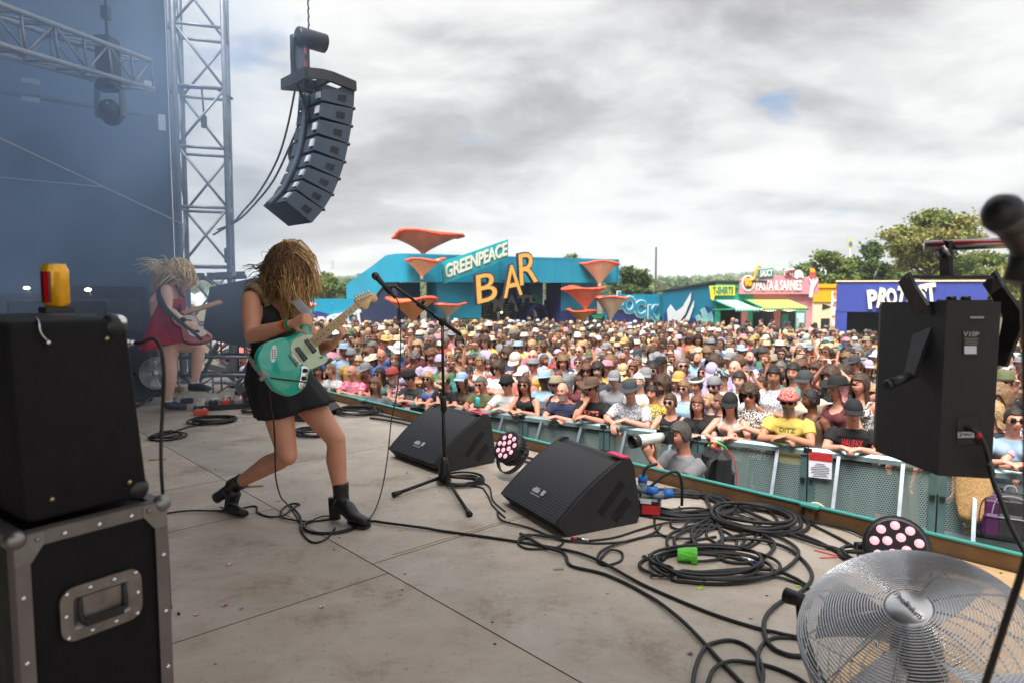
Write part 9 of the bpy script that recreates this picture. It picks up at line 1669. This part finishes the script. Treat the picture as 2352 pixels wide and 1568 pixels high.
cable([(850, 962), (900, 972), (960, 985), (1040, 1012)], .011, 'black multicore cable along the far lip', group='multicore cables by the far lip')
cable([(840, 952), (900, 963), (965, 977), (1050, 1006)], .011, 'second black multicore cable next to the far lip', group='multicore cables by the far lip')
cable([(1125, 1035), (1180, 1048), (1240, 1062), (1300, 1072)], .010, 'cable bundle strand behind the near wedge', group='multicore cables by the far lip')
cable([(1115, 1048), (1170, 1056), (1250, 1078)], .010, 'lower cable bundle strand behind the floor lamp', group='multicore cables by the far lip')
cable([(2240, 1330), (2200, 1310), (2170, 1300), (2130, 1308)], .008, 'cable leaving the glowing lamp toward the plywood')
cable([(1108, 1110), (1125, 1122), (1132, 1150), (1160, 1176)], .005, 'thin lead from the coil to the near wedge')
_r = random.Random(31)
for _k, _l in enumerate(('first', 'second', 'third', 'fourth', 'fifth', 'sixth')):
	_c = (1560 + 28 * _k, 1215 + 18 * (_k % 3)); _p = []
	for _i in range(9): _a = _i * 1.25 + _k; _R = 1 + .5 * _r.random(); _p.append((_c[0] + 62 * _R * math.cos(_a) + _i * 7, _c[1] + 30 * _R * math.sin(_a) + _i * 4 * ((_k % 2) * 2 - 1)))
	cable(_p, .0065 + .001 * (_k % 3), 'loose cable strand in the tangle above the green tape, ' + ('wide loop' if _k % 2 else 'tight loop') + ' ' + ('nearest the wedge', 'by the power box', 'beside the plug', 'over the coil', 'by the lip', 'toward the lamp')[_k], group='cable tangle strands')
def aircables():
	J = AMP_JACK; mb = MB(); pts = [J, J + Vector((.02, -.005, .0)), at(352, 778, J.y), at(370, 802, J.y - .01), at(376, 860, J.y), at(374, 930, J.y + .02), at(370, 1010, J.y + .02), at(371, 1090, J.y + .02), at(378, 1180, J.y + .06), at(384, 1260, J.y + .06), at(388, 1340, J.y + .05), onz(394, 1398) + Vector((0, 0, .008)), onz(412, 1412) + Vector((0, 0, .006))]
	mb.tube(smooth_pts(pts, 6), .0042, 8); o = mb.build('amplifier_lead', black_rubber); tag(o, 'thin black lead from the amplifier jack hanging down beside the flight case', 'cable')
	mb = MB(); pts = [GPL.p(*Z6(500, 1250), -.01), at(622, 925, 3.42), at(630, 985, 3.45), at(632, 1060, 3.55), at(634, 1100, 3.65), at(645, 1140, 3.82), onz(660, 1160) + Vector((0, 0, .006)), onz(688, 1200) + Vector((0, 0, .006)), onz(692, 1225) + Vector((0, 0, .006))]; mb.tube(smooth_pts(pts, 6), .0042, 8); o = mb.build('guitar_lead', black_rubber); tag(o, 'black guitar lead hanging from the turquoise guitar to the floor', 'cable')
	Y = 4.5; mb = MB(); pts = [at(910, 686, Y), at(917, 705, Y - .02), at(920, 760, Y - .03), at(919, 830, Y - .03), at(911, 905, Y - .04), at(899, 965, Y - .08), at(891, 1040, Y - .2), at(880, 1110, Y - .4), at(864, 1165, Y - .62), onz(842, 1200) + Vector((0, 0, .012)), onz(800, 1222) + Vector((0, 0, .006)), onz(745, 1228) + Vector((0, 0, .006)), onz(706, 1222) + Vector((0, 0, .006)), onz(702, 1206) + Vector((0, 0, .006)), onz(735, 1190) + Vector((0, 0, .01)), onz(765, 1186) + Vector((0, 0, .006))]; mb.tube(smooth_pts(pts, 6), .0040, 8); o = mb.build('microphone_lead', black_rubber); tag(o, 'black microphone lead dropping from the boom and looping at the boot', 'cable')
	mb = MB(); c = onz(1325, 1242) + Vector((0, 0, .012)); mb.tube([c - Vector((.03, -.01, 0)), c], .009, 10); o = thing('cable_plug', 'red and silver cable plug in front of the near wedge', 'plug', (0, 0, 0)); mb.build('plug_sleeve', M('red_plug', S(200, 30, 60), .5), o); mb = MB(); mb.tube([c, c + Vector((.06, -.012, 0))], .0095, 10); mb.build('plug_shell', chrome, o)
	c = onz(1700, 1285) + Vector((0, 0, .012)); o = thing('cable_plug', 'silver cable plug with purple tail in the tangle', 'plug', (0, 0, 0)); mb = MB(); mb.tube([c, c + Vector((.05, -.05, 0))], .011, 10); mb.build('plug_shell', chrome, o); mb = MB(); mb.tube([c + Vector((.05, -.05, 0)), c + Vector((.08, -.09, 0))], .007, 8); mb.build('plug_tail', M('purple_tail', S(80, 76, 140), .6), o)
aircables()
def connectors():
	b = onz(1490, 1182); t = thing('power_box', 'black power distribution box with red stripe beside the near wedge', 'power box', b); R = rotz(UA + .5); mb = MB(); mb.box((0, 0, .06), (.13, .11, .10), R, 0, .012); mb.tube([R @ Vector((-.05, 0, .10)), R @ Vector((-.05, 0, .15)), R @ Vector((.05, 0, .15)), R @ Vector((.05, 0, .10))], .008, 6); mb.build('box_shell', black_plastic, t); mb = MB(); mb.box(R @ Vector((.02, -.058, .05)), (.10, .006, .05), R); mb.build('red_stripe', M('red_piping'), t); mb = MB(); mb.box(R @ Vector((-.01, -.058, .095)), (.06, .006, .022), R); mb.build('label_sticker', MATS['paper_white'], t)
	bl = M('plug_blue', S(40, 110, 190), .45, 0, .1); gy = M('plug_grey', S(110, 124, 136), .5, 0, .1)
	def plug(a, bq, r, lab):
		a, bq = Vector(a), Vector(bq); t = thing('power_plug', lab, 'plug', a, group='blue and grey power plugs'); d = bq - a; mb = MB(); mb.lathe([(r * .5, 0), (r * .8, .02), (r, .04), (r, d.length * .55)], (0, 0, 0), d, 14); mb.build('plug_body', gy, t); mb = MB(); mb.lathe([(r * 1.12, d.length * .52), (r * 1.15, d.length * .9), (r * .9, d.length), (.001, d.length)], (0, 0, 0), d, 14); mb.build('blue_ring', bl, t)
	z = b.y; plug(at(1474, 1128, z), at(1477, 1090, z + .03), .024, 'upright blue power plug beside the near wedge'); plug(at(1455, 1118, z + .02), at(1512, 1128, z), .026, 'grey power plug with blue ring lying over the power box'); plug(at(1500, 1140, z - .02), at(1545, 1131, z), .024, 'second grey plug with blue end touching the cable pile')
	for pts, lab in (([(1477, 1090), (1486, 1072), (1510, 1064)], 'upper black lead rising from the upright blue plug'), ([(1492, 1118), (1530, 1088), (1556, 1084), (1566, 1110), (1566, 1160)], 'arched black lead from the plugs to the cable pile')): mb = MB(); mb.tube(smooth_pts([at(x, y, z) for x, y in pts], 6), .009, 8); o = mb.build('power_lead', black_rubber); tag(o, lab, 'cable')
	t = thing('tape_roll', 'crumpled bright green tape wrapped on a cable in the tangle', 'tape', onz(1578, 1290)); mb = MB(); rs = []
	for i in range(6): f = i / 5; rs.append([Vector((-.045 + .09 * f, (.030 + .012 * f) * math.cos(a) + .004 * math.sin(3 * a + i), .035 + (.028 + .010 * f) * math.sin(a) + .004 * math.sin(5 * a + i))) for a in [2 * math.pi * k / 16 for k in range(16)]])
	mb.rings([[rotz(-.2) @ p for p in r] for r in rs], 0, False); mb.build('tape_body', M('green_tape', S(96, 200, 60), .5, 0, .15, 30), t)
connectors()
def pedals():
	q = onz(520, 935); t = thing('pedal_board', 'black pedal board covered with small effect pedals at the blonde guitarist feet', 'pedal board', q); R = rotz(.35); mb = MB(); mb.box((0, 0, .03), (.62, .32, .05), R); mb.build('board', black_plastic, t); r = random.Random(8); cols = [(S(214, 206, 190)), (S(40, 42, 48)), (S(190, 60, 40)), (S(120, 126, 134)), (S(30, 34, 40)), (S(206, 200, 196))]
	for k in range(9):
		c = R @ Vector((-.25 + .125 * (k % 5), -.08 + .15 * (k // 5), .075)); mb = MB(); mb.box(c, (.085, .12, .05), R, 0, .006); p = mb.build('effect_pedal', M('pedal_%d' % (k % 6), cols[k % 6], .4, .2, .1), t); mb = MB(); mb.tube([c + R @ Vector((0, -.035, .024)), c + R @ Vector((0, -.035, .038))], .011, 8)
		for x in (-.022, .022): mb.tube([c + R @ Vector((x, .035, .024)), c + R @ Vector((x, .035, .036))], .008, 8)
		mb.build('knob', chrome, p)
	for px, py, col, lab in ((462, 952, S(206, 70, 50), 'orange red effect pedal on the cable coil'), (430, 925, S(30, 32, 38), 'dark pedal just under the grey shoe'), (565, 905, S(34, 36, 42), 'long dark pedal beyond the pedal board')):
		t = thing('effect_pedal', lab, 'pedal', onz(px, py), .3); mb = MB(); mb.box((0, 0, .03), (.13 if px != 565 else .25, .09, .055), None, 0, .008); mb.build('pedal_case', M('case_%d' % px, col, .4, .1, .15), t); mb = MB(); mb.tube([(.03, 0, .055), (.03, 0, .07)], .011, 8); mb.tube([(-.03, .02, .055), (-.03, .02, .07)], .008, 8); mb.build('knob', chrome, t)
	q = onz(368, 897); t = thing('timber_batten', 'raw timber batten on the floor behind the blonde guitarist', 'batten', q, -.12); mb = MB(); mb.box((0, 0, .03), (.62, .06, .06)); mb.build('batten', M('raw_wood', S(190, 146, 92), .7, 0, .2, 10), t)
	for px, py, L_, a, lab in ((362, 1056, .12, .2, 'pale wood sliver on the deck beside the amplifier lead'), (582, 1117, .13, .1, 'pale wood sliver on the deck behind the rear boot')):
		t = thing('wood_sliver', lab, 'scrap', onz(px, py), a); mb = MB(); mb.prism([(-L_ / 2, -.012, .002), (L_ / 2, -.006, .002), (L_ * .45, .008, .002), (-L_ / 2, .012, .002)], (0, 0, .008)); mb.build('sliver', M('raw_wood'), t)
	# second guitar lying or standing gear far back
	for px, py, Y, w, h, lab in ((40, 720, 7.2, .9, .55, 'dark equipment case against the drape behind the can'), (250, 700, 7.8, .8, .75, 'dark amplifier stack in the smoke right of the can'), (310, 730, 8.2, .5, .8, 'dark equipment rack in the smoke behind the blonde hair'), (140, 735, 6.8, .8, .35, 'low keyboard case in the smoke behind the can')):
		q = at(px, py, Y); q.z = 0; t = thing('equipment_case', lab, 'equipment case', q, .5); mb = MB(); zt = at(px, py - 45, Y).z; mb.box((0, 0, zt / 2), (w, .5, zt), None, 0, .02); mb.build('case_body', M('hazy_black'), t); mb = MB(); mb.box((0, -.256, zt * .75), (w * .8, .012, zt * .28)); mb.build('front_panel', M('rack_panel', (.07, .075, .085), .5, .3, .3, 14), t); mb = MB(); mb.box((-.1, -.27, zt * .6), (w * .5, .012, .02)); mb.build('chrome_strip', steel, t)
	for px, py, lab in ((61, 662, 'small glowing lamp in the smoke beside the can'), (202, 666, 'small glowing lamp in the smoke right of the can')):
		t = thing('desk_lamp', lab, 'lamp', at(px, py, 6.9)); mb = MB(); mb.ball((0, 0, 0), (.035, .02, .016), 10, 6); mb.build('lamp_glow', M('lamp_glow', (1, .9, .8), .4, 0, 0, emit=(1, .78, .62), estr=5), t); mb = MB(); mb.tube([(0, .02, 0), (.03, .05, -.2), (.03, .05, -.45)], .008, 6); mb.build('lamp_stem', black_metal, t)
pedals()
def scraps():
	r = random.Random(6)
	def petal(px, py, s, col, lab, cat='petal', nm='petal'):
		t = onz(px, py); n = 7; a0 = r.uniform(0, 6); P = [t + Vector((s * (.6 + .4 * r.random()) * math.cos(a0 + 2 * math.pi * k / n), s * (.5 + .4 * r.random()) * math.sin(a0 + 2 * math.pi * k / n), .003 + s * .45 * abs(math.sin(k * 1.9)))) for k in range(n)]; c = t + Vector((0, 0, .003)); mb = MB(); mb.add([c] + P, [(0, 1 + k, 1 + (k + 1) % n) for k in range(n)], 0); mb.add([c - Vector((0, 0, .0015))] + [p - Vector((0, 0, .0015)) for p in P], [(0, 1 + (k + 1) % n, 1 + k) for k in range(n)], 0); o = mb.build(nm, M('scrap_%d_%d_%d' % col, S(*col), .7, 0, .15, 60), fix=False); tag(o, lab, cat, 'petals and scraps on the deck')
	pk = (238, 208, 202)
	for px, py, s, col, lab in ((527, 1297, .016, pk, 'crumpled pink petal below the rear boot'), (517, 1390, .016, (228, 172, 166), 'deep pink petal beside the flight case'), (740, 1394, .013, pk, 'pale petal alone on the deck below the front boot'), (452, 1412, .012, pk, 'small pale petal beside the end of the amplifier lead'), (1008, 1128, .010, (200, 226, 220), 'pale mint scrap in front of the far wedge'), (640, 1150, .010, pk, 'tiny pink petal by the guitar lead'), (700, 1152, .010, pk, 'tiny petal right of the guitar lead loop'), (470, 1016, .014, pk, 'small petal by the flat cable coil'), (610, 1040, .012, pk, 'pink petal behind the bent knee'), (1725, 1420, .011, (220, 196, 200), 'pale petal beside the fan rim'), (1585, 1502, .012, (150, 130, 140), 'crumpled grey foil on the lower deck'), (935, 1086, .010, (200, 90, 110), 'dark pink scrap before the far wedge'), (560, 965, .012, (220, 150, 170), 'pink petal near the dark cable coil'), (640, 1090, .009, pk, 'tiny pale petal between the knees'), (1480, 1280, .020, (26, 26, 28), 'crumpled black tape on the deck below the power box'), (1618, 1345 - 10, .008, (50, 40, 30), 'brown crumb beside the lime tape')): petal(px, py, s, col, lab)
	petal(556, 1397, .012, (170, 200, 214), 'pale blue plastic scrap beside the pink petal', 'scrap', 'plastic_scrap')
	def strip(px, py, L_, w, a, col, lab):
		c = onz(px, py) + Vector((0, 0, .0025)); R = rotz(a); P = [c + R @ Vector((x, y, 0)) for x, y in ((-L_ / 2, -w / 2), (L_ / 2, -w / 2), (L_ / 2, w / 2), (-L_ / 2, w / 2))]; mb = MB(); mb.prism(P, (0, 0, .0012)); o = mb.build('tape_strip', M('tape_%d_%d_%d' % col, S(*col), .6, 0, .1, 40)); tag(o, lab, 'tape', 'tape marks on the deck')
	lime = (190, 226, 40)
	strip(1603, 1341, .05, .018, -.5, lime, 'upper lime tape piece below the tangle'); strip(1608, 1351, .03, .016, .4, lime, 'lower lime tape piece below the tangle'); strip(1850, 1347, .075, .014, -.15, lime, 'lime tape strip under the thick curving cable'); strip(1897, 1270, .11, .014, -.75, (226, 96, 84), 'red tape strip slanting under the thick cable'); strip(1905, 1280, .09, .014, .12, (226, 96, 84), 'red tape strip lying level under the thick cable'); strip(920, 1217, .025, .014, .2, (226, 190, 40), 'yellow tape scrap beside the long cable'); strip(952, 1108, .022, .014, 0, (206, 180, 60), 'yellow scrap in front of the far wedge'); strip(1185, 1104, .05, .012, .1, lime, 'lime tape strip by the floor lamp yoke'); strip(1170, 1087, .03, .010, .1, lime, 'short lime tape piece inside the floor lamp yoke'); strip(1283, 1307, .05, .016, .1, (150, 150, 80), 'olive tape strip on the deck left of the tangle')
	strip(1085, 1217, 1.0, .010, math.radians(42), (206, 190, 150), 'long worn cream line taped along a deck seam')
scraps()
# ---------------------------------------------------------------- stage smoke: real thin smoke hanging over the far side of the stage
def smoke():
	m = bpy.data.materials.new('stage_smoke'); m.use_nodes = True; nt = m.node_tree; N = nt.nodes; L = nt.links; N.clear(); o_ = N.new('ShaderNodeOutputMaterial'); v = N.new('ShaderNodeVolumePrincipled'); v.inputs['Color'].default_value = (.50, .70, 1.0, 1); v.inputs['Anisotropy'].default_value = .0; L.new(v.outputs[0], o_.inputs['Volume'])
	tc = N.new('ShaderNodeTexCoord'); n = N.new('ShaderNodeTexNoise'); n.inputs['Scale'].default_value = .55; n.inputs['Detail'].default_value = 3; L.new(tc.outputs['Object'], n.inputs['Vector']); r = N.new('ShaderNodeMapRange'); r.inputs['From Min'].default_value = .38; r.inputs['From Max'].default_value = .62; r.inputs['To Min'].default_value = .06; r.inputs['To Max'].default_value = .85; L.new(n.outputs[0], r.inputs['Value']); g = N.new('ShaderNodeTexGradient'); g.gradient_type = 'SPHERICAL'; mp = N.new('ShaderNodeMapping'); mp.inputs['Scale'].default_value = (1 / 4.8, 1 / 4.8, 1 / 4.2); L.new(tc.outputs['Object'], mp.inputs[0]); L.new(mp.outputs[0], g.inputs[0]); k = N.new('ShaderNodeMath'); k.operation = 'MULTIPLY'; L.new(r.outputs[0], k.inputs[0]); L.new(g.outputs[0], k.inputs[1]); L.new(k.outputs[0], v.inputs['Density'])
	mb = MB(); mb.ball((0, 0, 0), (4.8, 4.8, 4.2), 32, 20)
	o = mb.build('smoke', m); o.location = st(-6.4, 4.0, 2.8); tag(o, 'thin blue stage smoke drifting before the drape', 'smoke', kind='stuff')
	SC.cycles.volume_step_rate = 2.5; SC.cycles.volume_max_steps = 64
smoke()
def haze():
	m = bpy.data.materials.new('field_haze'); m.use_nodes = True; nt = m.node_tree; nt.nodes.clear(); o_ = nt.nodes.new('ShaderNodeOutputMaterial'); v = nt.nodes.new('ShaderNodeVolumePrincipled'); v.inputs['Color'].default_value = (.88, .94, 1, 1); v.inputs['Density'].default_value = .0005; nt.links.new(v.outputs[0], o_.inputs['Volume'])
	mb = MB(); mb.box((0, 10, 18.5), (5040, 5040, 47)); o = mb.build('haze', m); tag(o, None, kind='stuff')
haze()
